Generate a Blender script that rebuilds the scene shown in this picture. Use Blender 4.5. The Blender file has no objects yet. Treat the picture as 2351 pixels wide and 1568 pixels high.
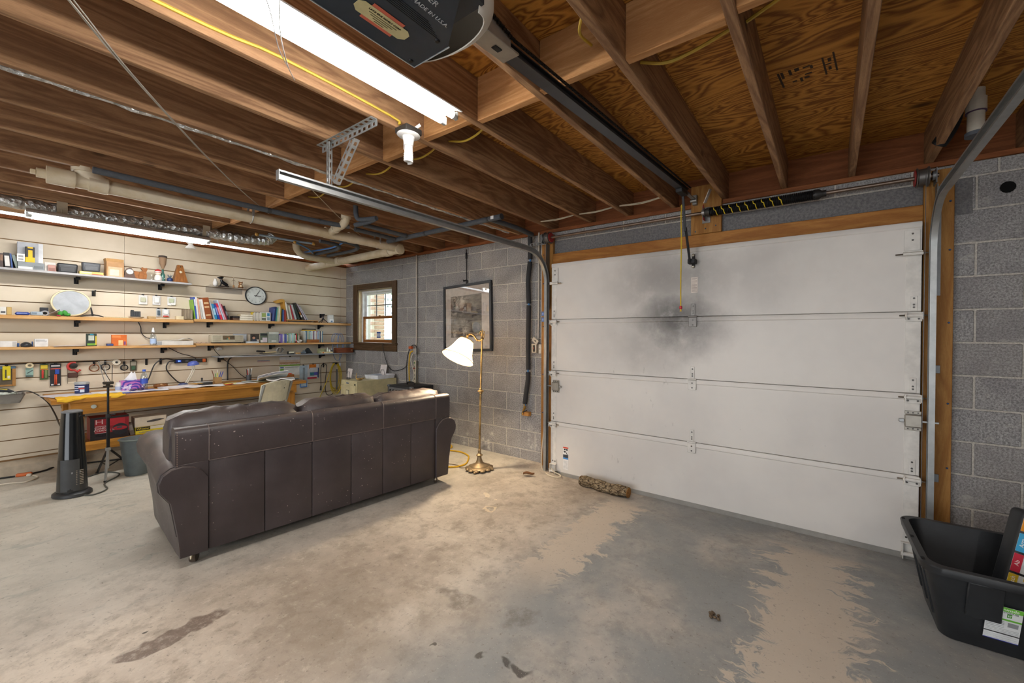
import bpy, bmesh, math, random
from mathutils import Vector, Matrix, Euler, Quaternion

PI = math.pi
R = math.radians
random.seed(7)
SC = bpy.context.scene
COL = SC.collection

# ------------------------------------------------------------------ camera
CAM_POS = Vector((6.0722, -3.4715, 1.3510))
_yaw, _pitch, _roll = R(34.421), R(-0.417), R(0.369)
_f = Vector((-math.sin(_yaw) * math.cos(_pitch), math.cos(_yaw) * math.cos(_pitch), math.sin(_pitch)))
_r = Vector((math.cos(_yaw), math.sin(_yaw), 0))
_u = _r.cross(_f)
_r2 = math.cos(_roll) * _r + math.sin(_roll) * _u
_u2 = -math.sin(_roll) * _r + math.cos(_roll) * _u
cam = bpy.data.cameras.new('camera')
cam_o = bpy.data.objects.new('camera', cam)
COL.objects.link(cam_o)
cam.sensor_fit = 'HORIZONTAL'
cam.sensor_width = 36.0
cam.lens = 926.76 * 36.0 / 2351.0
cam.shift_x = -0.0407
cam.shift_y = -0.0023
cam.clip_start = 0.02
cam_o.matrix_world = Matrix(((_r2.x, _u2.x, -_f.x, CAM_POS.x), (_r2.y, _u2.y, -_f.y, CAM_POS.y), (_r2.z, _u2.z, -_f.z, CAM_POS.z), (0, 0, 0, 1)))
SC.camera = cam_o

# ------------------------------------------------------------------ world, exposure
world = bpy.data.worlds.new('world')
SC.world = world
world.use_nodes = True
_bg = world.node_tree.nodes['Background']
_bg.inputs['Color'].default_value = (0.90, 0.95, 1.0, 1)
_bg.inputs['Strength'].default_value = 3.0
SC.view_settings.view_transform = 'Standard'
SC.view_settings.look = 'None'
SC.view_settings.gamma = 1.0
SC.view_settings.use_curve_mapping = False
SC.view_settings.exposure = 0.55
SC.cycles.use_denoising = True
SC.cycles.max_bounces = 7
SC.cycles.diffuse_bounces = 5
SC.cycles.glossy_bounces = 3
SC.cycles.transparent_max_bounces = 8
SC.cycles.adaptive_threshold = 0.02
SC.cycles.caustics_reflective = False
SC.cycles.caustics_refractive = False
SC.cycles.sample_clamp_indirect = 8.0
TUBE_STRENGTH = 60.0          # emission of the fluorescent tubes
LAMP_WATTS = 40.0             # the floor lamp's bulb

# ------------------------------------------------------------------ node helpers
def lin(c):
    return tuple(((x / 12.92) if x <= 0.04045 else ((x + 0.055) / 1.055) ** 2.4) for x in c)

def rgb(h):
    if isinstance(h, str):
        h = h.lstrip('#')
        return lin([int(h[i:i + 2], 16) / 255 for i in (0, 2, 4)]) + (1.0,)
    return tuple(h) if len(h) == 4 else tuple(h) + (1.0,)

class T:
    """a small shorthand around one material's node tree"""
    def __init__(self, name):
        self.m = bpy.data.materials.new(name)
        self.m.use_nodes = True
        self.t = self.m.node_tree
        self.b = self.t.nodes['Principled BSDF']
        self.out = self.t.nodes['Material Output']
    def n(self, typ, ins=None, **props):
        nd = self.t.nodes.new(typ)
        for k, v in props.items():
            setattr(nd, k, v)
        for k, v in (ins or {}).items():
            self.put(nd.inputs[k], v)
        return nd
    def put(self, sock, v):
        if isinstance(v, bpy.types.NodeSocket):
            self.t.links.new(v, sock)
        else:
            sock.default_value = v
    def pos(self):
        return self.n('ShaderNodeNewGeometry').outputs['Position']
    def obj(self):
        return self.n('ShaderNodeTexCoord').outputs['Object']
    def rnd(self):
        return self.n('ShaderNodeObjectInfo').outputs['Random']
    def map(self, v, scale=(1, 1, 1), loc=(0, 0, 0), rot=(0, 0, 0)):
        return self.n('ShaderNodeMapping', {'Vector': v, 'Scale': scale, 'Location': loc, 'Rotation': rot}).outputs[0]
    def noise(self, v, scale=5, detail=4, rough=.55, dist=0, col=False):
        nd = self.n('ShaderNodeTexNoise', {'Vector': v, 'Scale': scale, 'Detail': detail, 'Roughness': rough, 'Distortion': dist})
        return nd.outputs['Color'] if col else nd.outputs['Fac']
    def voro(self, v, scale=5, feature='F1', rand=1.0):
        return self.n('ShaderNodeTexVoronoi', {'Vector': v, 'Scale': scale, 'Randomness': rand}, feature=feature).outputs['Distance']
    def math(self, op, a, b=0.0, c=None, clamp=False):
        nd = self.n('ShaderNodeMath', operation=op, use_clamp=clamp)
        self.put(nd.inputs[0], a); self.put(nd.inputs[1], b)
        if c is not None:
            self.put(nd.inputs[2], c)
        return nd.outputs[0]
    def vmath(self, op, a, b=(0, 0, 0)):
        nd = self.n('ShaderNodeVectorMath', operation=op)
        self.put(nd.inputs[0], a); self.put(nd.inputs[1], b)
        return nd.outputs['Value'] if op in ('LENGTH', 'DISTANCE', 'DOT_PRODUCT') else nd.outputs['Vector']
    def sep(self, v):
        return self.n('ShaderNodeSeparateXYZ', {'Vector': v}).outputs
    def step(self, v, lo, hi, a=0.0, b=1.0):
        nd = self.n('ShaderNodeMapRange', {'Value': v, 'From Min': lo, 'From Max': hi, 'To Min': a, 'To Max': b}, interpolation_type='SMOOTHSTEP')
        return nd.outputs[0]
    def mix(self, fac, a, b, mode='MIX'):
        nd = self.n('ShaderNodeMix', data_type='RGBA', blend_type=mode)
        self.put(nd.inputs[0], fac)
        self.put(nd.inputs[6], rgb(a) if isinstance(a, (str, tuple)) else a)
        self.put(nd.inputs[7], rgb(b) if isinstance(b, (str, tuple)) else b)
        return nd.outputs[2]
    def ramp(self, fac, stops):
        nd = self.n('ShaderNodeValToRGB', {'Fac': fac})
        el = nd.color_ramp.elements
        while len(el) < len(stops):
            el.new(0.5)
        for e, (p, c) in zip(el, stops):
            e.position = p; e.color = rgb(c)
        return nd.outputs[0]
    def bump(self, h, strength=.3, dist=.01):
        nd = self.n('ShaderNodeBump', {'Height': h, 'Strength': strength, 'Distance': dist})
        self.put(self.b.inputs['Normal'], nd.outputs[0])
    def done(self, color=None, rough=.6, metal=0.0, spec=.5, **kw):
        if color is not None:
            self.put(self.b.inputs['Base Color'], rgb(color) if isinstance(color, (str, tuple)) else color)
        self.put(self.b.inputs['Roughness'], rough)
        self.put(self.b.inputs['Metallic'], metal)
        self.put(self.b.inputs['Specular IOR Level'], spec)
        for k, v in kw.items():
            self.put(self.b.inputs[k.replace('_', ' ')], v)
        return self.m

_flat = {}
def F(hexc, rough=.6, metal=0.0, spec=.4, var=.10):
    """plain paint, plastic, paper or metal with a little unevenness"""
    key = (hexc, rough, metal, spec, var)
    if key not in _flat:
        t = T('surface_%s_%d' % (hexc.lstrip('#'), len(_flat)))
        c = rgb(hexc)
        lo = tuple(x * (1 - var) for x in c[:3]); hi = tuple(min(1, x * (1 + var)) for x in c[:3])
        n = t.noise(t.obj(), 14, 3, .6)
        _flat[key] = t.done(t.mix(t.step(n, .3, .7), lo, hi), rough, metal, spec)
    return _flat[key]

def wood(name, light, dark, axis='Y', scale=1.0, ring=9.0, knots=True, rough=.65, contrast=.6, world=True, spec=.25, patch=0.0):
    t = T(name)
    p = t.pos() if world else t.obj()
    st = {'X': (.10, 1, 1), 'Y': (1, .10, 1), 'Z': (1, 1, .10)}[axis]
    if world:
        rn = t.n('ShaderNodeCombineXYZ', {0: t.math('MULTIPLY', t.rnd(), 9.7), 1: t.math('MULTIPLY', t.rnd(), 23.1), 2: t.math('MULTIPLY', t.rnd(), 7.3)}).outputs[0]
        p = t.vmath('ADD', p, rn)
    q = t.map(p, tuple(s * scale for s in st))
    broad = t.noise(q, 7, 3, .5, .6)
    rings = t.math('FRACT', t.math('MULTIPLY', broad, ring))
    rings = t.math('ABSOLUTE', t.math('SUBTRACT', rings, .5))
    fine = t.noise(t.map(q, (6, 6, 6)), 40, 3, .7)
    f = t.math('ADD', t.math('MULTIPLY', rings, 1.1 * contrast), t.math('MULTIPLY', fine, .55))
    col = t.mix(t.step(f, .15, .95), dark, light)
    if patch:
        col = t.mix(t.math('MULTIPLY', t.step(t.noise(p, 1.2, 2), .4, .7), patch), col, dark)
    if knots:
        kq = t.map(p, {'X': (.45, 1, 1), 'Y': (1, .45, 1), 'Z': (1, 1, .45)}[axis])
        kd = t.voro(kq, 3.1)
        kf = t.step(kd, .035, .085, 1, 0)
        col = t.mix(t.math('MULTIPLY', kf, .8), col, tuple(x * .28 for x in rgb(dark)[:3]))
    t.bump(f, .12, .004)
    return t.done(col, rough, 0, spec)

# ------------------------------------------------------------------ geometry helpers
def BM():
    return bmesh.new()

def _xf(bm, vs, loc=(0, 0, 0), rot=None):
    m = Matrix.Translation(Vector(loc))
    if rot is not None:
        m = m @ (rot.to_matrix().to_4x4() if not isinstance(rot, Matrix) else rot.to_4x4())
    bmesh.ops.transform(bm, matrix=m, verts=vs)

def bx(bm, c, s, rot=None, bev=0.0, seg=1):
    """box centred at c of size s"""
    r = bmesh.ops.create_cube(bm, size=1.0)
    vs = r['verts']
    bmesh.ops.scale(bm, vec=Vector(s), verts=vs)
    if bev > 0:
        es = list({e for v in vs for e in v.link_edges})
        rr = bmesh.ops.bevel(bm, geom=es, offset=min(bev, min(s) * .45), segments=seg, affect='EDGES', profile=.5)
        vs = list({v for f in rr['faces'] for v in f.verts} | {v for v in vs if v.is_valid})
    e = Euler(rot) if isinstance(rot, tuple) else rot
    _xf(bm, vs, c, e)
    return vs

def b2(bm, lo, hi, bev=0.0, seg=1):
    return bx(bm, [(a + b) / 2 for a, b in zip(lo, hi)], [abs(b - a) for a, b in zip(lo, hi)], None, bev, seg)

def _frame(d):
    d = Vector(d).normalized()
    a = Vector((0, 0, 1)) if abs(d.z) < .9 else Vector((1, 0, 0))
    x = a.cross(d).normalized()
    return x, d.cross(x)

def cyl(bm, p0, p1, r0, r1=None, n=12, caps=True):
    p0, p1 = Vector(p0), Vector(p1)
    r1 = r0 if r1 is None else r1
    x, y = _frame(p1 - p0)
    A = [bm.verts.new(p0 + (x * math.cos(2 * PI * i / n) + y * math.sin(2 * PI * i / n)) * r0) for i in range(n)]
    B = [bm.verts.new(p1 + (x * math.cos(2 * PI * i / n) + y * math.sin(2 * PI * i / n)) * r1) for i in range(n)]
    for i in range(n):
        f = bm.faces.new((A[i], A[(i + 1) % n], B[(i + 1) % n], B[i])); f.smooth = True
    if caps:
        bm.faces.new(A[::-1]); bm.faces.new(B)
    return A + B

def tube(bm, pts, r, n=8, closed=False, caps=True):
    """a round tube along a list of points; r is a number or one radius for each point"""
    pts = [Vector(p) for p in pts]
    N = len(pts)
    rs = r if isinstance(r, (list, tuple)) else [r] * N
    x, y = _frame((pts[1] - pts[0]) if N > 1 else (0, 0, 1))
    rings = []
    for i, p in enumerate(pts):
        a = pts[i - 1] if i > 0 or closed else pts[0]
        b = pts[(i + 1) % N] if i < N - 1 or closed else pts[-1]
        d = (b - a)
        if d.length < 1e-9:
            d = Vector((0, 0, 1))
        d.normalize()
        x = (x - d * x.dot(d))
        if x.length < 1e-6:
            x, _ = _frame(d)
        x.normalize(); y = d.cross(x)
        rings.append([bm.verts.new(p + (x * math.cos(2 * PI * k / n) + y * math.sin(2 * PI * k / n)) * rs[i]) for k in range(n)])
    M = N if closed else N - 1
    for i in range(M):
        A, B = rings[i], rings[(i + 1) % N]
        for k in range(n):
            f = bm.faces.new((A[k], A[(k + 1) % n], B[(k + 1) % n], B[k])); f.smooth = True
    if caps and not closed:
        bm.faces.new(rings[0][::-1]); bm.faces.new(rings[-1])

def smooth_path(pts, k=6):
    """Catmull-Rom through the points"""
    P = [Vector(p) for p in pts]
    P = [P[0] * 2 - P[1]] + P + [P[-1] * 2 - P[-2]]
    out = []
    for i in range(1, len(P) - 2):
        for j in range(k):
            t = j / k
            a, b, c, d = P[i - 1], P[i], P[i + 1], P[i + 2]
            out.append(.5 * ((2 * b) + (c - a) * t + (2 * a - 5 * b + 4 * c - d) * t * t + (3 * b - a - 3 * c + d) * t ** 3))
    out.append(P[-2])
    return out

def cable(bm, pts, r, n=6, k=6):
    tube(bm, smooth_path(pts, k), r, n)

def lathe(bm, prof, loc=(0, 0, 0), n=20, rot=None, caps=True):
    """profile of (radius, z)"""
    rings = []
    for (r, z) in prof:
        rings.append([bm.verts.new((max(r, 1e-4) * math.cos(2 * PI * i / n), max(r, 1e-4) * math.sin(2 * PI * i / n), z)) for i in range(n)])
    for A, B in zip(rings, rings[1:]):
        for i in range(n):
            f = bm.faces.new((A[i], A[(i + 1) % n], B[(i + 1) % n], B[i])); f.smooth = True
    if caps:
        bm.faces.new(rings[0][::-1]); bm.faces.new(rings[-1])
    vs = [v for r in rings for v in r]
    e = Euler(rot) if isinstance(rot, tuple) else rot
    _xf(bm, vs, loc, e)
    return vs

def ball(bm, c, s, n=12, rot=None):
    s = (s, s, s) if isinstance(s, (int, float)) else s
    r = bmesh.ops.create_uvsphere(bm, u_segments=n, v_segments=max(6, n // 2 + 2), radius=1.0)
    for f in {f for v in r['verts'] for f in v.link_faces}:
        f.smooth = True
    bmesh.ops.scale(bm, vec=Vector(s), verts=r['verts'])
    _xf(bm, r['verts'], c, Euler(rot) if isinstance(rot, tuple) else rot)
    return r['verts']

def prism(bm, poly, axis, lo, hi, smooth=False):
    """extrude a closed 2D polygon along an axis; poly gives the two other coordinates in x,y,z order"""
    def P(a, b, t):
        return {'X': (t, a, b), 'Y': (a, t, b), 'Z': (a, b, t)}[axis]
    A = [bm.verts.new(P(a, b, lo)) for a, b in poly]
    B = [bm.verts.new(P(a, b, hi)) for a, b in poly]
    n = len(poly)
    for i in range(n):
        f = bm.faces.new((A[i], A[(i + 1) % n], B[(i + 1) % n], B[i])); f.smooth = smooth
    bm.faces.new(A[::-1]); bm.faces.new(B)
    return A + B

def quad(bm, a, b, c, d):
    return bm.faces.new([bm.verts.new(p) for p in (a, b, c, d)])

def sheet(bm, nx, ny, fn, thick=0.0):
    """a grid surface from fn(u, v); with thickness it is closed"""
    g = [[bm.verts.new(fn(i / nx, j / ny)) for j in range(ny + 1)] for i in range(nx + 1)]
    fs = []
    for i in range(nx):
        for j in range(ny):
            f = bm.faces.new((g[i][j], g[i + 1][j], g[i + 1][j + 1], g[i][j + 1])); f.smooth = True
            fs.append(f)
    if thick:
        bmesh.ops.recalc_face_normals(bm, faces=fs)
        bmesh.ops.solidify(bm, geom=fs, thickness=thick)
    return g

def mesh(name, bm, fix=True):
    if fix:
        bmesh.ops.recalc_face_normals(bm, faces=bm.faces)
    me = bpy.data.meshes.new(name)
    bm.to_mesh(me); bm.free()
    me.set_sharp_from_angle(angle=R(42))
    return me

SMALLS = {'bolts', 'holes', 'screws', 'ribs', 'paint_marks', 'shade_seams', 'chain'}
def ob(name, bm, mat, parent=None, loc=None, rot=None):
    me = bm if isinstance(bm, bpy.types.Mesh) else mesh(name, bm)
    o = bpy.data.objects.new(name, me)
    COL.objects.link(o)
    if mat is not None and not me.materials:
        me.materials.append(mat)
    if loc is not None:
        o.location = loc
    if rot is not None:
        o.rotation_euler = rot
    if parent is not None:
        o.parent = parent
    if name in SMALLS:
        o['kind'] = 'stuff'
    return o

def tag(o, label, cat, group=None):
    o['label'] = label; o['category'] = cat
    if group:
        o['group'] = group
    return o

def thing(name, label, cat, loc=(0, 0, 0), rz=0.0, group=None, rot=None):
    o = bpy.data.objects.new(name, None)
    o.empty_display_size = .05
    COL.objects.link(o)
    o.location = loc
    o.rotation_euler = rot if rot is not None else (0, 0, rz)
    return tag(o, label, cat, group)

def struct(name, bm, mat, label=None):
    o = ob(name, bm, mat)
    o['kind'] = 'structure'
    if label:
        o['label'] = label
    return o

def text(name, s, size, mat, parent, loc, rot, align='CENTER', extrude=.0006, sx=1.0):
    c = bpy.data.curves.new(name, 'FONT')
    c.body = s; c.size = size; c.align_x = align; c.align_y = 'CENTER'; c.extrude = extrude; c.resolution_u = 2
    tmp = bpy.data.objects.new(name + '_tmp', c)
    me = bpy.data.meshes.new_from_object(tmp)
    bpy.data.objects.remove(tmp); bpy.data.curves.remove(c)
    me.name = name
    me.materials.clear(); me.materials.append(mat)
    o = bpy.data.objects.new(name, me)
    COL.objects.link(o)
    o.parent = parent; o.location = loc; o.rotation_euler = rot; o.scale = (sx, 1, 1)
    return o
# ------------------------------------------------------------------ materials of the shell
def m_concrete():
    t = T('stained_concrete')
    p = t.pos()
    s = t.sep(p)
    X, Y = s[0], s[1]
    warp = t.noise(p, 2.3, 4, .6, col=True)
    pw = t.vmath('ADD', p, t.vmath('MULTIPLY', t.vmath('SUBTRACT', warp, (.5, .5, .5)), (.5, .5, 0)))
    n1 = t.noise(p, 1.1, 6, .62)
    n2 = t.noise(p, 6.5, 6, .68)
    n3 = t.noise(p, 45, 4, .7)
    col = t.mix(t.step(n1, .34, .66), '#a99d8f', '#d0c5b6')
    col = t.mix(t.math('MULTIPLY', t.step(n2, .46, .66), .6), col, '#8f8375')
    n4 = t.noise(p, 16, 6, .72)
    col = t.mix(t.math('MULTIPLY', t.step(n4, .52, .68), .42), col, '#85796c')
    col = t.mix(t.math('MULTIPLY', t.step(n4, .46, .32), .45), col, '#dcd3c5')
    # cooler, paler slab towards the bench, greyer by the door
    left = t.step(X, 3.9, 2.2)
    col = t.mix(t.math('MULTIPLY', left, .6), col, '#c3c4ba')
    st = t.noise(t.map(pw, (3.2, 1.0, 1)), 3, 5, .62)
    col = t.mix(t.math('MULTIPLY', t.math('MULTIPLY', t.step(st, .56, .66), left), .45), col, '#8b938d')
    # brown worn area ahead of the sofa
    d = t.vmath('LENGTH', t.map(pw, (1.1, 1.5, 0), (-4.55 * 1.1, 2.35 * 1.5, 0)))
    brn = t.math('MULTIPLY', t.step(d, .75, .25), t.step(t.noise(p, 5, 5, .65), .3, .6))
    col = t.mix(t.math('MULTIPLY', brn, .45), col, '#8d7c68')
    # grey damp slab in front of the door
    gx = t.math('MULTIPLY', t.step(X, 4.25, 4.95), t.step(X, 7.4, 6.6))
    gn = t.step(t.noise(p, 2.0, 5, .6), .22, .62)
    col = t.mix(t.math('MULTIPLY', gx, t.math('ADD', t.math('MULTIPLY', gn, .55), .3)), col, '#83888a')
    # two pale worn wheel tracks with ragged edges
    rag = t.math('ADD', t.math('MULTIPLY', t.noise(t.map(pw, (2.6, 13, 1)), 1.0, 6, .72, .5), .72), t.math('MULTIPLY', t.noise(p, 4.2, 5, .7), .30))
    for xc, w, y1 in ((4.72, .30, -1.9), (6.0, .40, -3.6)):
        prof = t.math('SUBTRACT', 1.0, t.math('DIVIDE', t.math('ABSOLUTE', t.math('SUBTRACT', X, xc)), w))
        prof = t.math('MAXIMUM', prof, -.6)
        near = t.math('MULTIPLY', t.step(Y, -.28, -.5), t.step(Y, y1, y1 + .5))
        band = t.step(t.math('ADD', rag, t.math('MULTIPLY', prof, .34)), .655, .70)
        col = t.mix(t.math('MULTIPLY', t.math('MULTIPLY', band, near), .85), col, '#c6b9a8')
    # separate stains: brown oil patch, dark blotches, pale ring, tar spots
    def spot(x, y, rx, ry, c, amt, soft=.25, lo=.35):
        nonlocal col
        d = t.vmath('LENGTH', t.map(pw, (1 / rx, 1 / ry, 0), (-x / rx, -y / ry, 0)))
        f = t.math('MULTIPLY', t.step(d, 1.0 + soft, 1.0 - soft), t.step(t.noise(p, 22, 4, .7), lo - .15, lo + .2))
        col = t.mix(t.math('MULTIPLY', f, amt), col, c)
    spot(3.66, -2.93, .075, .17, '#6a5a50', .85, .12)
    spot(4.47, -2.05, .10, .07, '#6a625a', .75, .3, .42)
    spot(4.86, -1.93, .08, .06, '#6b655f', .65, .3, .45)
    spot(4.05, -2.45, .34, .32, '#8f8374', .4, .5)
    for x, y, r in ((4.91, -2.25, .022), (5.02, -2.2, .02), (5.073, -2.188, .03), (4.96, -2.42, .02), (3.50, -3.02, .012), (4.62, -2.28, .01)):
        spot(x, y, r, r, '#3c3936', .85, .3, .15)
    for x, y, r in ((3.66, -1.02, .028), (3.75, -1.0, .02)):
        spot(x, y, r, r, '#ddd0b8', .9, .2, .0)
    d = t.vmath('LENGTH', t.map(pw, (1 / .085, 1 / .075, 0), (-3.85 / .085, 1.19 / .075, 0)))
    ringf = t.step(t.math('ABSOLUTE', t.math('SUBTRACT', d, .85)), .22, .08)
    col = t.mix(t.math('MULTIPLY', ringf, .8), col, '#ddcdb0')
    # speckle and fine scratches
    col = t.mix(t.math('MULTIPLY', t.step(n3, .58, .70), .6), col, '#6a635b')
    col = t.mix(t.math('MULTIPLY', t.step(t.noise(p, 120, 2, .6), .62, .75), .3), col, '#dcd5c8')
    t.bump(t.math('ADD', t.math('MULTIPLY', n2, .6), t.math('MULTIPLY', n3, .4)), .22, .006)
    return t.done(col, t.step(n2, .2, .8, .48, .72), 0, .35)

def m_block():
    t = T('grey_concrete_block')
    p = t.pos()
    q = t.vmath('ADD', p, t.n('ShaderNodeCombineXYZ', {0: t.math('MULTIPLY', t.rnd(), 17.0), 2: t.math('MULTIPLY', t.rnd(), 9.0)}).outputs[0])
    g = t.noise(q, 95, 3, .75)
    b = t.noise(q, 4.5, 4, .6)
    col = t.mix(t.step(g, .3, .72), '#6b6a6a', '#b3b1b0')
    col = t.mix(t.math('MULTIPLY', t.step(b, .42, .68), .35), col, '#656268')
    col = t.mix(t.math('MULTIPLY', t.rnd(), .25), col, '#8d857e')
    s = t.sep(p)
    low = t.step(s[2], .62, .05)
    chalk = t.step(t.noise(t.map(p, (3, 3, 3.5)), 1.6, 6, .72), .53, .68)
    nearp = t.step(t.math('ABSOLUTE', t.math('SUBTRACT', s[0], 3.1)), 1.5, .2)
    col = t.mix(t.math('MULTIPLY', t.math('MULTIPLY', low, chalk), t.math('MULTIPLY', nearp, .85)), col, '#d3cfc8')
    dk = t.step(t.noise(p, 2.1, 5, .65), .52, .72)
    col = t.mix(t.math('MULTIPLY', t.math('MULTIPLY', dk, t.step(s[2], .9, .1)), .6), col, '#3f3e40')
    right = t.step(s[0], 6.5, 6.7)
    ch2 = t.step(t.noise(t.map(p, (1, 1, 1.6), (3, 1, 4)), 5.5, 5, .7), .58, .70)
    col = t.mix(t.math('MULTIPLY', t.math('MULTIPLY', right, ch2), .45), col, '#b9b5ad')
    t.bump(t.math('ADD', g, t.math('MULTIPLY', t.voro(q, 160), .6)), .45, .004)
    return t.done(col, .92, 0, .15)

def m_mortar():
    t = T('mortar')
    g = t.noise(t.pos(), 120, 3, .7)
    t.bump(g, .3, .003)
    return t.done(t.mix(t.step(g, .3, .7), '#a09a92', '#c4bfb6'), .9, 0, .15)

def m_ply():
    t = T('figured_plywood')
    p = t.pos()
    rn = t.n('ShaderNodeCombineXYZ', {0: t.math('MULTIPLY', t.rnd(), 13.0), 1: t.math('MULTIPLY', t.rnd(), 31.0)}).outputs[0]
    q = t.map(t.vmath('ADD', p, rn), (.33, 1.25, 1))
    h = t.noise(q, 2.6, 3, .5, .9)
    w = t.math('ADD', t.math('MULTIPLY', h, 26), t.math('MULTIPLY', t.noise(q, 12, 2), 1.4))
    band = t.math('ABSOLUTE', t.math('SUBTRACT', t.math('FRACT', w), .5))
    fine = t.noise(t.map(p, (2, 22, 1)), 7, 3, .7)
    f = t.math('ADD', t.math('MULTIPLY', band, 1.2), t.math('MULTIPLY', fine, .5))
    col = t.mix(t.step(f, .2, .85), '#7d4d1f', '#c3893f')
    k = t.step(t.voro(t.map(p, (.5, 1, 1)), 1.7), .03, .08, 1, 0)
    col = t.mix(t.math('MULTIPLY', k, .85), col, '#2d1709')
    t.bump(f, .1, .003)
    return t.done(col, .7, 0, .2)

def m_slat():
    t = T('cream_slatwall_laminate')
    n = t.noise(t.pos(), 2.5, 4, .6)
    f = t.noise(t.map(t.pos(), (1, 1, 40)), 6, 2)
    col = t.mix(t.step(n, .3, .7), '#cdc1ab', '#d9cebb')
    col = t.mix(t.math('MULTIPLY', f, .12), col, '#b7a88e')
    return t.done(col, .5, 0, .35)

def m_doorskin():
    t = T('white_steel_with_soot')
    p = t.pos()
    s = t.sep(p)
    base = t.mix(t.step(t.noise(p, 1.5, 4, .6), .3, .7), '#d2cec9', '#dedad4')
    warp = t.vmath('ADD', p, t.vmath('MULTIPLY', t.vmath('SUBTRACT', t.noise(p, 3.5, 5, .65, col=True), (.5, .5, .5)), (.32, 0, .32)))
    def cloud(x, z, rx, rz, lo, hi):
        d = t.vmath('LENGTH', t.map(warp, (1 / rx, 0, 1 / rz), (-x / rx, 0, -z / rz)))
        return t.step(d, hi, lo)
    so = t.math('MULTIPLY', cloud(5.00, 1.49, .46, .36, .0, 1.25), .90)
    so = t.math('MAXIMUM', so, t.math('MULTIPLY', cloud(4.98, 1.84, .62, .36, .0, 1.4), .58))
    so = t.math('MAXIMUM', so, t.math('MULTIPLY', cloud(4.75, 1.28, .45, .30, .0, 1.3), .36))
    so = t.math('MAXIMUM', so, t.math('MULTIPLY', cloud(5.45, 1.85, .75, .35, .0, 1.4), .26))
    so = t.math('MULTIPLY', so, t.step(t.noise(p, 9, 5, .65), -.15, .55))
    col = t.mix(so, base, '#34302f')
    grime = t.math('MULTIPLY', t.step(t.noise(t.map(p, (6, 1, 3)), 2.2, 6, .75), .60, .72), t.step(t.math('ABSOLUTE', t.math('SUBTRACT', s[0], 4.65)), .55, .1))
    col = t.mix(t.math('MULTIPLY', t.math('MULTIPLY', grime, t.step(s[2], 1.5, .9)), .5), col, '#6f6c68')
    sp = t.step(t.noise(p, 26, 4, .75), .70, .76)
    col = t.mix(t.math('MULTIPLY', sp, .35), col, '#9b968c')
    t.bump(t.noise(t.map(p, (140, 1, 90)), 1, 2), .08, .001)
    return t.done(col, .42, 0, .4)

M_CONC, M_BLOCK, M_MORTAR, M_PLY, M_SLAT, M_DOOR = m_concrete(), m_block(), m_mortar(), m_ply(), m_slat(), m_doorskin()
M_JOIST = wood('brown_fir_joist', '#b58e68', '#76563d', 'Y', 1.0, 10, True, .7, .7, patch=.35)
M_JAMB = wood('honey_pine_stud', '#b98a4c', '#8a5c28', 'Z', 1.0, 8, True, .6, .5)
M_HEAD = wood('honey_pine_header', '#bd8645', '#8d5a26', 'X', 1.0, 8, True, .6, .5)
M_PLATE = wood('red_brown_sill_plate', '#9a6038', '#6d3d20', 'X', 1.0, 8, False, .75, .5)
M_PINE = wood('shelf_pine', '#d9b482', '#b88a52', 'Y', 1.0, 8, False, .5, .5)
M_BENCH = wood('varnished_bench_pine', '#c8903e', '#9a6522', 'Y', 1.0, 8, True, .42, .5, spec=.4)
M_MDF = F('#8a6a45', .8)
M_CASING = wood('dark_stained_casing', '#6d5540', '#45331f', 'Z', 1.0, 9, False, .55, .5)

# ------------------------------------------------------------------ floor
bm = BM()
NX, NY = 96, 78
def floor_z(x, y):
    def ss(a, b, v):
        k = min(1, max(0, (v - a) / (b - a))); return k * k * (3 - 2 * k)
    return -.048 * ss(-.62, -.15, y) * ss(3.45, 3.95, x) * (1 - ss(6.75, 7.1, x))
def ftx(i):
    return -.6 + 9.6 * i / NX
sheet(bm, NX, NY, lambda u, v: (-.6 + 9.6 * u, -7.6 + 7.85 * v, floor_z(-.6 + 9.6 * u, -7.6 + 7.85 * v)))
struct('floor', bm, M_CONC, 'stained grey concrete garage floor with pale worn wheel tracks')

# ------------------------------------------------------------------ block wall with window and garage door openings
Z0 = .108
HZ = [Z0 + (12 - k) * .2032 for k in range(0, 13)]       # joint heights, index = course joint
WX0, WX1, WZ0, WZ1 = 0.0, .90, 1.235, 2.045                # window opening
DX0, DX1, DZ1 = 3.66, 6.59, 2.12                           # door opening
bm = BM()
Y0, Y1 = .004, .20
for lo, hi in (((-.6, 0), (WX0, 2.43)), ((WX1, 0), (DX0, 2.43)), ((WX0, 0), (WX1, WZ0)), ((WX0, WZ1), (WX1, 2.43)), ((DX0, DZ1), (DX1, 2.43)), ((DX1, 0), (9.0, 2.43))):
    b2(bm, (lo[0], Y0, lo[1] - (.06 if lo[1] == 0 else 0)), (hi[0], Y1, hi[1]))
wall_back = struct('wall_back', bm, M_MORTAR, 'grey concrete block wall with window and garage door')
_bl = {}
def block(x0, x1, z0, z1, y=0.0):
    w, h = round(x1 - x0, 3), round(z1 - z0, 3)
    if w < .02:
        return
    if (w, h) not in _bl:
        bm = BM(); bx(bm, (0, .0245, 0), (w, .049, h), None, .004)
        me = mesh('concrete_block', bm); me.materials.append(M_BLOCK); _bl[(w, h)] = me
    o = ob('concrete_block', _bl[(w, h)], None, wall_back, ((x0 + x1) / 2, y + random.uniform(-.0012, .0008), (z0 + z1) / 2))
    return o
J = .005
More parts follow.
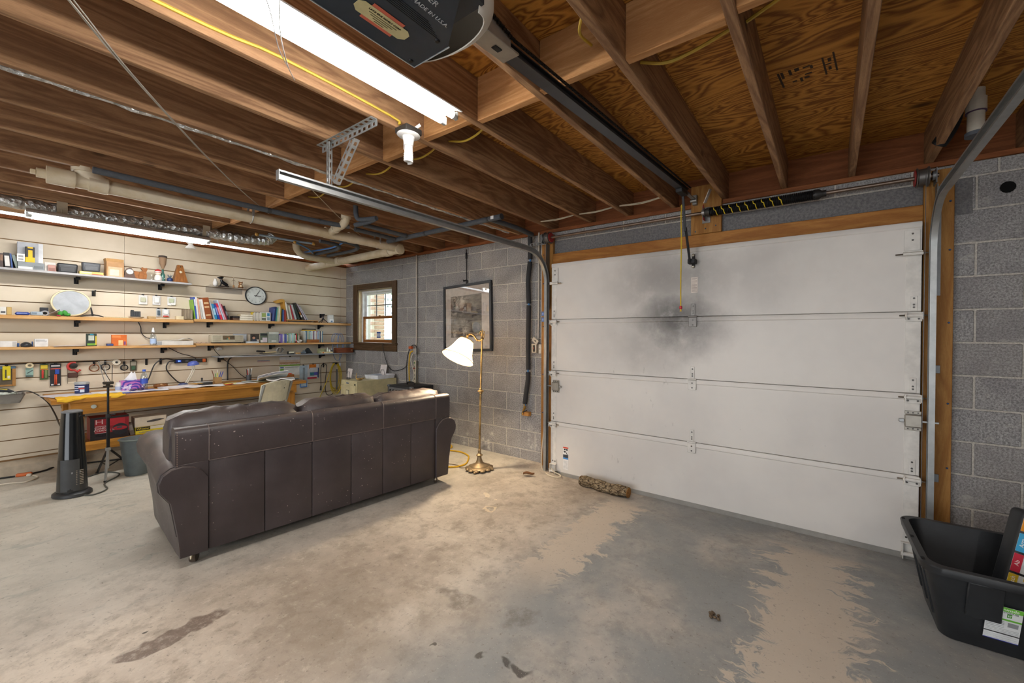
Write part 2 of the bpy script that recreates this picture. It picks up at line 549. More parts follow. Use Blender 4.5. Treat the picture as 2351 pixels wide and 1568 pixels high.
def row(z0, z1, joints, cuts):
    for a, b in zip(joints, joints[1:]):
        spans = [(a + J, b - J)]
        for c0, c1 in cuts:
            nxt = []
            for s0, s1 in spans:
                if c1 <= s0 or c0 >= s1:
                    nxt.append((s0, s1))
                else:
                    if c0 > s0: nxt.append((s0, c0))
                    if c1 < s1: nxt.append((c1, s1))
            spans = nxt
        for s0, s1 in spans:
            block(s0, s1, z0 + J, z1 - J)
for k in range(0, 13):                                     # course k lies between joint k and joint k+1
    zt = 2.43 if k == 0 else HZ[k]
    zb = -.055 if k == 12 else HZ[k + 1]
    off = 0 if k % 2 == 0 else .2032
    left = [off + .4064 * i for i in range(-2, 10)]
    left = [x for x in left if -.6 < x < 3.75]
    left = [-.6] + left + ([3.78] if k == 0 else [3.68])
    cuts = []
    if k == 1:
        cuts.append((-.6, 1.13))
    if zb < WZ1 and zt > WZ0 and k != 1:
        cuts.append((WX0 - .02, WX1 + .02))
    if k == 0:
        left = left[:-1] + [3.658, 4.06, 4.47, 4.87, 5.28, 5.69, 6.09, 6.50, 6.89, 7.3, 7.70, 8.1, 8.5, 9.0]
        row(zt - .087, zt + .004, left, [])
        continue
    cuts.append((3.64, 6.61))
    row(zb, zt, left, cuts)
    r0 = 6.797 if k % 2 == 1 else 7.0
    right = [r0 + .4064 * i for i in range(-1, 6)]
    right = [max(x, 6.58) for x in right if x < 9]
    right = [x for i, x in enumerate(right) if i == 0 or x > right[i - 1] + .01] + [9.0]
    row(zb, zt, right, [(6.0, 6.61)])
# cast lintels over the window and the door
bm = BM(); b2(bm, (-.6, -.001, HZ[2] + J), (1.13 - J, .045, HZ[1] - J), .004)
ob('window_lintel', bm, M_BLOCK, wall_back)
M_LINTEL = T('smooth_cast_lintel')
_g = M_LINTEL.noise(M_LINTEL.pos(), 60, 4, .7)
M_LINTEL.bump(_g, .3, .004)
M_LINTEL = M_LINTEL.done(M_LINTEL.mix(M_LINTEL.step(_g, .3, .7), '#5f5e60', '#7c7a79'), .9, 0, .15)
bm = BM(); b2(bm, (3.50, -.002, 2.115), (6.78, .045, HZ[1] - .006), .003)
ob('door_lintel', bm, M_LINTEL, wall_back)
# cable hole knocked through a block beside the door
bm = BM(); lathe(bm, [(.034, -.0025), (.033, -.001), (.022, .004), (.0, .006)], (6.925, -.0015, 2.245), 14, (R(-90), 0, 0))
ob('knocked_hole', bm, F('#050505', 1), wall_back)

# other walls, outside the picture
def m_far():
    t = T('far_block_wall')
    br = t.n('ShaderNodeTexBrick', {'Vector': t.map(t.pos(), (1, 1, 1)), 'Color1': rgb('#8f8d8c'), 'Color2': rgb('#838180'), 'Mortar': rgb('#b3aea6'), 'Scale': 2.46, 'Mortar Size': .012, 'Brick Width': 1.0, 'Row Height': .5})
    return t.done(br.outputs['Color'], .9, 0, .15)
MF = m_far()
bm = BM(); b2(bm, (9.0, -7.8, -.06), (9.2, .2, 2.75)); struct('wall_right', bm, MF, 'grey block side wall')
bm = BM()
for lo, hi in (((-.6, -.06), (1.6, 2.75)), ((1.6, 2.15), (7.4, 2.75)), ((7.4, -.06), (9.0, 2.75))):  # gap between the piers is added, to let soft daylight in from behind
    b2(bm, (lo[0], -7.8, lo[1]), (hi[0], -7.6, hi[1]))
struct('wall_rear', bm, MF, 'grey block rear wall with an unseen opening added to let daylight in')

# ------------------------------------------------------------------ slat wall on the left
SX = -.35
GRV = [2.235 - .1467 * i for i in range(15)]
bm = BM(); b2(bm, (-.6, -7.6, 0), (-.366, -.001, 2.43)); wall_left = struct('wall_left', bm, M_MDF, 'cream slat wall panelling with brown grooves')
edges = [2.425] + GRV
def slat_mesh(y0, y1, h):
    bm = BM()
    g = .0045
    poly = [(-.0155, -h / 2 + .011), (-.004, -h / 2 + .011), (-.004, -h / 2 + g), (0, -h / 2 + g), (0, h / 2 - g), (-.004, h / 2 - g), (-.004, h / 2 - .011), (-.0155, h / 2 - .011)]
    prism(bm, poly, 'Y', y0, y1)
    return mesh('slat', bm)
for (y0, y1) in ((-7.59, -4.9165), (-4.915, -2.4755), (-2.4735, -.0915), (-.0895, -.002)):
    for i in range(len(edges)):
        zt = edges[i]; zb = edges[i + 1] if i + 1 < len(edges) else .142
        if zt - zb < .02:
            continue
        me = slat_mesh(y0, y1, zt - zb)
        ob('slat', me, M_SLAT, wall_left, (SX, 0, (zt + zb) / 2))
bm = BM()
prism(bm, [(-.366, 0), (-.285, 0), (-.292, .085), (-.345, .128), (-.366, .128)], 'Y', -7.59, -.002)
struct('baseboard_left', bm, F('#b3a793', .75), 'pale ledge along the foot of the slat wall')

# ------------------------------------------------------------------ ceiling: subfloor, joists, blocking
bm = BM(); b2(bm, (-.6, -7.8, 2.702), (9.2, .3, 2.76)); ceiling = struct('ceiling', bm, M_PLY, 'open floor joists and plywood subfloor overhead')
ys = [.14, -.62, -1.84, -3.06, -4.28, -5.5, -6.72, -7.6]
for r_, (ya, yb) in enumerate(zip(ys, ys[1:])):
    x = -.6 + (1.1 if r_ % 2 else 0)
    xs = [-.6] + ([x] if r_ % 2 else []) + [x + 2.44 * i for i in range(1, 5)]
    xs = [v for v in xs if v < 9.0] + [9.0]
    for xa, xb in zip(xs, xs[1:]):
        bm = BM(); b2(bm, (xa + .001, yb + .001, 2.699), (xb - .001, ya - .001, 2.7025))
        ob('plywood_sheet', bm, M_PLY, ceiling)
JX = [-.19, .21, .62, 1.03, 1.44, 1.88, 2.325, 2.765, 3.21, 3.66, 4.105, 4.503, 4.928, 5.337, 5.758, 6.166, 6.565, 6.972, 7.38, 7.79, 8.2, 8.6]
ZJ = 2.466
for x in JX:
    bm = BM(); b2(bm, (0, -7.6, 0), (.038, .075, .233), .003)
    ob('joist', bm, M_JOIST, ceiling, (x, 0, ZJ))
M_BLK = wood('pale_fir_blocking', '#c99a68', '#9a6b40', 'X', 1.0, 8, False, .7, .5)
for i, (a, b) in enumerate(zip(JX, JX[1:])):
    yo = -1.975 + (.018 if i % 2 else -.012)
    bm = BM(); b2(bm, (a + .0385, yo, 2.468 + (.004 if i % 3 else 0)), (b - .0005, yo + .038, 2.699), .003)
    ob('blocking', bm, M_BLK, ceiling)
bm = BM(); b2(bm, (-.6, -.010, 2.432), (9.0, .14, 2.466), .003); ob('sill_plate', bm, M_PLATE, ceiling)
bm = BM(); b2(bm, (-.6, .076, 2.466), (9.0, .114, 2.70)); ob('rim_board', bm, M_PLATE, ceiling)
bm = BM(); b2(bm, (-.52, -7.6, 2.432), (-.338, -.012, 2.466), .003); ob('sill_plate', bm, M_PLATE, ceiling)
# lumber mill stamp on the plywood
M_INK = F('#3a2a1c', .8)
ms_ = BM()
for dx, dy, w, h in ((-.14, 0, .010, .15), (-.125, -.04, .012, .06), (-.09, -.045, .012, .05), (-.06, -.05, .02, .03), (-.085, .05, .02, .014), (-.055, .055, .012, .04), (-.03, .05, .022, .016), (-.02, .02, .03, .012), (-.02, -.045, .03, .012), (.0, -.03, .012, .03), (.05, .01, .008, .16), (.065, .0, .03, .010), (.07, .04, .012, .03), (.075, -.035, .014, .03), (.095, 0, .008, .17)):
    bx(ms_, (dx, dy, 0), (w, h, .0006))
o = ob('mill_stamp', ms_, M_INK, ceiling, (5.985, -1.06, 2.6986), (0, 0, R(-6))); o['kind'] = 'stuff'

# ------------------------------------------------------------------ wood bucks round the garage door
bm = BM(); b2(bm, (3.562, -.038, -.04), (3.702, -.001, 2.405), .003); struct('trim_1', bm, M_JAMB, 'pine jamb board left of the garage door')
bm = BM(); b2(bm, (6.552, -.038, -.04), (6.694, -.001, 2.405), .003); struct('trim_2', bm, M_JAMB, 'pine jamb board right of the garage door')
bm = BM(); b2(bm, (3.703, -.038, 2.072), (6.551, -.001, 2.200), .003); struct('trim_3', bm, M_HEAD, 'pine header board above the garage door')
bm = BM(); b2(bm, (5.103, -.040, 2.2015), (5.343, -.003, 2.60), .003)
t4 = struct('trim_4', bm, M_JAMB, 'pine pad board behind the door spring')
for x, z in ((5.14, 2.225), (5.22, 2.24), (5.30, 2.255)):
    bm = BM(); cyl(bm, (x, -.040, z), (x, -.0435, z), .006, .005, 8); ob('screw', bm, F('#3b4b5c', .4, .8), t4)
for par, x in (('trim_2', 6.675), ('trim_1', 3.585)):
    for z in (2.2, 1.9, 1.45, .95, .55):
        bm = BM(); cyl(bm, (x, -.038, z), (x, -.0415, z), .0065, .005, 8); ob('screw', bm, F('#2c3f63', .4, .6), bpy.data.objects[par])

# ------------------------------------------------------------------ window
win = thing('window_1', 'x', 'x', (0, 0, 0)); del win['category']; win['kind'] = 'structure'; win['label'] = 'small double-hung window in dark stained wood casing'
def wb(name, lo, hi, m, bev=.002):
    bm = BM(); b2(bm, lo, hi, bev); return ob(name, bm, m, win)
M_CASX = wood('dark_stained_casing_across', '#6d5540', '#45331f', 'X', 1.0, 9, False, .55, .5)
wb('casing', (-.115, -.022, 1.235), (.0, -.001, 2.13), M_CASING)
wb('casing', (.90, -.022, 1.235), (1.0, -.001, 2.13), M_CASING)
wb('casing', (.001, -.021, 2.045), (.899, -.001, 2.13), M_CASX)
wb('apron', (-.10, -.022, 1.118), (1.005, -.001, 1.215), M_CASX)
wb('window_sill', (-.125, -.045, 1.216), (1.015, .03, 1.236), M_CASX)
M_LINER = F('#c9b795', .6)
wb('jamb_liner', (.001, -.001, 1.236), (.014, .14, 2.044), M_LINER)
wb('jamb_liner', (.886, -.001, 1.236), (.899, .14, 2.044), M_LINER)
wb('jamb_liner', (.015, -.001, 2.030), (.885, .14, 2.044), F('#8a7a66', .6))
M_VIN = F('#d7d9da', .45)
for x0, x1 in ((.015, .05), (.85, .885)):
    wb('window_frame', (x0, .045, 1.236), (x1, .13, 2.029), M_VIN)
wb('window_frame', (.051, .045, 2.0), (.849, .13, 2.029), M_VIN)
M_SASH = wood('oak_sash', '#b0763c', '#7c4c22', 'X', 1.0, 8, False, .5, .4)
M_SASHZ = wood('oak_sash_upright', '#b0763c', '#7c4c22', 'Z', 1.0, 8, False, .5, .4)
def glass(name='clear_glass'):
    t = T(name)
    tr = t.n('ShaderNodeBsdfTransparent', {'Color': (.97, .99, 1, 1)})
    gl = t.n('ShaderNodeBsdfGlossy', {'Roughness': .02})
    mx = t.n('ShaderNodeMixShader', {0: .07})
    t.t.links.new(tr.outputs[0], mx.inputs[1]); t.t.links.new(gl.outputs[0], mx.inputs[2]); t.t.links.new(mx.outputs[0], t.out.inputs['Surface'])
    return t.m
M_GLASS = glass()
# lower sash, nearer the room
wb('lower_sash', (.051, .050, 1.60), (.849, .078, 1.636), M_SASH)
wb('lower_sash', (.051, .050, 1.238), (.849, .078, 1.282), M_SASH)
wb('lower_sash', (.051, .050, 1.283), (.085, .078, 1.599), M_SASHZ)
wb('lower_sash', (.815, .050, 1.283), (.849, .078, 1.599), M_SASHZ)
wb('pane', (.0855, .062, 1.2825), (.8145, .066, 1.5995), M_GLASS, 0)
# upper sash with a six-light grille
wb('upper_sash', (.051, .085, 1.61), (.849, .11, 1.64), M_VIN)
wb('upper_sash', (.051, .085, 1.97), (.849, .11, 1.999), M_VIN)
wb('upper_sash', (.051, .085, 1.641), (.09, .11, 1.969), M_VIN)
wb('upper_sash', (.81, .085, 1.641), (.849, .11, 1.969), M_VIN)
M_MUN = F('#4b4b4d', .5)
for x in (.335, .565):
    wb('muntin', (x - .006, .092, 1.641), (x + .006, .104, 1.969), M_MUN)
for xa, xb in ((.0905, .3285), (.3415, .5585), (.5715, .8095)):
    wb('muntin', (xa, .092, 1.80), (xb, .104, 1.812), M_MUN)
    wb('pane', (xa, .096, 1.6415), (xb, .100, 1.7995), M_GLASS, 0)
    wb('pane', (xa, .096, 1.8125), (xb, .100, 1.9685), M_GLASS, 0)
bm = BM(); b2(bm, (.43, .070, 1.637), (.47, .084, 1.650), .004); ob('sash_lock', bm, F('#7b5c33', .4, .6), win)
bm = BM(); b2(bm, (.40, .0605, 1.31), (.50, .0618, 1.40)); st = ob('sticker', bm, F('#e9edf2', .6), win)
bm = BM(); b2(bm, (.40, .0599, 1.376), (.50, .0604, 1.40)); b2(bm, (.40, .0599, 1.31), (.50, .0604, 1.328)); ob('sticker_print', bm, F('#2a4fa0', .6), st)
bm = BM(); b2(bm, (.425, .0599, 1.338), (.442, .0604, 1.366)); b2(bm, (.456, .0599, 1.338), (.476, .0604, 1.366)); ob('sticker_print', bm, F('#5f7fc0', .6), st)['kind'] = 'stuff'

# ------------------------------------------------------------------ outside the window: brick corner, wooden stairs, lawn
bm = BM(); sheet(bm, 4, 4, lambda u, v: (-9 + 12 * u, .25 + 14 * v, .84 - .05 * v))
def m_grass():
    t = T('sunlit_lawn'); n = t.noise(t.pos(), 9, 5, .7)
    return t.done(t.mix(t.step(n, .3, .7), '#8aa04a', '#c9d67c'), .9, 0, .1)
o = ob('lawn', bm, m_grass()); tag(o, 'sunlit green lawn seen through the window', 'lawn'); o['kind'] = 'stuff'
bw = thing('brick_pier', 'tan brick corner of the house outside the window', 'brick pier', (-.90, .62, .85))
bm = BM(); b2(bm, (.004, .004, 0), (.246, .24, 2.2)); ob('mortar_core', bm, F('#b8b0a4', .9), bw)
bmE = BM(); b2(bmE, (0, 0, 0), (.195, .05, .057), .003); meB = mesh('brick', bmE); meB.materials.append(F('#a98d7c', .9, var=.2))
bmE = BM(); b2(bmE, (0, 0, 0), (.05, .195, .057), .003); meB2 = mesh('brick', bmE); meB2.materials.append(F('#a98d7c', .9, var=.2))
for i in range(32):
    ob('brick', meB, None, bw, (0 if i % 2 else .055, 0, .068 * i))
    ob('brick', meB2, None, bw, (.2005, .0505, .068 * i))
sr = thing('porch_stairs', 'grey porch stairs with white balusters outside the window', 'stairs', (-2.4, 1.5, .85))
M_OUTW, M_OUTG = F('#eef2f6', .6), F('#8b979f', .7)
bm = BM()
prism(bm, [(-.1, 1.62), (.0, 1.62), (1.9, .28), (1.9, .05), (1.7, .05), (-.1, 1.32)], 'Y', 0, .04); ob('stringer', bm, M_OUTW, sr)
bm = BM(); prism(bm, [(-.1, 1.62), (.0, 1.62), (1.9, .28), (1.9, .05), (1.7, .05), (-.1, 1.32)], 'Y', .9, .94); ob('stringer', bm, M_OUTG, sr)
for i in range(8):
    bm = BM(); b2(bm, (.02 + .235 * i, .041, 1.44 - .166 * i), (.30 + .235 * i, .899, 1.475 - .166 * i), .004); ob('tread', bm, M_OUTG, sr)
for i in range(15):
    x = -.05 + .125 * i
    bm = BM(); b2(bm, (x, -.03, 1.60 - .705 * x), (x + .04, .0, 2.62 - .705 * x)); ob('baluster', bm, M_OUTW, sr)
bm = BM(); prism(bm, [(-.1, 2.66), (1.9, 1.25), (1.9, 1.32), (-.1, 2.73)], 'Y', -.05, .02); ob('handrail', bm, M_OUTW, sr)
bm = BM(); b2(bm, (.2, .2, 0), (.95, .7, .42), .01); ob('foundation_block', bm, F('#7f8f9c', .8), sr)
# ------------------------------------------------------------------ garage door
door = thing('door_1', 'x', 'x'); del door['category']; door['kind'] = 'structure'
door['label'] = 'white sectional garage door with black soot smear'
DZ = [-.045, .484, 1.003, 1.520, 2.088]
DXA, DXB = 3.724, 6.540
M_GALV = F('#a9abaa', .42, .75, .5)
M_GALVD = F('#7d7f80', .5, .7, .5)
M_WHW = F('#d8d5cf', .45)
M_BOLT = F('#5d5b58', .4, .8)
M_BLKM = F('#1d1d1f', .5, .2)
panels = []
for i in range(4):
    z0, z1 = DZ[i] + .0015, DZ[i + 1] - .0015
    bm = BM()
    fy = -.084
    poly = [(-.045, z0), (fy + .004, z0), (fy, z0 + .004), (fy, z1 - .040), (fy - .006, z1 - .034), (fy - .007, z1 - .010), (fy - .002, z1), (-.045, z1)]
    prism(bm, poly, 'X', DXA, DXB)
    p = ob('door_panel', bm, M_DOOR, door); panels.append(p)
    for xa, xb in ((DXA + .001, DXA + .062), (DXB - .075, DXB - .001)):
        bm = BM(); b2(bm, (xa, fy - .0022, z0 + .004), (xb, fy + .001, z1 - .042), .001); ob('end_stile', bm, M_WHW, p)
bm = BM(); prism(bm, [(-.042, -.050), (-.094, -.050), (-.094, -.040), (-.088, -.028), (-.088, -.018), (-.084, -.014), (-.084, -.0435), (-.042, -.0435)], 'X', DXA, DXB)
ob('bottom_seal', bm, F('#8c8a85', .6), door)
bm = BM(); b2(bm, (3.60, .0055, -.06), (6.65, .020, 2.14)); ob('light_block_sheet', bm, M_WHW, door)  # unseen sheet added behind the panels to stop daylight leaking through

def bolt(bm, x, z, y, r=.0065):
    cyl(bm, (x, y, z), (x, y - .005, z), r, r * .8, 6)
for j, z in enumerate(DZ[1:4]):
    m = F('#7e7b78', .45, .3) if j == 2 else M_WHW
    p = panels[j]
    bm = BM()
    b2(bm, (5.122, -.0895, z + .006), (5.156, -.0845, z + .105), .006)
    b2(bm, (5.106, -.097, z - .085), (5.172, -.0905, z - .006), .004)
    cyl(bm, (5.104, -.0965, z + .002), (5.174, -.0965, z + .002), .007, n=10)
    h = ob('hinge', bm, m, p)
    bm = BM()
    for zz in (.028, .045, .085): bolt(bm, 5.139, z + zz, -.0895)
    for zz in (-.030, -.068): bolt(bm, 5.139, z + zz, -.097)
    ob('bolts', bm, M_BOLT, h)
    for sx, xe in ((1, DXA), (-1, DXB)):
        xm = xe + sx * .035
        bm = BM()
        b2(bm, (xm - .017, -.0895, z + .006), (xm + .017, -.086, z + .10), .005)
        b2(bm, (xm - .040, -.0945, z - .062), (xm + .040, -.091, z - .004), .003)
        b2(bm, (xm - .040, -.122, z - .050), (xm - .036, -.0945, z - .004)); b2(bm, (xm + .036, -.122, z - .050), (xm + .040, -.0945, z - .004))
        cyl(bm, (xm - .045, -.106, z - .024), (xm + .045, -.106, z - .024), .011, n=10)
        h = ob('hinge', bm, M_WHW, p)
        bm = BM()
        for zz in (.028, .045, .085): bolt(bm, xm, z + zz, -.0895)
        for dx in (-.024, .024): bolt(bm, xm + dx, z - .045, -.0945)
        ob('bolts', bm, M_BOLT, h)
        bm = BM(); cyl(bm, (xm + sx * .072, -.106, z - .024), (xm - sx * .062, -.106, z - .024), .0045, n=8)
        ob('roller_stem', bm, F('#6f675c', .4, .8), h)
# top roller brackets and bottom brackets
for sx, xe in ((1, DXA), (-1, DXB)):
    xm = xe + sx * .045
    bm = BM()
    b2(bm, (xm - .040, -.0935, 1.905), (xm + .036, -.091, 2.035), .008)
    b2(bm, (xm - .045, -.125, 1.892), (xm + .045, -.0935, 1.897)); cyl(bm, (xm - .048, -.112, 1.882), (xm + .048, -.112, 1.882), .010, n=10)
    h = ob('top_bracket', bm, M_WHW, panels[3])
    bm = BM(); bolt(bm, xm, 2.012, -.0935); bolt(bm, xm, 1.972, -.0935); ob('bolts', bm, M_BOLT, h)
    bm = BM(); cyl(bm, (xm + sx * .085, -.112, 1.882), (xm - sx * .070, -.112, 1.882), .0045, n=8); ob('roller_stem', bm, F('#6f675c', .4, .8), h)
    bm = BM()
    b2(bm, (xm - .040, -.120, .055), (xm + .036, -.0865, .061), .002); b2(bm, (xm - .034, -.0905, -.04), (xm + .030, -.0865, .105), .003)
    b2(bm, (xm - .034, -.124, -.04), (xm - .030, -.090, .055)); b2(bm, (xm + .026, -.124, -.04), (xm + .030, -.090, .055))
    cyl(bm, (xm - .04, -.110, -.012), (xm + .04, -.110, -.012), .013, n=10)
    h = ob('bottom_bracket', bm, M_WHW, panels[0])
    bm = BM(); bolt(bm, xm - .014, .088, -.0905); bolt(bm, xm + .012, .085, -.0905); cyl(bm, (xm + .035, -.118, -.01), (xm + .06, -.118, -.005), .007, n=8); ob('bolts', bm, M_BOLT, h)
# slide bolts
for sx, xc, z in ((1, 3.786, .845), (-1, 6.507, .832)):
    bm = BM(); b2(bm, (xc - .042, -.113, z - .040), (xc + .042, -.0875, z + .040), .006)
    b2(bm, (xc - .040, -.092, z + .041), (xc + .040, -.0875, z + .062), .002); b2(bm, (xc - .040, -.092, z - .062), (xc + .040, -.0875, z - .041), .002)
    h = ob('slide_lock', bm, F('#a9a49a', .4, .55), panels[1])
    bm = BM(); b2(bm, (xc + sx * .042, -.104, z - .012), (xc + sx * .070, -.096, z + .010), .003); b2(bm, (xc - sx * .120, -.103, z - .006), (xc - sx * .040, -.097, z + .006), .002)
    ob('lock_bar', bm, M_GALV, h)
    bm = BM()
    for dx in (-.024, .0, .024):
        for s_ in (-1, 1): bolt(bm, xc + dx, z + s_ * .051, -.092, .005)
    ob('bolts', bm, M_BOLT, h)
# stickers
bm = BM(); b2(bm, (3.874, -.0854, .02), (3.937, -.0846, .245)); s1 = ob('warning_sticker', bm, F('#e4e3e1', .5), panels[0])
def stripe(x0, x1, z0, z1, m, y=-.0854, par=None):
    bm = BM(); b2(bm, (x0, y - .0005, z0), (x1, y, z1)); return ob('sticker_print', bm, m, par)
stripe(3.875, 3.936, .232, .245, F('#d0482c', .5), par=s1)
stripe(3.875, 3.936, .140, .170, F('#3b3f46', .5), par=s1); stripe(3.875, 3.936, .124, .140, F('#4d94d8', .5), par=s1)
stripe(3.885, 3.905, .215, .227, F('#161616', .5), par=s1); stripe(3.910, 3.930, .213, .227, F('#161616', .5), par=s1)
for k in range(6): stripe(3.883, 3.929, .100 - .013 * k, .1035 - .013 * k, F('#b9bbbd', .5), par=s1)
bm = BM(); tube(bm, [(3.885, -.086, .196), (3.900, -.086, .203), (3.912, -.086, .190), (3.920, -.086, .178), (3.930, -.086, .174)], .0035, 5); tube(bm, [(3.900, -.086, .203), (3.893, -.086, .188)], .003, 5); ball(bm, (3.888, -.086, .203), .005, 8); ob('sticker_print', bm, F('#161616', .5), s1)
bm = BM(); b2(bm, (5.122, -.0852, 1.715), (5.174, -.0846, 1.842)); s2 = ob('data_label', bm, F('#d9cfc6', .6), panels[3])
for k in range(12): stripe(5.127, 5.169 - .012 * (k % 3 == 1), 1.725 + .0095 * k, 1.7285 + .0095 * k, F('#9b918a', .6), y=-.0852, par=s2)

# ------------------------------------------------------------------ door tracks
def sweep_yz(bm, X, path, prof):
    """sweep a profile of (dx, dn) along a path in a plane of constant x"""
    rings = []
    N = len(path)
    for i, (y, z) in enumerate(path):
        a = path[max(i - 1, 0)]; b = path[min(i + 1, N - 1)]
        ty, tz = b[0] - a[0], b[1] - a[1]
        l = math.hypot(ty, tz); ty /= l; tz /= l
        rings.append([bm.verts.new((X + dx, y - tz * dn, z + ty * dn)) for dx, dn in prof])
    n = len(prof)
    for A, B in zip(rings, rings[1:]):
        for k in range(n):
            bm.faces.new((A[k], A[(k + 1) % n], B[(k + 1) % n], B[k]))
    bm.faces.new(rings[0][::-1]); bm.faces.new(rings[-1])
def cprof(s):
    P = [(0, -.026), (.030, -.026), (.030, -.017), (.027, -.017), (.027, -.0235), (.003, -.0235), (.003, .0235), (.027, .0235), (.027, .017), (.030, .017), (.030, .026), (0, .026)]
    return [(s * a, b) for a, b in P]
def arc(yc, zc, r, a0, a1, n=14):
    return [(yc + r * math.cos(R(a0 + (a1 - a0) * i / n)), zc + r * math.sin(R(a0 + (a1 - a0) * i / n))) for i in range(n + 1)]
def perf(bm, p0, p1, side, w=.034, th=.003, pitch=.045):
    """slotted steel strap from p0 to p1, `side` is the width direction: two rails joined by rungs"""
    p0, p1 = Vector(p0), Vector(p1); d = (p1 - p0); L = d.length; d.normalize()
    s = Vector(side).normalized(); s = (s - d * s.dot(d)).normalized(); nrm = d.cross(s)
    M = Matrix((d, s, nrm)).transposed()
    def box(c, sz):
        r = bmesh.ops.create_cube(bm, size=1.0); bmesh.ops.scale(bm, vec=Vector(sz), verts=r['verts'])
        _xf(bm, r['verts'], p0 + d * c[0] + s * c[1], M)
    box((L / 2, -w * .38), (L, w * .24, th)); box((L / 2, w * .38), (L, w * .24, th))
    k = max(2, int(L / pitch))
    for i in range(k + 1):
        box((L * i / k + (pitch * .18 if i == 0 else (-pitch * .18 if i == k else 0)), 0), (pitch * .42, w * .54, th))

def track(name, label, X, s, y_end, zh):
    tr = thing(name, label, 'door track', (X, -.11, -.03), group='garage door tracks')
    def L(p): return (p[0] - X, p[1] + .11, p[2] + .03)
    bm = BM()
    path = [(0, .0), (0, 1.70)]
    zc = zh + .03 - .30
    path = [(0, .0), (0, zc * .5), (0, zc)] + [(y, z) for y, z in [(-.30 + .30 * math.cos(R(a)), zc + .30 * math.sin(R(a))) for a in range(6, 91, 6)]] + [(y_end + .11, zh + .03)]
    sweep_yz(bm, 0, path, cprof(s))
    ob('rail', bm, M_GALV, tr)
    # flag bracket and jamb clips
    bm = BM()
    b2(bm, L((X - s * .004 - .002, -.105, 1.62)), L((X - s * .004 + .002, -.040, 2.30)), 0)
    b2(bm, L((X - s * .018 - .014, -.042, 1.62)), L((X - s * .018 + .014, -.039, 2.30)), 0)
    ob('flag_bracket', bm, M_GALVD, tr)
    for z in (1.16, .48):
        bm = BM(); b2(bm, L((X - s * .004 - .002, -.092, z - .025)), L((X - s * .004 + .002, -.040, z + .025))); b2(bm, L((X - s * .020 - .016, -.043, z - .025)), L((X - s * .020 + .016, -.0395, z + .025)), .002); ob('jamb_clip', bm, M_GALVD, tr)
    return tr, L
tl, L = track('door_track', 'galvanized garage door track curving up beside the block wall', 3.665, 1, -2.54, 2.187)
# end plate, price tape and the slotted angle hanger
bm = BM(); b2(bm, L((3.660, -2.545, 2.160)), L((3.697, -2.541, 2.214)), .001); ob('end_plate', bm, M_GALV, tl)
bm = BM()
for y in (-2.44, -2.20): ball(bm, L((3.661, y, 2.197)), (.008, .010, .010), 8)
ob('bolts', bm, F('#c9c4b4', .3, .7), tl)
bm = BM()
for y, z in ((-2.52, 2.198), (-2.515, 2.185), (-2.40, 2.180), (-2.36, 2.196), (-1.7, 2.19)): cyl(bm, L((3.6649, y, z)), L((3.6635, y, z)), .006, n=8)
ob('holes', bm, F('#2b2b2c', .7), tl)
bm = BM(); b2(bm, L((3.6635, -2.50, 2.1615)), L((3.6648, -2.47, 2.176))); ob('mark_tape', bm, F('#c9c0a4', .7), tl)
bm = BM(); b2(bm, L((3.6635, -2.37, 2.1615)), L((3.6648, -2.30, 2.1745))); tp = ob('mark_tape', bm, F('#c9c0a4', .7), tl)
text('tape_writing', '82', .014, F('#2a2622', .7), tp, L((3.6632, -2.485, 2.169)), (R(90), 0, R(-90)))
text('tape_writing', '011', .012, F('#2a2622', .7), tp, L((3.6632, -2.335, 2.168)), (R(90), 0, R(-90)))
bm = BM()
perf(bm, L((3.575, -2.285, 2.4635)), L((4.135, -2.285, 2.4635)), (0, 1, 0)); perf(bm, L((3.575, -2.268, 2.446)), L((4.135, -2.268, 2.446)), (0, 0, 1))
ob('hanger_angle', bm, M_GALV, tl)
bm = BM(); perf(bm, L((3.661, -2.270, 2.17)), L((3.661, -2.270, 2.46)), (0, 1, 0), .032); perf(bm, L((3.678, -2.2865, 2.215)), L((3.678, -2.2865, 2.46)), (1, 0, 0), .032)
ob('hanger_strut', bm, M_GALV, tl)
bm = BM(); perf(bm, L((3.692, -2.262, 2.235)), L((3.90, -2.262, 2.44)), (0, 0, 1), .034); perf(bm, L((3.704, -2.246, 2.224)), L((3.912, -2.246, 2.429)), (0, 1, 0), .03)
ob('hanger_brace', bm, M_GALV, tl)
trk, L = track('door_track', 'galvanized garage door track rising past the right pine jamb', 6.602, -1, -2.6, 2.187)
bm = BM(); perf(bm, L((6.607, -2.3, 2.17)), L((6.607, -2.3, 2.463)), (0, 1, 0), .032); ob('hanger_strut', bm, M_GALV, trk)

# ------------------------------------------------------------------ torsion spring and shaft
ts = thing('torsion_spring', 'black and yellow torsion spring on a long steel shaft above the door', 'door spring', (3.66, -.105, 2.352))
bm = BM(); cyl(bm, (-.02, 0, 0), (2.95, 0, 0), .0127, n=12); ob('shaft', bm, F('#7a6a5e', .35, .75), ts)
bm = BM()
L0, L1, turns = 1.60, 2.315, 62
tube(bm, [(L0 + (L1 - L0) * i / (turns * 8), .031 * math.cos(2 * PI * i / 8), .031 * math.sin(2 * PI * i / 8)) for i in range(turns * 8 + 1)], .0056, 5)
sp = ob('coil', bm, F('#17181a', .45, .4), ts)
bm = BM()
for k in range(9):
    x = L0 + .045 + k * .056
    tube(bm, [(x + .0016 * i + .012 * (i > 2), .037 * math.cos(R(150 + i * 14)), .037 * math.sin(R(150 + i * 14))) for i in range(9)], .0035, 5)
ob('paint_marks', bm, F('#d3b72c', .6), sp)
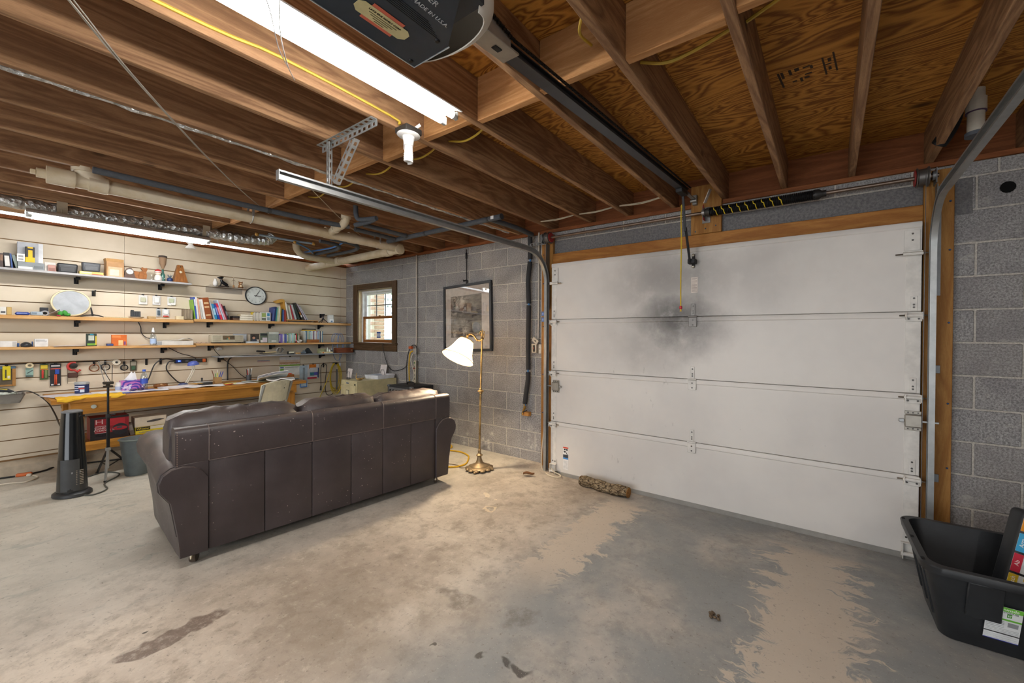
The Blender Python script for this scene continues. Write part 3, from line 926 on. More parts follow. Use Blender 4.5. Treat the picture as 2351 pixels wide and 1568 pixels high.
bm = BM(); lathe(bm, [(.034, 0), (.036, .03), (.022, .05), (.022, .075)], (L1 - .01, 0, 0), 14, (0, R(90), 0)); ob('cone', bm, F('#3d3c3b', .5, .6), ts)
bm = BM(); lathe(bm, [(.02, -.05), (.034, -.02), (.036, .0)], (L0 + .01, 0, 0), 14, (0, R(90), 0)); ob('cone', bm, F('#3d3c3b', .5, .6), ts)
bm = BM(); b2(bm, (1.555, -.02, -.055), (1.561, .065, .05), .003); b2(bm, (1.535, .058, -.07), (1.60, .064, .06), .004); cyl(bm, (1.55, 0, 0), (1.57, 0, 0), .026, n=12); ob('centre_bracket', bm, F('#8e8a86', .4, .6), ts)
bm = BM(); b2(bm, (1.562, -.024, -.062), (1.567, .03, -.040), .003); ob('red_tag', bm, F('#a8282a', .5), ts)
bm = BM(); b2(bm, (1.562, -.028, .030), (1.567, -.010, .06), .003); ob('red_tag', bm, F('#a8282a', .5), ts)
bm = BM(); bx(bm, (1.60, -.04, .115), (.006, .05, .11), (R(15), R(28), 0), .002); ob('warning_tag', bm, F('#c9c4bd', .6), ts)
for x, s in ((.03, 1), (2.875, -1)):
    bm = BM(); lathe(bm, [(.020, -.035), (.058, -.030), (.060, -.026), (.050, -.020), (.050, .018), (.060, .024), (.060, .030), (.03, .034)], (x, 0, 0), 22, (0, R(90), 0)); d_ = ob('cable_drum', bm, F('#6e6b68', .4, .7), ts)
    bm = BM(); lathe(bm, [(.043, .0), (.049, .0), (.049, .004), (.043, .004)], (x + s * .034, 0, 0), 22, (0, R(90) * s, 0)); ob('paint_ring', bm, F('#9a2b28', .5), d_)
    bm = BM(); cyl(bm, (x - s * .045, 0, 0), (x - s * .062, 0, 0), .028, n=14); b2(bm, (x - s * .062 - .002, -.03, -.05), (x - s * .062 + .002, .065, .04)); ob('bearing_plate', bm, M_GALVD, ts)
bm = BM(); perf(bm, (-.205, .0, -.045), (.01, .0, -.045), (0, 0, 1), .03); ob('strap', bm, M_GALVD, ts)
for x in (.02, 2.885):
    bm = BM(); cyl(bm, (x, -.05, 0), (x, -.012, -2.36), .0018, n=5); ob('lift_cable', bm, F('#6b6c6e', .4, .7), ts)

# ------------------------------------------------------------------ door opener
op = thing('garage_door_opener', 'black and white garage door opener with chain rail', 'door opener', (5.14, -2.66, 2.20))
def G(x, y, z): return (x - 5.14, y + 2.66, z - 2.20)
bm = BM()
poly = [(4.975, -3.16), (4.975, -2.665), (5.140, -2.668), (5.175, -2.690), (5.312, -2.775), (5.312, -3.16)]
prism(bm, [(a - 5.14, b + 2.66) for a, b in poly], 'Z', 0.0, .018); ob('bottom_plate', bm, F('#2b3540', .5, .2), op)
bm = BM()
poly = [(4.972, -3.165), (4.972, -2.70), (5.316, -2.70), (5.316, -3.165)]
prism(bm, [(a - 5.14, b + 2.66) for a, b in poly], 'Z', .018, .17); ob('housing', bm, F('#2d3238', .55), op)
bm = BM()
def lens(u, v):
    a = R(-8 + 196 * u); w = math.sin(PI * (.12 + .80 * v))
    zz = .002 + .150 * v
    rx, ry = .172, .115 * (.25 + .75 * w)
    return (rx * math.cos(a) * (.86 + .14 * w) + .004, -.035 + ry * math.sin(a) * 1.0 + .0, zz)
sheet(bm, 26, 10, lens, .003)
t = T('frosted_white_lens'); t.b.inputs['Subsurface Weight'].default_value = .25; t.b.inputs['Subsurface Radius'].default_value = (.02, .02, .02)
ob('light_lens', bm, t.done('#d5d0c6', .5, 0, .4), op)
bm = BM(); tube(bm, [G(4.978, -3.16, 2.199), G(4.978, -2.665, 2.199), G(5.14, -2.664, 2.199)], .0022, 5); ob('edge_trim', bm, F('#b9bcc0', .4, .5), op)
bm = BM()
for x, y in ((4.995, -2.69), (5.130, -2.70), (4.995, -3.05)): cyl(bm, G(x, y, 2.2), G(x, y, 2.196), .008, .006, 10)
ob('screws', bm, F('#151515', .5, .4), op)
bm = BM()
for k in range(6): b2(bm, G(5.135 + .006 * k, -3.15, 2.1985), G(5.138 + .006 * k, -2.70 - .012 * k, 2.2002))
ob('ribs', bm, F('#20262d', .6), op)
M_LBL = F('#c2b98c', .6)
bm = BM(); poly = [(-.075, -.010), (-.062, -.024), (.062, -.024), (.075, -.010), (.075, .012), (.062, .024), (-.062, .024), (-.075, .012)]
prism(bm, [(b, a) for a, b in poly], 'Z', 0, .0008)
lb = ob('maker_label', bm, M_LBL, op, G(5.068, -2.832, 2.1975))
bm = BM(); b2(bm, (.018, -.045, .0009), (.036, .045, .0015)); b2(bm, (-.036, -.045, .0009), (-.020, .045, .0015)); ob('label_print', bm, F('#c0604a', .6), lb, None)
text('label_print', 'LAKE ERIE FAMILY CORP', .0085, F('#35301f', .7), lb, (.012, 0, -.0004), (PI, 0, R(90)))
for k, w_ in enumerate((.040, .032, .022, .014)):
    bm = BM(); b2(bm, (.001 - .007 * k, -w_, -.0006), (.0035 - .007 * k, w_, 0)); ob('label_print', bm, F('#6a6448', .7), lb)
M_WTX = F('#a9adb2', .6)
text('brand_print', 'NOR', .060, M_WTX, op, G(5.272, -2.855, 2.1992), (PI, 0, R(90)))
text('brand_print', 'DOOR OPENER', .024, M_WTX, op, G(5.231, -2.865, 2.1992), (PI, 0, R(90)))
text('brand_print', 'MADE IN U.S.A.', .017, M_WTX, op, G(5.196, -2.775, 2.1992), (PI, 0, R(90)))
for k in range(2):
    bm = BM(); b2(bm, G(5.206 - .010 * k, -3.02, 2.1990), G(5.2095 - .010 * k, -2.845, 2.2002)); ob('brand_print', bm, M_WTX, op)
# rail with chain, trolley and arm
def zr(y): return 2.318 + (y + 2.42) * (2.462 - 2.318) / (2.42 - .28)
sl = math.atan2(2.462 - 2.318, 2.42 - .28)
bm = BM(); yc = (-2.42 - .28) / 2
bx(bm, G(5.140, yc, zr(yc) + .004), (.052, 2.145, .006), (sl, 0, 0)); bx(bm, G(5.140, yc, zr(yc) + .022), (.006, 2.145, .034), (sl, 0, 0)); bx(bm, G(5.140, yc, zr(yc) + .040), (.034, 2.145, .004), (sl, 0, 0))
ob('rail', bm, F('#3b3c40', .38, .55), op)
bm = BM(); bx(bm, G(5.140, -2.47, 2.318), (.075, .17, .008), (sl, 0, 0), .002); bx(bm, G(5.140, -2.60, 2.33), (.06, .16, .02), (sl, 0, 0)); bx(bm, G(5.172, -2.50, 2.345), (.006, .14, .05), (sl, 0, 0)); ob('rail_bracket', bm, F('#9b958d', .5, .6), op)
bm = BM(); bx(bm, G(5.140, -2.46, 2.3135), (.020, .032, .002), (sl, 0, 0)); ob('bracket_slot', bm, F('#101012', .7), op)
bm = BM()
y = -2.55; k = 0
while y < -.34:
    z = zr(y) + .030 + (.03 * max(0, (-2.42 - y) / .13) if y < -2.42 else 0)
    bx(bm, G(5.183, y, z), (.010 if k % 2 else .005, .019, .006 if k % 2 else .011), (sl, 0, 0)); y += .0135; k += 1
ob('chain', bm, F('#1c1b1b', .45, .6), op)
bm = BM()
bx(bm, G(5.140, -.42, zr(-.42) - .012), (.05, .14, .03), (sl, 0, 0), .004); ob('trolley', bm, M_BLKM, op)
bm = BM(); b2(bm, G(5.122, -.075, 2.44), G(5.158, -.041, 2.52), .003); bx(bm, G(5.14, -.17, 2.475), (.03, .22, .006), (sl, 0, 0)); cyl(bm, G(5.115, -.10, 2.465), G(5.165, -.10, 2.465), .012, n=10); ob('header_bracket', bm, F('#8d8b87', .4, .6), op)
bm = BM()
bx(bm, G(5.133, -.335, 2.30), (.020, .006, .26), (R(14), 0, 0), .002); bx(bm, G(5.130, -.215, 2.075), (.020, .006, .30), (R(27), 0, 0), .002)
ob('door_arm', bm, F('#242426', .5, .4), op)
bm = BM(); b2(bm, G(5.110, -.155, 1.945), G(5.170, -.092, 1.985), .004); b2(bm, G(5.128, -.098, 1.92), G(5.152, -.091, 2.03), .004); ob('door_bracket', bm, F('#1c1c1e', .5, .3), op)
bm = BM()
for z in (2.022, 1.928): ball(bm, G(5.14, -.099, z), (.012, .007, .012), 8)
ob('bolts', bm, F('#b9b3a4', .35, .7), op)
bm = BM(); cable(bm, [G(5.118, -.32, 2.39), G(5.108, -.325, 2.30), G(5.112, -.325, 2.1), G(5.110, -.325, 1.8), G(5.111, -.325, 1.59)], .0048, 6, 5); ball(bm, G(5.113, -.322, 2.365), (.010, .010, .014), 8); tube(bm, [G(5.111, -.325, 1.575), G(5.106, -.325, 1.548)], .003, 5); tube(bm, [G(5.111, -.325, 1.575), G(5.116, -.325, 1.550)], .003, 5)
ob('release_rope', bm, F('#cdae2e', .8), op)
bm = BM(); b2(bm, G(5.101, -.335, 1.568), G(5.121, -.315, 1.592), .004); ob('release_handle', bm, F('#b3202c', .45), op)

# ------------------------------------------------------------------ fluorescent lights
def m_tube():
    t = T('lit_fluorescent_tube')
    e = t.n('ShaderNodeEmission', {'Color': (1.0, .97, .93, 1), 'Strength': TUBE_STRENGTH})
    t.t.links.new(e.outputs[0], t.out.inputs['Surface'])
    return t.m
M_TUBE = m_tube()
M_FIX = F('#cfd0cf', .5)
def fluor(label, loc, rz=0, L_=1.22):
    o = thing('fluorescent_light', label, 'ceiling light', loc, rz, 'two-tube shop lights')
    bm = BM()
    h = L_ / 2 + .02
    prism(bm, [(-.075, .028), (-.070, .030), (-.030, .050), (.030, .050), (.070, .030), (.075, .028), (.078, .032), (.034, .066), (-.034, .066), (-.078, .032)], 'Y', -h, h)
    ob('reflector', bm, M_FIX, o)
    for s in (-1, 1):
        bm = BM(); tube(bm, [(s * .041, -L_ / 2 + .01, .013), (s * .041, L_ / 2 - .01, .013)], .0165, 14); ob('tube', bm, M_TUBE, o)
        for e in (-1, 1):
            bm = BM(); cyl(bm, (s * .041, e * (L_ / 2 - .011), .013), (s * .041, e * (L_ / 2 + .008), .013), .0172, n=14); b2(bm, (s * .041 - .010, e * (L_ / 2 + .012) - .006, -.003), (s * .041 + .010, e * (L_ / 2 + .012) + .006, .034), .002); ob('end_cap', bm, F('#b9bbbb', .4, .4), o)
    return o
fluor('lit fluorescent fixture hanging overhead beside the door opener', (4.525, -2.745, 2.398))
fluor('lit fluorescent fixture over the workbench below the foil duct', (.735, -2.615, 2.283), 0, 1.12)
fluor('added unseen fluorescent fixture above the clear floor behind the camera', (7.6, -4.3, 2.398))  # put in out of view to lift the room's overall light
fluor('added unseen fluorescent fixture at the back of the garage', (3.2, -5.4, 2.398))  # also added out of view, as fill light
fluor('added unseen fluorescent fixture near the rear block wall', (6.3, -6.4, 2.398))  # third added fixture, brightens the room from behind

# ------------------------------------------------------------------ lamp sockets
sk = thing('lamp_socket', 'white ceiling socket with a spiral bulb, unlit', 'light socket', (4.185, -2.115, 2.462))
bm = BM(); b2(bm, (-.05, -.05, -.030), (.05, .05, .002), .004); ob('junction_box', bm, F('#2b2723', .6), sk)
bm = BM(); lathe(bm, [(.058, -.030), (.060, -.034), (.056, -.038), (.032, -.042), (.027, -.065), (.025, -.085), (.022, -.09)], (0, 0, 0), 24); ob('holder', bm, F('#d4d3d0', .35), sk)
bm = BM(); cable(bm, [(-.02, .0, -.062), (-.028, .0, -.045), (.02, .01, -.01), (.06, .03, .02)], .008, 8); ob('plug_cord', bm, F('#dadada', .5), sk)
bm = BM(); cyl(bm, (-.028, -.01, -.06), (-.028, -.01, -.105), .0012, n=5); ob('pull_chain', bm, F('#c9c9c9', .4, .5), sk)
bm = BM(); lathe(bm, [(.014, -.085), (.021, -.092), (.022, -.125), (.017, -.13)], (0, 0, 0), 16); bs = ob('bulb_base', bm, F('#dedcd6', .4), sk)
bm = BM(); tube(bm, [(.0195 * math.cos(i * .62), .0195 * math.sin(i * .62), -.128 - .0011 * i) for i in range(46)], .0062, 6); ob('spiral', bm, F('#e4e3df', .35), sk)
sk = thing('lamp_socket', 'white porcelain socket with a reflector bulb over the upper shelf', 'light socket', (.02, -2.005, 2.432))
bm = BM(); lathe(bm, [(.055, -.0), (.055, -.008), (.026, -.016), (.022, -.05)], (0, 0, 0), 18); ob('holder', bm, F('#d7d5cf', .4), sk)
bm = BM(); lathe(bm, [(.016, -.048), (.018, -.06), (.045, -.092), (.047, -.104), (.030, -.110)], (0, 0, 0), 20); ob('bulb', bm, F('#dcdad5', .3), sk)
bm = BM(); tube(bm, [(-.02, -.01, -.02), (-.052, -.01, -.026), (-.058, -.01, -.045), (-.03, -.01, -.052)], .006, 6); ob('pull_ring', bm, F('#d7d5cf', .4), sk)

# ------------------------------------------------------------------ pipes, duct and cables under the joists
def m_pvc():
    t = T('aged_white_pvc'); p = t.pos(); n = t.noise(p, 7, 4, .6)
    return t.done(t.mix(t.step(n, .3, .75), '#c9bda6', '#b3a283'), .5, 0, .35)
M_PVC = m_pvc()
dp = thing('drain_pipe', 'fat cream plastic drain pipe slung under the joists over the sofa', 'pipe', (1.86, -3.19, 2.375))
def D(x, y, z): return (x - 1.86, y + 3.19, z - 2.375)
bm = BM(); tube(bm, [D(1.86, -3.12, 2.382), D(1.87, -2.0, 2.378), D(1.88, -.60, 2.372)], .048, 18); ob('main_run', bm, M_PVC, dp)
for y0, y1 in ((-3.17, -3.05), (-2.99, -2.90), (-1.42, -1.33), (-1.18, -1.10), (-.72, -.55)):
    bm = BM(); tube(bm, [D(1.865, y0, 2.381), D(1.866, y1, 2.381)], .056, 18); ob('coupling', bm, M_PVC, dp)
bm = BM(); cyl(bm, D(1.86, -3.17, 2.382), D(1.86, -3.21, 2.382), .030, n=14); bx(bm, D(1.86, -3.222, 2.382), (.028, .024, .028), None, .003); ob('cleanout_plug', bm, M_PVC, dp)
bm = BM(); tube(bm, smooth_path([D(1.865, -2.90, 2.385), D(1.865, -2.98, 2.42), D(1.865, -3.01, 2.47), D(1.865, -3.01, 2.60)], 5), .050, 16); ob('riser', bm, M_PVC, dp)
bm = BM(); tube(bm, [D(1.865, -3.01, 2.445), D(1.865, -3.01, 2.475)], .058, 16); ob('riser_collar', bm, M_PVC, dp)
bm = BM(); tube(bm, smooth_path([D(1.88, -1.37, 2.385), D(2.05, -1.40, 2.40), D(2.20, -1.415, 2.41), D(2.262, -1.42, 2.46), D(2.268, -1.42, 2.60)], 5), .036, 14); ob('branch', bm, M_PVC, dp)
for p0, p1 in ((D(2.01, -1.393, 2.397), D(2.05, -1.40, 2.400)), (D(2.262, -1.42, 2.455), D(2.266, -1.42, 2.49))):
    bm = BM(); tube(bm, [p0, p1], .043, 14); ob('branch_collar', bm, M_PVC, dp)
bm = BM(); tube(bm, [D(1.90, -.60, 2.352), D(1.0, -.60, 2.345), D(-.30, -.60, 2.335)], .048, 18); ob('cross_run', bm, M_PVC, dp)
bm = BM(); lathe(bm, [(.056, 0), (.058, .03), (.05, .032)], D(1.90, -.60, 2.352), 18, (0, R(90), 0)); ob('end_socket', bm, M_PVC, dp)
for x in (1.74, .62, .30):
    bm = BM(); tube(bm, [D(x, -.60, 2.350), D(x - .09, -.60, 2.349)], .056, 18); ob('coupling', bm, M_PVC, dp)
bm = BM(); tube(bm, smooth_path([D(.52, -.62, 2.345), D(.50, -.80, 2.35), D(.50, -1.00, 2.36), D(.52, -1.10, 2.42), D(.53, -1.12, 2.55)], 5), .040, 14); ob('side_branch', bm, M_PVC, dp)
M_STRAP = F('#9a9a98', .4, .6)
for y in (-2.05, -.85):
    bm = BM(); tube(bm, [D(1.87 + .055 * math.cos(R(a)), y, 2.38 + .055 * math.sin(R(a))) for a in range(-180, 1, 20)], .004, 4); b2(bm, D(1.812, y - .008, 2.38), D(1.817, y + .008, 2.466)); b2(bm, D(1.923, y - .008, 2.38), D(1.928, y + .008, 2.466)); ob('strap', bm, M_STRAP, dp)

def m_foam():
    t = T('grey_pipe_insulation'); n = t.noise(t.pos(), 40, 3, .7); t.bump(n, .2, .003)
    return t.done(t.mix(n, '#3f4247', '#565a60'), .85, 0, .2)
M_FOAM = m_foam()
M_TAPE = F('#2e3034', .6)
def foam_pipe(label, runs, r, rings=(), capped=None, base=None):
    b = Vector(base or runs[0][0])
    o = thing('insulated_pipe', label, 'pipe', b, group='foam covered water pipes')
    for i, pts in enumerate(runs):
        bm = BM(); tube(bm, [Vector(p) - b for p in smooth_path(pts, 4)], r, 12); ob('foam_sleeve', bm, M_FOAM, o)
    for p0, p1 in rings:
        bm = BM(); tube(bm, [Vector(p0) - b, Vector(p1) - b], r + .002, 12); ob('tape_wrap', bm, M_TAPE, o)
    if capped:
        bm = BM(); cyl(bm, Vector(capped[0]) - b, Vector(capped[1]) - b, r + .003, n=14); cap = ob('end_cap', bm, M_TAPE, o)
    return o
gp = foam_pipe('grey foam pipe with a capped end crossing below the joists near the wall', [[(3.66, -.79, 2.405), (2.6, -.79, 2.40), (1.98, -.79, 2.40)]], .024, [((3.50, -.79, 2.404), (3.52, -.79, 2.404)), ((2.62, -.79, 2.40), (2.64, -.79, 2.40)), ((2.10, -.79, 2.40), (2.13, -.79, 2.40))], ((3.66, -.79, 2.405), (3.672, -.79, 2.405)))
bm = BM(); b2(bm, (-.10, -.0265, -.014), (-.065, -.0225, .014)); ob('barcode_sticker', bm, F('#dcdcdc', .6), gp)
foam_pipe('grey foam pipe running from the cross pipe to the block wall', [[(3.49, -.745, 2.42), (3.50, -.4, 2.42), (3.47, -.09, 2.42)]], .024)
foam_pipe('upper of two short grey foam pipes joining the cross pipe', [[(2.37, -1.30, 2.408), (2.36, -1.0, 2.404), (2.355, -.82, 2.402)]], .022, [((2.36, -.84, 2.403), (2.36, -.83, 2.403))])
foam_pipe('lower of two short grey foam pipes joining the cross pipe', [[(2.15, -1.27, 2.405), (2.148, -1.0, 2.40), (2.145, -.82, 2.40)]], .022)
foam_pipe('grey foam pipe lying along the fat drain pipe', [[(2.12, -3.0, 2.41), (2.12, -2.0, 2.405), (2.16, -1.6, 2.40), (2.21, -1.36, 2.40)]], .022, [((2.12, -2.02, 2.405), (2.12, -1.99, 2.405)), ((2.155, -1.62, 2.401), (2.158, -1.60, 2.401))])
foam_pipe('grey foam elbow pipe dropping from between the joists', [[(2.43, -1.42, 2.55), (2.43, -1.41, 2.45), (2.46, -1.38, 2.425), (2.62, -1.33, 2.425)], [(2.62, -1.33, 2.425), (2.50, -1.33, 2.41), (2.32, -1.36, 2.40)]], .021)
foam_pipe('pair of grey foam pipes above the low drain run', [[(1.55, -1.20, 2.40), (1.50, -.9, 2.40), (1.20, -.74, 2.40), (.55, -.74, 2.40)], [(1.30, -1.20, 2.41), (1.26, -.98, 2.41), (1.0, -.86, 2.41), (.40, -.86, 2.41)]], .020)
def blue_pipe(label, pts, r=.010, m=None):
    b = Vector(pts[0]); o = thing('water_line', label, 'pipe', b, group='small water lines by the drain')
    bm = BM(); cable(bm, [Vector(p) - b for p in pts], r, 8); ob('line', bm, m or F('#3f78b8', .4), o)
    for p in (pts[0], pts[-1]):
        bm = BM(); ball(bm, Vector(p) - b, r * 1.7, 8); ob('fitting', bm, F('#b08a4a', .4, .6), o)
    return o
blue_pipe('blue plastic water line above the low drain run', [(1.05, -1.35, 2.40), (.80, -1.1, 2.40), (.50, -.90, 2.41)])
blue_pipe('blue plastic water line crossing to the corner', [(1.45, -1.0, 2.42), (1.0, -.92, 2.42), (.35, -.98, 2.42)])
blue_pipe('pale water line hung in black clips below the joists', [(1.00, -1.70, 2.42), (1.0, -1.4, 2.42), (1.05, -1.15, 2.42)], .012, F('#8fa6bd', .35, .3))

def m_foil():
    t = T('crinkled_foil'); p = t.obj(); v = t.voro(p, 34); n = t.noise(p, 26, 4, .7)
    t.bump(t.math('ADD', v, n), .9, .012)
    return t.done(t.mix(t.step(n, .3, .7), '#a5a8a8', '#d8dad8'), .32, .85, .5)
M_FOIL = m_foil()
fd = thing('foil_duct', 'crinkled silver foil duct running above the workbench light', 'duct', (.62, -3.5, 2.408))
bm = BM()
P = smooth_path([(0, -.4, 0), (0, .1, 0), (-.02, .6, 0), (.03, 1.1, 0), (.10, 1.5, -.005), (.16, 1.75, -.012), (.20, 1.95, .0), (.20, 2.02, .06)], 14)
tube(bm, P, [.050 + .005 * math.sin(i * 2.1) + random.uniform(-.003, .003) for i in range(len(P))], 14); ob('foil_tube', bm, M_FOIL, fd)
M_PAPT = F('#a2937c', .6)
for x, y in ((-.005, .50), (.0, 1.02), (.08, 1.44)):
    bm = BM(); tube(bm, [(x + .060 * math.cos(R(a)), y, .0 + .060 * math.sin(R(a))) for a in range(-175, -4, 15)], .003, 4)
    sheet(bm, 8, 1, lambda u, v: (x + .061 * math.cos(R(-180 + 180 * u)), y - .03 + .06 * v, .061 * math.sin(R(-180 + 180 * u))), .001)
    b2(bm, (x - .064, y - .03, .0), (x - .062, y + .03, .057)); b2(bm, (x + .062, y - .03, .0), (x + .064, y + .03, .057)); ob('hanging_strap', bm, M_PAPT, fd)
bm = BM(); b2(bm, (.10, -2.10, 2.42), (.17, -2.03, 2.466)); cyl(bm, (.30, -1.62, 2.43), (.30, -1.62, 2.466), .036, n=16); o = ob('wire_puck', bm, F('#26303c', .5)); tag(o, 'small black junction puck on a joist by the foil duct', 'junction box')
# foil-faced strip on one joist
bm = BM(); P = [(0, -7.0 + .05 * i, .003 * math.sin(i * 1.7)) for i in range(138)]
tube(bm, P, [.013 + random.uniform(-.003, .004) for _ in P], 7)
o = ob('foil_strip', bm, M_FOIL, None, (3.196, 0, 2.470)); tag(o, 'long silver foil strip tucked along the edge of a joist', 'foil strip')

M_YEL = F('#b79a35', .5)
def wire(label, runs, r, m, name='electric_cable', group='cables stapled among the joists', cat='cable'):
    b = Vector(runs[0][0]); bm = BM()
    for pts in runs:
        cable(bm, [Vector(p) - b for p in pts], r, 6, 5)
    return tag(ob(name, bm, m, None, b), label, cat, group)
wire('yellow cable stapled along the joist beside the bright fixture', [[(4.149, -4.6, 2.50), (4.149, -3.1, 2.495), (4.149, -2.72, 2.520), (4.149, -2.2, 2.508), (4.16, -2.15, 2.48)]], .007, M_YEL)
wire('yellow cable looping between two joists under the plywood', [[(5.377, -1.80, 2.55), (5.48, -1.765, 2.53), (5.60, -1.752, 2.545), (5.756, -1.79, 2.55)]], .007, M_YEL)
wire('yellow cable running out of frame over the plywood', [[(5.798, -1.79, 2.55), (5.9, -1.81, 2.57), (6.05, -1.84, 2.60), (6.164, -1.86, 2.62)]], .007, M_YEL)
wire('yellow cable dropping beside the opener chain', [[(5.335, -2.20, 2.54), (5.30, -2.18, 2.52), (5.262, -2.12, 2.52), (5.25, -2.01, 2.55)]], .006, M_YEL)
for i, (x0, x1, lab) in enumerate(((3.25, 3.66, 'yellow cable sagging between joists behind the slotted hanger'), (3.70, 4.105, 'yellow cable sagging between joists under the spiral bulb'), (4.145, 4.503, 'yellow cable end below the bright fixture tip'), (2.365, 2.765, 'yellow cable sagging between joists near the track end'), (2.805, 3.21, 'yellow cable sagging between joists left of the hanger'))):
    wire(lab, [[(x0, -1.80, 2.535), ((x0 * 2 + x1) / 3, -1.79, 2.508), ((x0 + x1 * 2) / 3, -1.80, 2.512), (x1, -1.83, 2.53)]], .006, M_YEL)
M_OFFW = F('#b7ab93', .6)
wire('pair of white wires between joists nearest the opener bracket', [[(4.55, -.25, 2.49), (4.75, -.24, 2.485), (4.92, -.25, 2.495)], [(4.55, -.25, 2.485), (4.75, -.25, 2.472), (4.92, -.25, 2.49)]], .004, M_OFFW)
wire('pair of white wires between joists above the door middle left', [[(4.145, -.25, 2.485), (4.32, -.25, 2.48), (4.50, -.25, 2.49)], [(4.145, -.25, 2.482), (4.32, -.26, 2.468), (4.50, -.25, 2.486)]], .004, M_OFFW)
wire('pair of white wires between joists above the left door corner', [[(3.70, -.25, 2.485), (3.9, -.25, 2.478), (4.10, -.25, 2.487)], [(3.70, -.25, 2.482), (3.9, -.26, 2.465), (4.10, -.25, 2.484)]], .004, M_OFFW)
wire('bundle of pale bell wires strung diagonally below the joists', [[(4.02, -3.285, 2.445), (3.66, -3.08, 2.435), (3.01, -2.69, 2.43), (2.4, -2.29, 2.435), (1.85, -1.91, 2.45)], [(4.03, -3.30, 2.452), (3.66, -3.09, 2.440), (3.01, -2.695, 2.436), (2.4, -2.30, 2.44), (1.85, -1.915, 2.455)], [(4.01, -3.27, 2.450), (3.66, -3.072, 2.431), (3.01, -2.68, 2.427), (2.4, -2.285, 2.43), (1.85, -1.905, 2.45)]], .0026, F('#a09a90', .6))
wire('thin twisted wires dangling in front of the bright fixture', [[(4.70, -2.93, 2.40), (4.66, -2.92, 2.355), (4.52, -2.86, 2.36), (4.35, -2.77, 2.38), (4.24, -2.70, 2.40)], [(4.64, -2.96, 2.40), (4.62, -2.93, 2.36), (4.45, -2.84, 2.365), (4.34, -2.765, 2.38)]], .0018, F('#8f8c88', .4, .5))
wire('pale wire tied from a joist to the corner', [[(2.77, -1.95, 2.46), (2.3, -1.5, 2.44), (1.9, -1.1, 2.44), (1.6, -.8, 2.45)]], .003, M_OFFW)
wire('loose white cord hanging below the foil duct', [[(.93, -1.60, 2.43), (.90, -1.55, 2.40), (.60, -1.55, 2.41), (.22, -1.6, 2.44)]], .005, M_OFFW)

# white pipe stub between the joists at the right
pv = thing('pipe_stub', 'white plastic pipe stub between joists above the right track', 'pipe', (6.712, -.37, 2.45))
bm = BM(); cyl(bm, (0, 0, .02), (0, 0, .25), .036, n=16); ob('stub', bm, F('#b9b1a2', .5), pv)
bm = BM(); cyl(bm, (0, 0, .13), (0, 0, .20), .043, n=16); cl = ob('coupling', bm, F('#b9b1a2', .5), pv)
bm = BM(); cyl(bm, (0, 0, .125), (0, 0, .13), .0435, n=16); ob('primer_ring', bm, F('#4a3550', .5), cl)
bm = BM(); cyl(bm, (0, 0, 0), (0, 0, .02), .045, n=16); ob('cap', bm, F('#4a4e55', .5), pv)
bm = BM(); tube(bm, smooth_path([(-.09, .05, .245), (-.08, .03, .15), (-.10, .06, .08), (-.13, .10, .03)], 4), .038, 10); o = ob('black_boot', bm, F('#0d0d0e', .7), None, (6.712, -.37, 2.45)); tag(o, 'black rubber boot hanging beside the white pipe stub', 'pipe boot')
# ------------------------------------------------------------------ leather sofa, back towards the camera
def m_leather():
    t = T('dark_brown_leather')
    p = t.obj()
    n = t.noise(p, 3.0, 4, .6)
    cr = t.voro(p, 210, 'DISTANCE_TO_EDGE')
    wr = t.noise(t.map(p, (9, 3, 3)), 2.0, 4, .6, .8)
    col = t.mix(t.step(n, .3, .7), '#352e2f', '#433b3c')
    up = t.sep(t.n('ShaderNodeNewGeometry').outputs['Normal'])[2]
    dust = t.math('MULTIPLY', t.step(up, .35, .95), t.step(t.noise(p, 5, 4), .25, .75))
    col = t.mix(t.math('MULTIPLY', dust, .45), col, '#8d8077')
    dots = t.math('MAXIMUM', t.step(t.voro(p, 17), .05, .09, 1, 0), t.step(t.voro(p, 36), .06, .12, 1, 0))
    dots = t.math('MULTIPLY', dots, t.step(t.noise(p, 3.2, 2), .50, .57))
    scr = t.step(t.voro(t.map(p, (30, 10, 11), rot=(.2, .4, .5)), .55), .012, .03, 1, 0)
    col = t.mix(t.math('MULTIPLY', t.math('MAXIMUM', dots, t.math('MULTIPLY', scr, .7)), .8), col, '#b5aaa0')
    t.bump(t.math('ADD', t.math('MULTIPLY', t.step(cr, 0, .06), .12), wr), .25, .010)
    return t.done(col, t.step(n, .3, .7, .34, .46), 0, .5)
M_LEA = m_leather()
sofa = thing('sofa', 'dark brown leather sofa on casters seen from behind', 'sofa', (3.04, -2.785, 0), R(85.9))
def puffbox(bm, lo, hi, bev, seg=3):
    vs = b2(bm, lo, hi, bev, seg)
    for f in {f for v in vs for f in v.link_faces}: f.smooth = True
    return vs
SEAM = [.128, .41, .69, .96, 1.21, 1.46, 1.702]
for a, b in zip(SEAM, SEAM[1:]):
    bm = BM(); puffbox(bm, (a + .0012, .004, .075), (b - .0012, .085, .603), .005, 2); ob('back_panel', bm, M_LEA, sofa)
BPROF = [(.0, .606), (-.004, .620), (-.005, .770), (.002, .796), (.016, .809), (.034, .813), (.085, .810), (.105, .795), (.11, .606)]
for a, b in ((-.020, .1282), (.1286, .6898), (.6902, 1.2098), (1.2102, 1.7018), (1.7022, 1.850)):
    bm = BM(); prism(bm, BPROF, 'X', a, b, True); ob('top_band', bm, M_LEA, sofa)
for a, b in ((-.020, .1275), (1.7025, 1.850)):
    bm = BM(); b2(bm, (a, -.003, .50), (b, .11, .6065), .002); ob('band_end', bm, M_LEA, sofa)
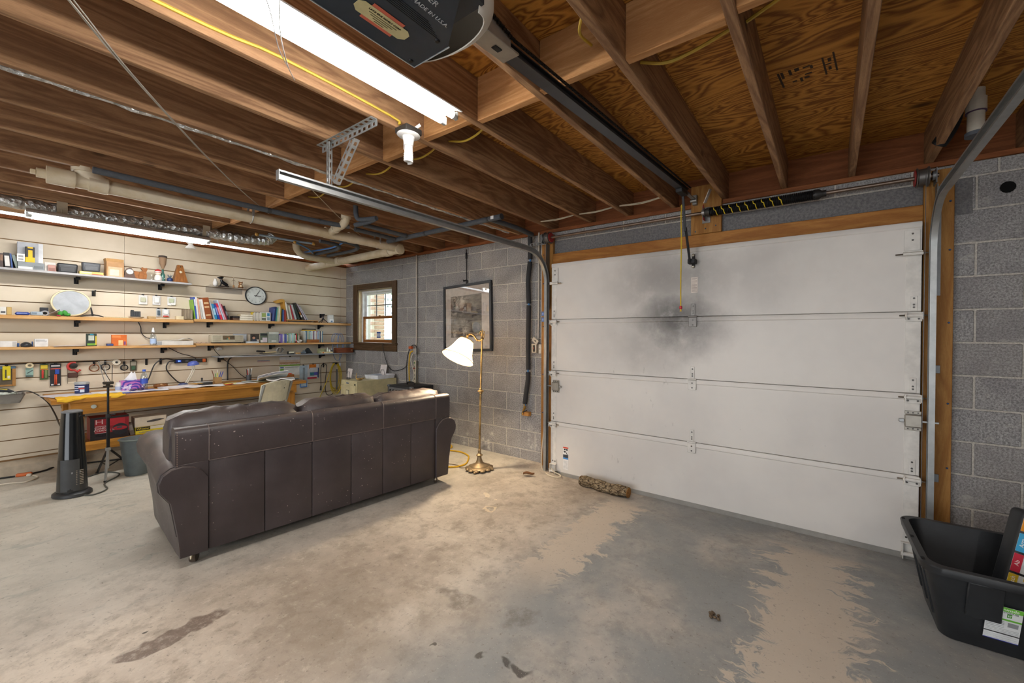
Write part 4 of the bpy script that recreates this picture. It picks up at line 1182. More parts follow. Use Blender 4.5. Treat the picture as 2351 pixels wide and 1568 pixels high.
for a in (.1284, .69, 1.21, 1.702):
    bm = BM(); tube(bm, [(a, y_ - (.0015 if z_ < .8 else 0), z_ + (.0015 if z_ > .8 else 0)) for y_, z_ in BPROF[:7]], .0022, 5); ob('seam', bm, F('#6b5f5a', .6), sofa)
bm = BM(); tube(bm, [(.13, .0005, .6045), (1.70, .0005, .6045)], .0026, 5); ob('seam', bm, F('#6b5f5a', .6), sofa)
M_STITCH = F('#a08a76', .7)
bm = BM()
for k in range(20): b2(bm, (-.0125, -.0055, .55 + .0125 * k), (-.0105, -.0035, .557 + .0125 * k))
o = ob('stitching', bm, M_STITCH, sofa); o['kind'] = 'stuff'
ARM = [(0.0, .072), (-.010, .20), (-.030, .34), (-.040, .40), (-.062, .435), (-.085, .475), (-.090, .52), (-.074, .565), (-.036, .592), (.010, .600), (.058, .590), (.098, .560), (.126, .515), (.126, .072)]
def arm(sx, x0):
    def shape(y, k=1.0, inset=0.0):
        out = []
        rise = .085 * min(1, max(0, y / .45)) * min(1, max(0, (1.05 - y) / .2))
        for x, z in ARM:
            w = min(1, max(0, (z - .30) / .2))
            cx, cz = .03, .40
            xx, zz = cx + (x - cx) * (1 - inset), cz + (z - cz) * (1 - inset)
            out.append((x0 + sx * xx, zz + rise * w))
        return out
    bm = BM()
    ys = [.0, .006, .03]
    ins = [.035, .008, 0]
    rings = []
    for y, i_ in zip(ys, ins):
        rings.append([bm.verts.new((a, y - .012, b)) for a, b in shape(0, 1, i_)])
    for A, B in zip(rings, rings[1:]):
        for k in range(len(A)): bm.faces.new((A[k], A[(k + 1) % len(A)], B[(k + 1) % len(A)], B[k]))
    bm.faces.new(rings[0][::-1]); bm.faces.new(rings[-1])
    ob('arm_panel', bm, M_LEA, sofa)
    bm = BM(); rings = []
    Y = [.020, .04, .12, .22, .34, .46, .58, .70, .80, .86, .88]
    for y in Y:
        i_ = .03 if y in (.020, .88) else (.006 if y in (.04, .86) else -.012 * (.5 + .5 * math.sin(y * 23)))
        rings.append([bm.verts.new((a, y, b)) for a, b in shape(y, 1, i_)])
    for A, B in zip(rings, rings[1:]):
        for k in range(len(A)):
            f = bm.faces.new((A[k], A[(k + 1) % len(A)], B[(k + 1) % len(A)], B[k])); f.smooth = True
    bm.faces.new(rings[0][::-1]); bm.faces.new(rings[-1])
    a_ = ob('arm', bm, M_LEA, sofa)
    bm = BM(); tube(bm, [(a, .016, b) for a, b in shape(0, 1, -.004)[1:13]], .0035, 5); ob('piping', bm, F('#2a2322', .5), a_)
arm(1, 0.0); arm(-1, 1.83)
def pillow(bm, lo, hi, p=3.2, nx=22, nz=16, wr=.012, seed=0):
    c = [(a + b) / 2 for a, b in zip(lo, hi)]; h = [(b - a) / 2 for a, b in zip(lo, hi)]
    rr = random.Random(seed)
    ph = [rr.uniform(0, 6) for _ in range(6)]
    r = bmesh.ops.create_uvsphere(bm, u_segments=28, v_segments=18, radius=1.0)
    for v in r['verts']:
        x, y, z = v.co
        q = (abs(y) ** p + abs(z) ** p) ** (1 / p)
        m = (abs(x) ** 9 + q ** 9) ** (1 / 9)
        x, y, z = x / m, y / m, z / m
        k = 1 + wr * (math.sin(x * 19 + ph[0] + 3 * z) + .7 * math.sin(x * 33 + ph[1] - 5 * z) + .6 * math.sin(z * 11 + ph[2])) * (.3 + abs(z))
        v.co = (c[0] + h[0] * x, c[1] + h[1] * y * k, c[2] + h[2] * z * (1 + (k - 1) * .5))
    for f in {f for v in r['verts'] for f in v.link_faces}: f.smooth = True
for i, (a, b, zt) in enumerate(((-.035, .658, .880), (.660, 1.218, .872), (1.222, 1.842, .860))):
    bm = BM(); pillow(bm, (a, .085, .36), (b, .335, zt), 3.0, seed=i, wr=.04); c_ = ob('back_cushion', bm, M_LEA, sofa)
    bm = BM(); hx, cx = (b - a) / 2 * .90, (a + b) / 2
    tube(bm, [(cx + hx * t_, .205 + .0 * t_, zt + .001 - .030 * abs(t_) ** 5) for t_ in [k / 10 for k in range(-10, 11)]], .0035, 5); ob('piping', bm, F('#33292a', .5), c_)
bm = BM(); puffbox(bm, (.127, .086, .085), (1.703, .83, .27), .02); ob('seat_base', bm, M_LEA, sofa)
for i, (a, b) in enumerate(((.130, .655), (.657, 1.178), (1.18, 1.70))):
    bm = BM(); pillow(bm, (a, .25, .25), (b, .86, .46), 5, seed=9 + i, wr=.01); ob('seat_cushion', bm, M_LEA, sofa)
M_CW = F('#5b5147', .35, .5)
for x in (.075, 1.755):
    for y in (.075, .80):
        bm = BM(); lathe(bm, [(.012, -.016), (.030, -.015), (.033, -.010), (.033, .010), (.030, .015), (.012, .016)], (x, y, .034), 16, (R(90), 0, R(60))); cw = ob('caster', bm, M_CW, sofa)
        bm = BM(); tube(bm, [(x + .037 * math.cos(R(a)) * .5, y + .037 * math.cos(R(a)) * .86, .034 + .037 * math.sin(R(a))) for a in range(20, 200, 20)], .006, 5); cyl(bm, (x, y, .06), (x, y, .085), .012, n=10); ob('caster_fork', bm, F('#9a8c74', .35, .7), cw)

# ------------------------------------------------------------------ brass floor lamp
def m_brass():
    t = T('old_brass'); n = t.noise(t.obj(), 18, 4, .65)
    return t.done(t.mix(t.step(n, .3, .7), '#8b6f45', '#c3a269'), .38, .8, .5)
M_BRASS = m_brass()
lamp = thing('floor_lamp', 'antique brass bridge floor lamp with lit cream bell shade', 'floor lamp', (3.165, -.54, 0))
bm = BM()
lathe(bm, [(.118, .022), (.122, .028), (.112, .036), (.092, .040), (.085, .050), (.060, .058), (.036, .075), (.024, .110), (.020, .135), (.030, .142), (.033, .150), (.024, .158), (.015, .166), (.014, .195), (.018, .198), (.012, .21)], (0, 0, 0), 28)
for k in range(12):
    a = 2 * PI * k / 12; ball(bm, (.114 * math.cos(a), .114 * math.sin(a), .020), (.030, .030, .014), 8)
ob('base', bm, F('#9a8566', .5, .55), lamp)
for k in range(4):
    a = R(25 + 90 * k); bm = BM(); ball(bm, (.128 * math.cos(a), .128 * math.sin(a), .012), (.026, .016, .012), 8, (0, 0, a)); ob('foot', bm, F('#9a8566', .5, .55), lamp)
bm = BM(); cyl(bm, (0, 0, .20), (.012, 0, .79), .0105, n=12); ob('lower_pole', bm, M_BRASS, lamp)
bm = BM(); lathe(bm, [(.011, -.025), (.018, -.02), (.016, -.008), (.031, .0), (.031, .008), (.016, .014), (.014, .03), (.009, .034)], (.012, 0, .79), 18); ob('pole_knob', bm, M_BRASS, lamp)
bm = BM(); cyl(bm, (.012, 0, .82), (.030, 0, 1.33), .0090, n=12); ob('upper_pole', bm, M_BRASS, lamp)
bm = BM(); lathe(bm, [(.012, 0), (.017, .01), (.013, .02), (.006, .03), (.010, .05), (.014, .065), (.006, .085), (.003, .105)], (.030, 0, 1.31), 14)
for s in (-1, 1):
    for q in (0, 1):
        tube(bm, [(.030 + s * (.014 + .016 * math.sin(R(a))) * (1 if q else .7), s * .004, 1.325 + .032 * q + .020 * (1 - math.cos(R(a)))) for a in range(0, 300, 25)], .0040, 5)
ob('finial', bm, M_BRASS, lamp)
bm = BM(); tube(bm, smooth_path([(.030, 0, 1.315), (.0, -.008, 1.302), (-.03, -.02, 1.318), (-.055, -.035, 1.352), (-.085, -.05, 1.368), (-.105, -.062, 1.352), (-.112, -.068, 1.325)], 5), [.0085] * 31, 10)
ball(bm, (-.108, -.066, 1.352), .016, 10); ball(bm, (-.02, -.016, 1.306), (.013, .013, .011), 8)
ob('bridge_arm', bm, M_BRASS, lamp)
ax = Vector((-.033, -.531, -.843)).normalized()
q_ = Vector((0, 0, -1)).rotation_difference(ax)
top = Vector((3.056 - 3.165, -.62 + .54, 1.300))
prof = [(.072, .0), (.080, -.018), (.090, -.045), (.100, -.080), (.112, -.118), (.130, -.155), (.152, -.185), (.163, -.203)]
bm = BM(); lathe(bm, prof, (0, 0, 0), 40, None, False)
def m_shade():
    t = T('cream_silk_shade')
    d = t.n('ShaderNodeBsdfDiffuse', {'Color': rgb('#e2cfae')}); tr = t.n('ShaderNodeBsdfTranslucent', {'Color': rgb('#efd9b2')})
    mx = t.n('ShaderNodeMixShader', {0: .5}); t.t.links.new(d.outputs[0], mx.inputs[1]); t.t.links.new(tr.outputs[0], mx.inputs[2]); t.t.links.new(mx.outputs[0], t.out.inputs['Surface'])
    return t.m
sh = ob('lamp_shade', bm, m_shade(), lamp, top); sh.rotation_mode = 'QUATERNION'; sh.rotation_quaternion = q_
bm = BM()
for k in range(8):
    a = 2 * PI * k / 8; tube(bm, [(r_ * 1.004 * math.cos(a), r_ * 1.004 * math.sin(a), z_) for r_, z_ in prof], .0013, 4)
ob('shade_seams', bm, F('#a98f68', .7), sh)
bm = BM(); tube(bm, [(.163 * math.cos(2 * PI * k / 40), .163 * math.sin(2 * PI * k / 40), -.203) for k in range(40)], .0038, 6, True); ob('bottom_trim', bm, F('#8a7656', .7), sh)
bm = BM(); tube(bm, [(.073 * math.cos(2 * PI * k / 30), .073 * math.sin(2 * PI * k / 30), 0) for k in range(30)], .0040, 6, True)
for k in range(3):
    a = 2 * PI * k / 3; tube(bm, [(0, 0, -.012), (.072 * math.cos(a), .072 * math.sin(a), 0)], .002, 4)
ob('top_trim', bm, F('#a98c5c', .6), sh)
bm = BM(); lathe(bm, [(.012, .0), (.014, -.05), (.012, -.055)], (0, 0, 0), 12); ob('bulb_holder', bm, M_BRASS, sh)
def m_bulb():
    t = T('lit_bulb'); e = t.n('ShaderNodeEmission', {'Color': (1, .80, .55, 1), 'Strength': 12.0}); t.t.links.new(e.outputs[0], t.out.inputs['Surface']); return t.m
bm = BM(); lathe(bm, [(.010, -.055), (.014, -.065), (.029, -.095), (.030, -.110), (.022, -.128), (.006, -.136)], (0, 0, 0), 16); ob('bulb', bm, m_bulb(), sh)
pl = bpy.data.lights.new('lamp_light', 'POINT'); pl.energy = LAMP_WATTS; pl.color = (1.0, .80, .56); pl.shadow_soft_size = .03
plo = bpy.data.objects.new('lamp_light', pl); COL.objects.link(plo); plo.location = Vector((3.165, -.54, 0)) + top + ax * .150

# ------------------------------------------------------------------ framed picture on a black strap
pic = thing('framed_picture', 'black framed black and white print hung crooked on the block wall', 'picture', (2.436, -.028, 1.569), rot=(R(-1.2), R(-2.4), 0))
W2, H2 = .412, .412
M_FRM = F('#23272d', .4)
for lo, hi in (((-W2, -.016, H2 - .030), (W2, .012, H2)), ((-W2, -.016, -H2), (W2, .012, -H2 + .030)), ((-W2, -.016, -H2 + .0305), (-W2 + .032, .012, H2 - .0305)), ((W2 - .032, -.016, -H2 + .0305), (W2, .012, H2 - .0305))):
    bm = BM(); b2(bm, lo, hi, .003); ob('frame_rail', bm, M_FRM, pic)
bm = BM(); b2(bm, (-W2 + .030, .002, -H2 + .028), (W2 - .030, .010, H2 - .028)); ob('mat_board', bm, F('#c6bbb0', .8), pic)
def m_print():
    t = T('monochrome_print'); p = t.obj(); s = t.sep(p)
    n = t.noise(p, 9, 6, .7, .5); n2 = t.noise(t.map(p, (3, 1, 12)), 3, 5, .65)
    col = t.mix(t.step(n2, .35, .65), '#4f4843', '#7d756d')
    white = t.math('MULTIPLY', t.step(n, .50, .58), t.math('MAXIMUM', t.math('MULTIPLY', t.step(s[0], .05, -.10), t.step(s[2], -.02, .12)), t.step(s[2], -.08, -.22)))
    col = t.mix(t.math('MULTIPLY', white, .8), col, '#c6bcac')
    col = t.mix(t.math('MULTIPLY', t.step(t.noise(p, 16, 5, .7), .55, .65), .6), col, '#2b2724')
    return t.done(col, .7, 0, .2)
bm = BM(); b2(bm, (-.285, .0005, -.235), (.245, .0018, .275)); ob('print', bm, m_print(), pic)
t = T('picture_glass'); tr = t.n('ShaderNodeBsdfTransparent'); gl = t.n('ShaderNodeBsdfGlossy', {'Roughness': .015}); mx = t.n('ShaderNodeMixShader', {0: .09}); t.t.links.new(tr.outputs[0], mx.inputs[1]); t.t.links.new(gl.outputs[0], mx.inputs[2]); t.t.links.new(mx.outputs[0], t.out.inputs['Surface'])
bm = BM(); b2(bm, (-W2 + .030, -.010, -H2 + .028), (W2 - .030, -.008, H2 - .028)); ob('glass', bm, t.m, pic)
bm = BM(); b2(bm, (-.006, -.004, .412), (.006, .002, .80), .002); b2(bm, (-.014, -.008, .72), (.014, .004, .79), .004); b2(bm, (-.011, -.008, .42), (.011, .004, .46), .003); ob('strap', bm, F('#17171a', .5), pic)
bm = BM(); tube(bm, [(-.055, -.006, .462), (-.02, -.008, .452), (.0, -.008, .455)], .007, 6); tube(bm, [(-.05, -.006, .445), (-.02, -.008, .452)], .005, 5); tube(bm, [(0, -.004, .80), (0, .0, .835)], .004, 5); ob('buckle', bm, F('#222226', .4, .4), pic)

# ------------------------------------------------------------------ conduits, pipe, switches and cords on the block wall
M_COND = F('#b5aea3', .5, .1)
cd = thing('electric_conduit', 'white painted conduit running down to the outlet by the window', 'conduit', (1.452, -.018, 1.17), group='wall conduits')
bm = BM(); tube(bm, smooth_path([(0, 0, 0), (-.004, 0, .06), (.004, 0, .12), (.004, 0, .55), (.0, 0, 1.26)], 4), .0105, 10); ob('tube', bm, M_COND, cd)
bm = BM(); cyl(bm, (.003, 0, .72), (.003, 0, .75), .0125, n=12); ob('coupling', bm, M_COND, cd)
bm = BM(); b2(bm, (-.035, -.030, -.075), (.035, .017, .005), .004); ob('outlet_box', bm, F('#a59f96', .5, .2), cd)
ps = thing('power_strip', 'beige power strip fixed upright below the wall outlet', 'power strip', (1.448, -.022, .85))
bm = BM(); b2(bm, (-.025, -.020, -.15), (.025, .020, .16), .008); ob('body', bm, F('#b9b09b', .5), ps)
bm = BM()
for z in (-.10, -.05, .01, .06): b2(bm, (-.010, -.0215, z), (.010, -.0195, z + .028), .002)
o = ob('sockets', bm, F('#6f685c', .5), ps); o['kind'] = 'stuff'
bm = BM(); b2(bm, (-.010, -.024, .12), (.010, -.019, .14), .002); ob('switch', bm, F('#4a7a3c', .4), ps)
bm = BM(); b2(bm, (-.018, -.028, .045), (.018, -.020, .065), .003); ob('plug', bm, F('#8c3a2a', .5), ps)
for lab, pts, r, c in (('yellow extension cord plugged in at the window outlet', [(1.43, -.055, 1.14), (1.375, -.06, 1.10), (1.355, -.06, .95), (1.36, -.06, .80), (1.38, -.06, .60), (1.40, -.07, .30)], .009, '#c7a020'),
                       ('black cord looped over the window outlet', [(1.30, -.05, .55), (1.29, -.05, .95), (1.36, -.06, 1.15), (1.45, -.06, 1.22), (1.51, -.05, 1.16), (1.50, -.045, .85), (1.51, -.05, .62)], .006, '#23211f'),
                       ('white cord hanging from the outlet to the power strip', [(1.42, -.05, 1.10), (1.38, -.05, 1.02), (1.41, -.045, .92), (1.44, -.045, .84), (1.43, -.045, .76), (1.35, -.05, .66)], .006, '#c9c2b2'),
                       ('thin black charger cord trailing from the window sill', [(.73, -.050, 1.235), (.74, -.050, 1.15), (.785, -.02, .945), (.86, -.02, .875), (.95, -.02, .845), (1.10, -.02, .865), (1.22, -.02, .91), (1.275, -.03, .98)], .0045, '#1c1c1e')):
    b = Vector(pts[0]); bm = BM(); cable(bm, [Vector(p) - b for p in pts], r, 6); tag(ob('extension_cord', bm, F(c, .55), None, b), lab, 'cord', 'cords by the window outlet')
bm = BM(); b2(bm, (-.03, -.018, -.018), (.03, .018, .018), .005); tag(ob('cord_plug', bm, F('#b3501f', .5), None, (1.40, -.066, 1.185)), 'orange plug pushed into the window outlet', 'plug')

wp = thing('water_pipe', 'black foam covered water pipe dropping to a brass hose tap by the door', 'pipe', (3.385, -.055, .52))
def Wp(x, y, z): return (x - 3.385, y + .055, z - .52)
for pts in ([(3.455, -.10, 2.42), (3.432, -.075, 2.40), (3.425, -.06, 2.30), (3.42, -.055, 2.17)], [(3.418, -.055, 2.145), (3.395, -.055, 1.95), (3.40, -.055, 1.80), (3.405, -.055, 1.70)], [(3.405, -.055, 1.68), (3.400, -.055, 1.3), (3.402, -.055, .99)], [(3.40, -.055, .965), (3.395, -.05, .88), (3.372, -.05, .74), (3.355, -.05, .62)]):
    bm = BM(); tube(bm, [Wp(*p) for p in smooth_path(pts, 5)], .0255, 12); ob('foam_sleeve', bm, F('#2b2c2f', .8), wp)
bm = BM(); tube(bm, [Wp(3.425, -.055, 2.18), Wp(3.40, -.055, 1.95), Wp(3.405, -.055, 1.69), Wp(3.40, -.055, .98), Wp(3.356, -.05, .60)], .011, 10); ob('pipe_core', bm, F('#3f78b0', .4), wp)
bm = BM(); cyl(bm, Wp(3.354, -.05, .625), Wp(3.352, -.05, .585), .013, n=10); ball(bm, Wp(3.352, -.052, .572), (.015, .015, .014), 10); tube(bm, [Wp(3.352, -.055, .565), Wp(3.350, -.075, .54), Wp(3.350, -.085, .505)], .010, 8); cyl(bm, Wp(3.352, -.06, .57), Wp(3.385, -.085, .588), .004, n=6); ob('tap', bm, F('#a5803f', .4, .7), wp)
bm = BM(); b2(bm, Wp(3.312, -.052, .488), Wp(3.408, -.002, .530), .004); ob('backing_block', bm, F('#c08a4a', .7), wp)
bm = BM(); tube(bm, [Wp(3.36, -.09, .535), Wp(3.42, -.10, .56)], .006, 6); ob('tap_handle', bm, F('#1f1d1c', .6), wp)
for x, z0, lab in ((3.506, 1.30, 'grey conduit dropping to the open switch box'), (3.545, 1.28, 'white cable dropping to the switch beside the pine jamb')):
    c_ = thing('electric_conduit', lab, 'conduit', (x, -.016, z0), group='wall conduits')
    bm = BM(); tube(bm, smooth_path([(-.012 if x < 3.52 else .0, 0, 0), (0, 0, .06), (.002, 0, .5), (0, 0, 1.15)], 4), .0095 if x < 3.52 else .006, 8); ob('tube', bm, M_COND, c_)
    bm = BM(); cyl(bm, (.001, 0, .62), (.001, 0, .65), .0115 if x < 3.52 else .008, n=10); ob('coupling', bm, M_COND, c_)
sb = thing('switch_box', 'open metal switch box with dangling tilted cover plate', 'switch', (3.475, -.002, 1.22))
bm = BM(); b2(bm, (-.033, -.050, -.05), (.033, .0, .05), .004); ob('box', bm, F('#b3ab9d', .5, .2), sb)
bm = BM(); b2(bm, (-.012, -.058, -.035), (.012, -.048, .035), .003); ob('switch', bm, F('#26221f', .5), sb)
bm = BM(); b2(bm, (-.006, -.061, -.01), (.006, -.057, .012), .002); ob('toggle', bm, F('#7e3a34', .5), sb)
bm = BM(); bx(bm, (.02, -.056, .082), (.082, .004, .05), (0, R(35), 0), .003); ob('cover_plate', bm, F('#b5ada0', .45, .2), sb)
bm = BM(); bx(bm, (.024, -.0585, .080), (.022, .003, .009), (0, R(35), 0)); ob('slot', bm, F('#2f2a26', .6), sb)
sb = thing('switch_box', 'white wall button box against the pine jamb', 'switch', (3.540, -.002, 1.215))
bm = BM(); b2(bm, (-.020, -.032, -.05), (.020, -.0, .05), .004); ob('box', bm, F('#c9c1b4', .5), sb)
bm = BM(); cyl(bm, (0, -.032, 0), (0, -.036, 0), .006, n=10); ob('button', bm, F('#8a7a5c', .5), sb)
for z, lab in ((1.585, 'upper small blue plastic clip on the left pine jamb'), (1.525, 'lower small blue plastic clip on the left pine jamb')):
    bm = BM(); b2(bm, (-.024, -.010, -.024), (.024, 0, .024), .003); o = tag(ob('wall_clip', bm, F('#5c6f96', .5), None, (3.588, -.0385, z)), lab, 'clip', 'blue clips on the jamb')
    bm = BM(); b2(bm, (-.010, -.013, -.010), (.010, -.0095, .010), .002); ob('clip_centre', bm, F('#7d9ad8', .5), o)
bm = BM()
cable(bm, [(.0, 0, .0), (-.006, 0, -.28), (-.03, -.005, -.55), (-.025, -.02, -.70), (.03, -.07, -.745), (.14, -.13, -.750), (.24, -.15, -.748), (.275, -.12, -.748), (.24, -.075, -.745), (.17, -.065, -.735), (.135, -.072, -.70)], .0062, 7, 6)
tag(ob('pull_rope', bm, F('#cfc4ae', .8), None, (3.628, -.058, .72)), 'cream pull rope trailing from the left track to the door corner', 'rope')
bm = BM(); P = [(2.20, -.08, .010), (2.33, -.16, .010), (2.345, -.23, .010), (2.39, -.275, .010), (2.56, -.24, .010), (2.74, -.29, .010), (2.83, -.37, .010), (2.93, -.50, .010), (2.94, -.60, .010), (2.88, -.68, .010), (2.72, -.73, .010)]
cable(bm, [Vector(p) - Vector(P[0]) for p in P], .008, 7); tag(ob('extension_cord', bm, F('#cfa41f', .5), None, P[0]), 'yellow extension cord looping on the floor behind the sofa end', 'cord')
bm = BM(); P = [(3.05, -.56, .006), (2.98, -.62, .006), (2.9, -.58, .006), (2.72, -.62, .006)]
cable(bm, [Vector(p) - Vector(P[0]) for p in P], .003, 6); tag(ob('brown_cord', bm, F('#5d4a35', .6), None, P[0]), 'thin brown lamp cord trailing towards the sofa', 'cord')

# ------------------------------------------------------------------ log, leaf and floor debris
def m_bark():
    t = T('rough_bark'); p = t.obj(); v = t.voro(t.map(p, (9, 24, 24)), 1.6, 'DISTANCE_TO_EDGE'); n = t.noise(p, 30, 5, .7)
    col = t.mix(t.step(n, .3, .7), '#5d4c38', '#a8977c'); col = t.mix(t.step(v, .10, .0), col, '#2c2219')
    t.bump(t.math('ADD', v, t.math('MULTIPLY', n, .5)), 1.0, .02)
    return t.done(col, .95, 0, .1)
lg = thing('firewood_log', 'split firewood log with rough bark lying against the garage door', 'log', (4.40, -.215, floor_z(4.40, -.215) - .002), R(-3))
bm = BM(); rings = []
N_ = 18
for i in range(15):
    x = -.245 + .49 * i / 14
    r_ = .050 * (1 + .10 * math.sin(i * 1.3) + .05 * math.sin(i * 3.1)) * (1.0 if 0 < i < 14 else .93)
    ring = []
    for k in range(N_):
        a = 2 * PI * k / N_
        q = r_ * (1 + .10 * math.sin(3 * a + i * .35) + random.uniform(-.05, .05))
        ring.append(bm.verts.new((x, q * math.cos(a) * 1.05, .048 + q * math.sin(a) * .90 + .006 * math.sin(i * .5))))
    rings.append(ring)
for A, B in zip(rings, rings[1:]):
    for k in range(N_):
        f = bm.faces.new((A[k], A[(k + 1) % N_], B[(k + 1) % N_], B[k])); f.smooth = True
bm.faces.new(rings[0][::-1]); bm.faces.new(rings[-1])
ob('bark', bm, m_bark(), lg)
for s in (-1, 1):
    bm = BM(); lathe(bm, [(.044, 0), (.042, .005), (.03, .007), (.0, .008)], (s * .244, 0, .048), 16, (0, R(90) * s, 0)); ob('cut_end', bm, wood('cut_log_end', '#b3854e', '#7c5428', 'X', 3, 9, False, .9), lg)
bm = BM(); sheet(bm, 8, 4, lambda u, v: (.11 * (u - .5), .05 * (v - .5) * math.sin(PI * min(1, .12 + u * .86)), .006 + .016 * abs(v - .5) * 2 + .006 * math.sin(u * 6)), .0012)
tag(ob('dead_leaf', bm, F('#7a5230', .8), None, (3.665, -.372, .0), (0, 0, R(40))), 'curled brown dead leaf on the floor near the lamp', 'leaf')
bm = BM()
for k in range(9):
    c = (random.uniform(-.03, .03), random.uniform(-.02, .02), .007); ball(bm, c, (random.uniform(.006, .014), random.uniform(.005, .010), .007), 6, (random.random() * 3, 0, random.random() * 3))
o = tag(ob('dirt_clump', bm, F('#5b4c3b', .95), None, (5.62, -1.43, 0)), 'little clump of dried dirt on the floor by the wheel track', 'dirt'); o['kind'] = 'stuff'

# ------------------------------------------------------------------ black storage tote with exercise roller pack
def loft(bm, rings, n=8):
    """rings of (z, x0, x1, y0, y1, corner radius)"""
    R_ = []
    for z, x0, x1, y0, y1, r in rings:
        pts = []
        for cx, cy, a0 in ((x1 - r, y1 - r, 0), (x0 + r, y1 - r, 90), (x0 + r, y0 + r, 180), (x1 - r, y0 + r, 270)):
            for k in range(n + 1):
                a = R(a0 + 90 * k / n); pts.append(bm.verts.new((cx + r * math.cos(a), cy + r * math.sin(a), z)))
        R_.append(pts)
    for A, B in zip(R_, R_[1:]):
        m = len(A)
        for k in range(m):
            f = bm.faces.new((A[k], A[(k + 1) % m], B[(k + 1) % m], B[k])); f.smooth = True
    return R_
def m_totes():
    t = T('black_tote_plastic'); p = t.obj(); n = t.noise(p, 6, 4, .6)
    s = t.step(t.voro(t.map(p, (2, 2, 5), rot=(.5, .3, .2)), 5, 'DISTANCE_TO_EDGE'), .012, .0)
    s = t.math('MULTIPLY', s, t.step(t.noise(p, 4, 3), .55, .65))
    col = t.mix(t.step(n, .3, .7), '#17191c', '#24272a'); col = t.mix(t.math('MULTIPLY', s, .5), col, '#77777a')
    t.bump(t.noise(p, 150, 2), .12, .002)
    return t.done(col, .42, 0, .5)
M_TOTE = m_totes()
tt = thing('storage_tote', 'open black plastic storage tote standing by the right jamb', 'storage tote', (6.81, -.78, .0), R(1.5))
bm = BM()
O = [(.0, -.31, .31, -.175, .175, .045), (.004, -.318, .318, -.182, .182, .05), (.30, -.375, .375, -.275, .275, .06), (.325, -.380, .380, -.282, .282, .06), (.328, -.400, .400, -.302, .302, .07), (.356, -.404, .404, -.306, .306, .07), (.362, -.400, .400, -.302, .302, .07), (.362, -.372, .372, -.274, .274, .06), (.340, -.368, .368, -.270, .270, .06), (.012, -.308, .308, -.172, .172, .045)]
rs = loft(bm, O); bm.faces.new(rs[0][::-1]); bm.faces.new(rs[-1])
ob('tub', bm, M_TOTE, tt)
for x, y, w, d_ in ((-.345, .10, .014, .05), (-.345, -.02, .014, .05), (-.345, -.14, .014, .05)):
    bm = BM(); bx(bm, (x - .008, y, .18), (.012, .022, .20), (0, R(-11), 0), .003); ob('rib', bm, M_TOTE, tt)
bm = BM(); bx(bm, (-.20, -.268, .245), (.11, .012, .17), (R(14.5), 0, 0), .004); ob('handle_recess', bm, M_TOTE, tt)
for y in (-.24, .0, .24):
    bm = BM(); b2(bm, (-.397, y - .012, .3615), (-.384, y + .012, .3635)); ob('lid_slot', bm, F('#08080a', .8), tt)
for x in (-.12, .16):
    bm = BM(); bx(bm, (x, .262, .22), (.12, .010, .22), (R(-16), 0, 0), .003); ob('inner_rib', bm, M_TOTE, tt)
lb = ob('product_label', (lambda b: (bx(b, (0, 0, 0), (.104, .0012, .178)), b)[1])(BM()), F('#d9dcdd', .5), tt, (-.140, -.2435, .163), (R(17.3), 0, 0))
def lp(x0, x1, z0, z1, c):
    bm = BM(); b2(bm, (x0, -.0016, z0), (x1, -.0008, z1)); ob('label_print', bm, F(c, .5), lb)
lp(-.052, .052, .068, .089, '#69b33c'); lp(-.052, -.016, .036, .066, '#27358a'); lp(-.052, .052, .022, .030, '#69b33c'); lp(.008, .022, .040, .058, '#4b8f3a'); lp(-.052, .052, -.052, -.048, '#2a2a2c')
lp(.014, .044, -.008, .014, '#8c8f92')
for k in range(5): lp(-.048, .004, .014 - .008 * k, .016 - .008 * k, '#9fa2a4')
for k in range(4): lp(-.048, .048, -.026 - .007 * k, -.0245 - .007 * k, '#a8abad')
for k in range(3): lp(-.048, .048, -.062 - .010 * k, -.0612 - .010 * k, '#b7babb')
lp(-.052, .052, -.089, -.086, '#3a3f9a')
text('label_print', 'Greenmade', .017, F('#f2f5ee', .5), lb, (0, -.0018, .0785), (R(90), 0, 0))
text('label_print', 'STORAGE', .010, F('#6a6d70', .5), lb, (.018, -.0012, .062), (R(90), 0, 0))
text('label_print', '27', .011, F('#f2f5ee', .5), lb, (.015, -.0018, .049), (R(90), 0, 0))
rp = thing('exercise_pack', 'tall black exercise pack with coloured panels leaning in the tote', 'exercise pack', (6.735, -.79, .035), rot=(R(-6), R(13), R(8)))
bm = BM(); b2(bm, (-.055, -.045, 0), (.135, .065, .54), .022, 3); ob('carton', bm, F('#1b1e22', .5), rp)
for k, (c, s_) in enumerate((('#d8b92e', 'Stretch'), ('#c02c40', 'Ab'), ('#3fa2cf', 'Arm'), ('#e39226', 'Leg'))):
    z = .175 + .092 * k
    bm = BM(); b2(bm, (-.050, -.0475, z), (.128, -.0458, z + .082), .001); pn = ob('panel', bm, F('#dfe3e2', .5), rp)
    bm = BM(); b2(bm, (-.050, -.0485, z), (-.018, -.0476, z + .082)); b2(bm, (.0, -.0485, z + .062), (.128, -.0476, z + .076)); ob('panel_print', bm, F(c, .5), pn)
    bm = BM(); tube(bm, [(.02, -.049, z + .030), (.045, -.049, z + .048), (.065, -.049, z + .030), (.095, -.049, z + .036)], .0045, 5); ball(bm, (.038, -.049, z + .054), .006, 8); tube(bm, [(.06, -.049, z + .034), (.085, -.049, z + .014)], .004, 5); ob('panel_print', bm, F('#3b4a66', .5), pn)
    text('panel_print', s_, .022, F('#f5f0e6', .5), pn, (-.034, -.0490, z + .041), (R(90), R(-90), 0))
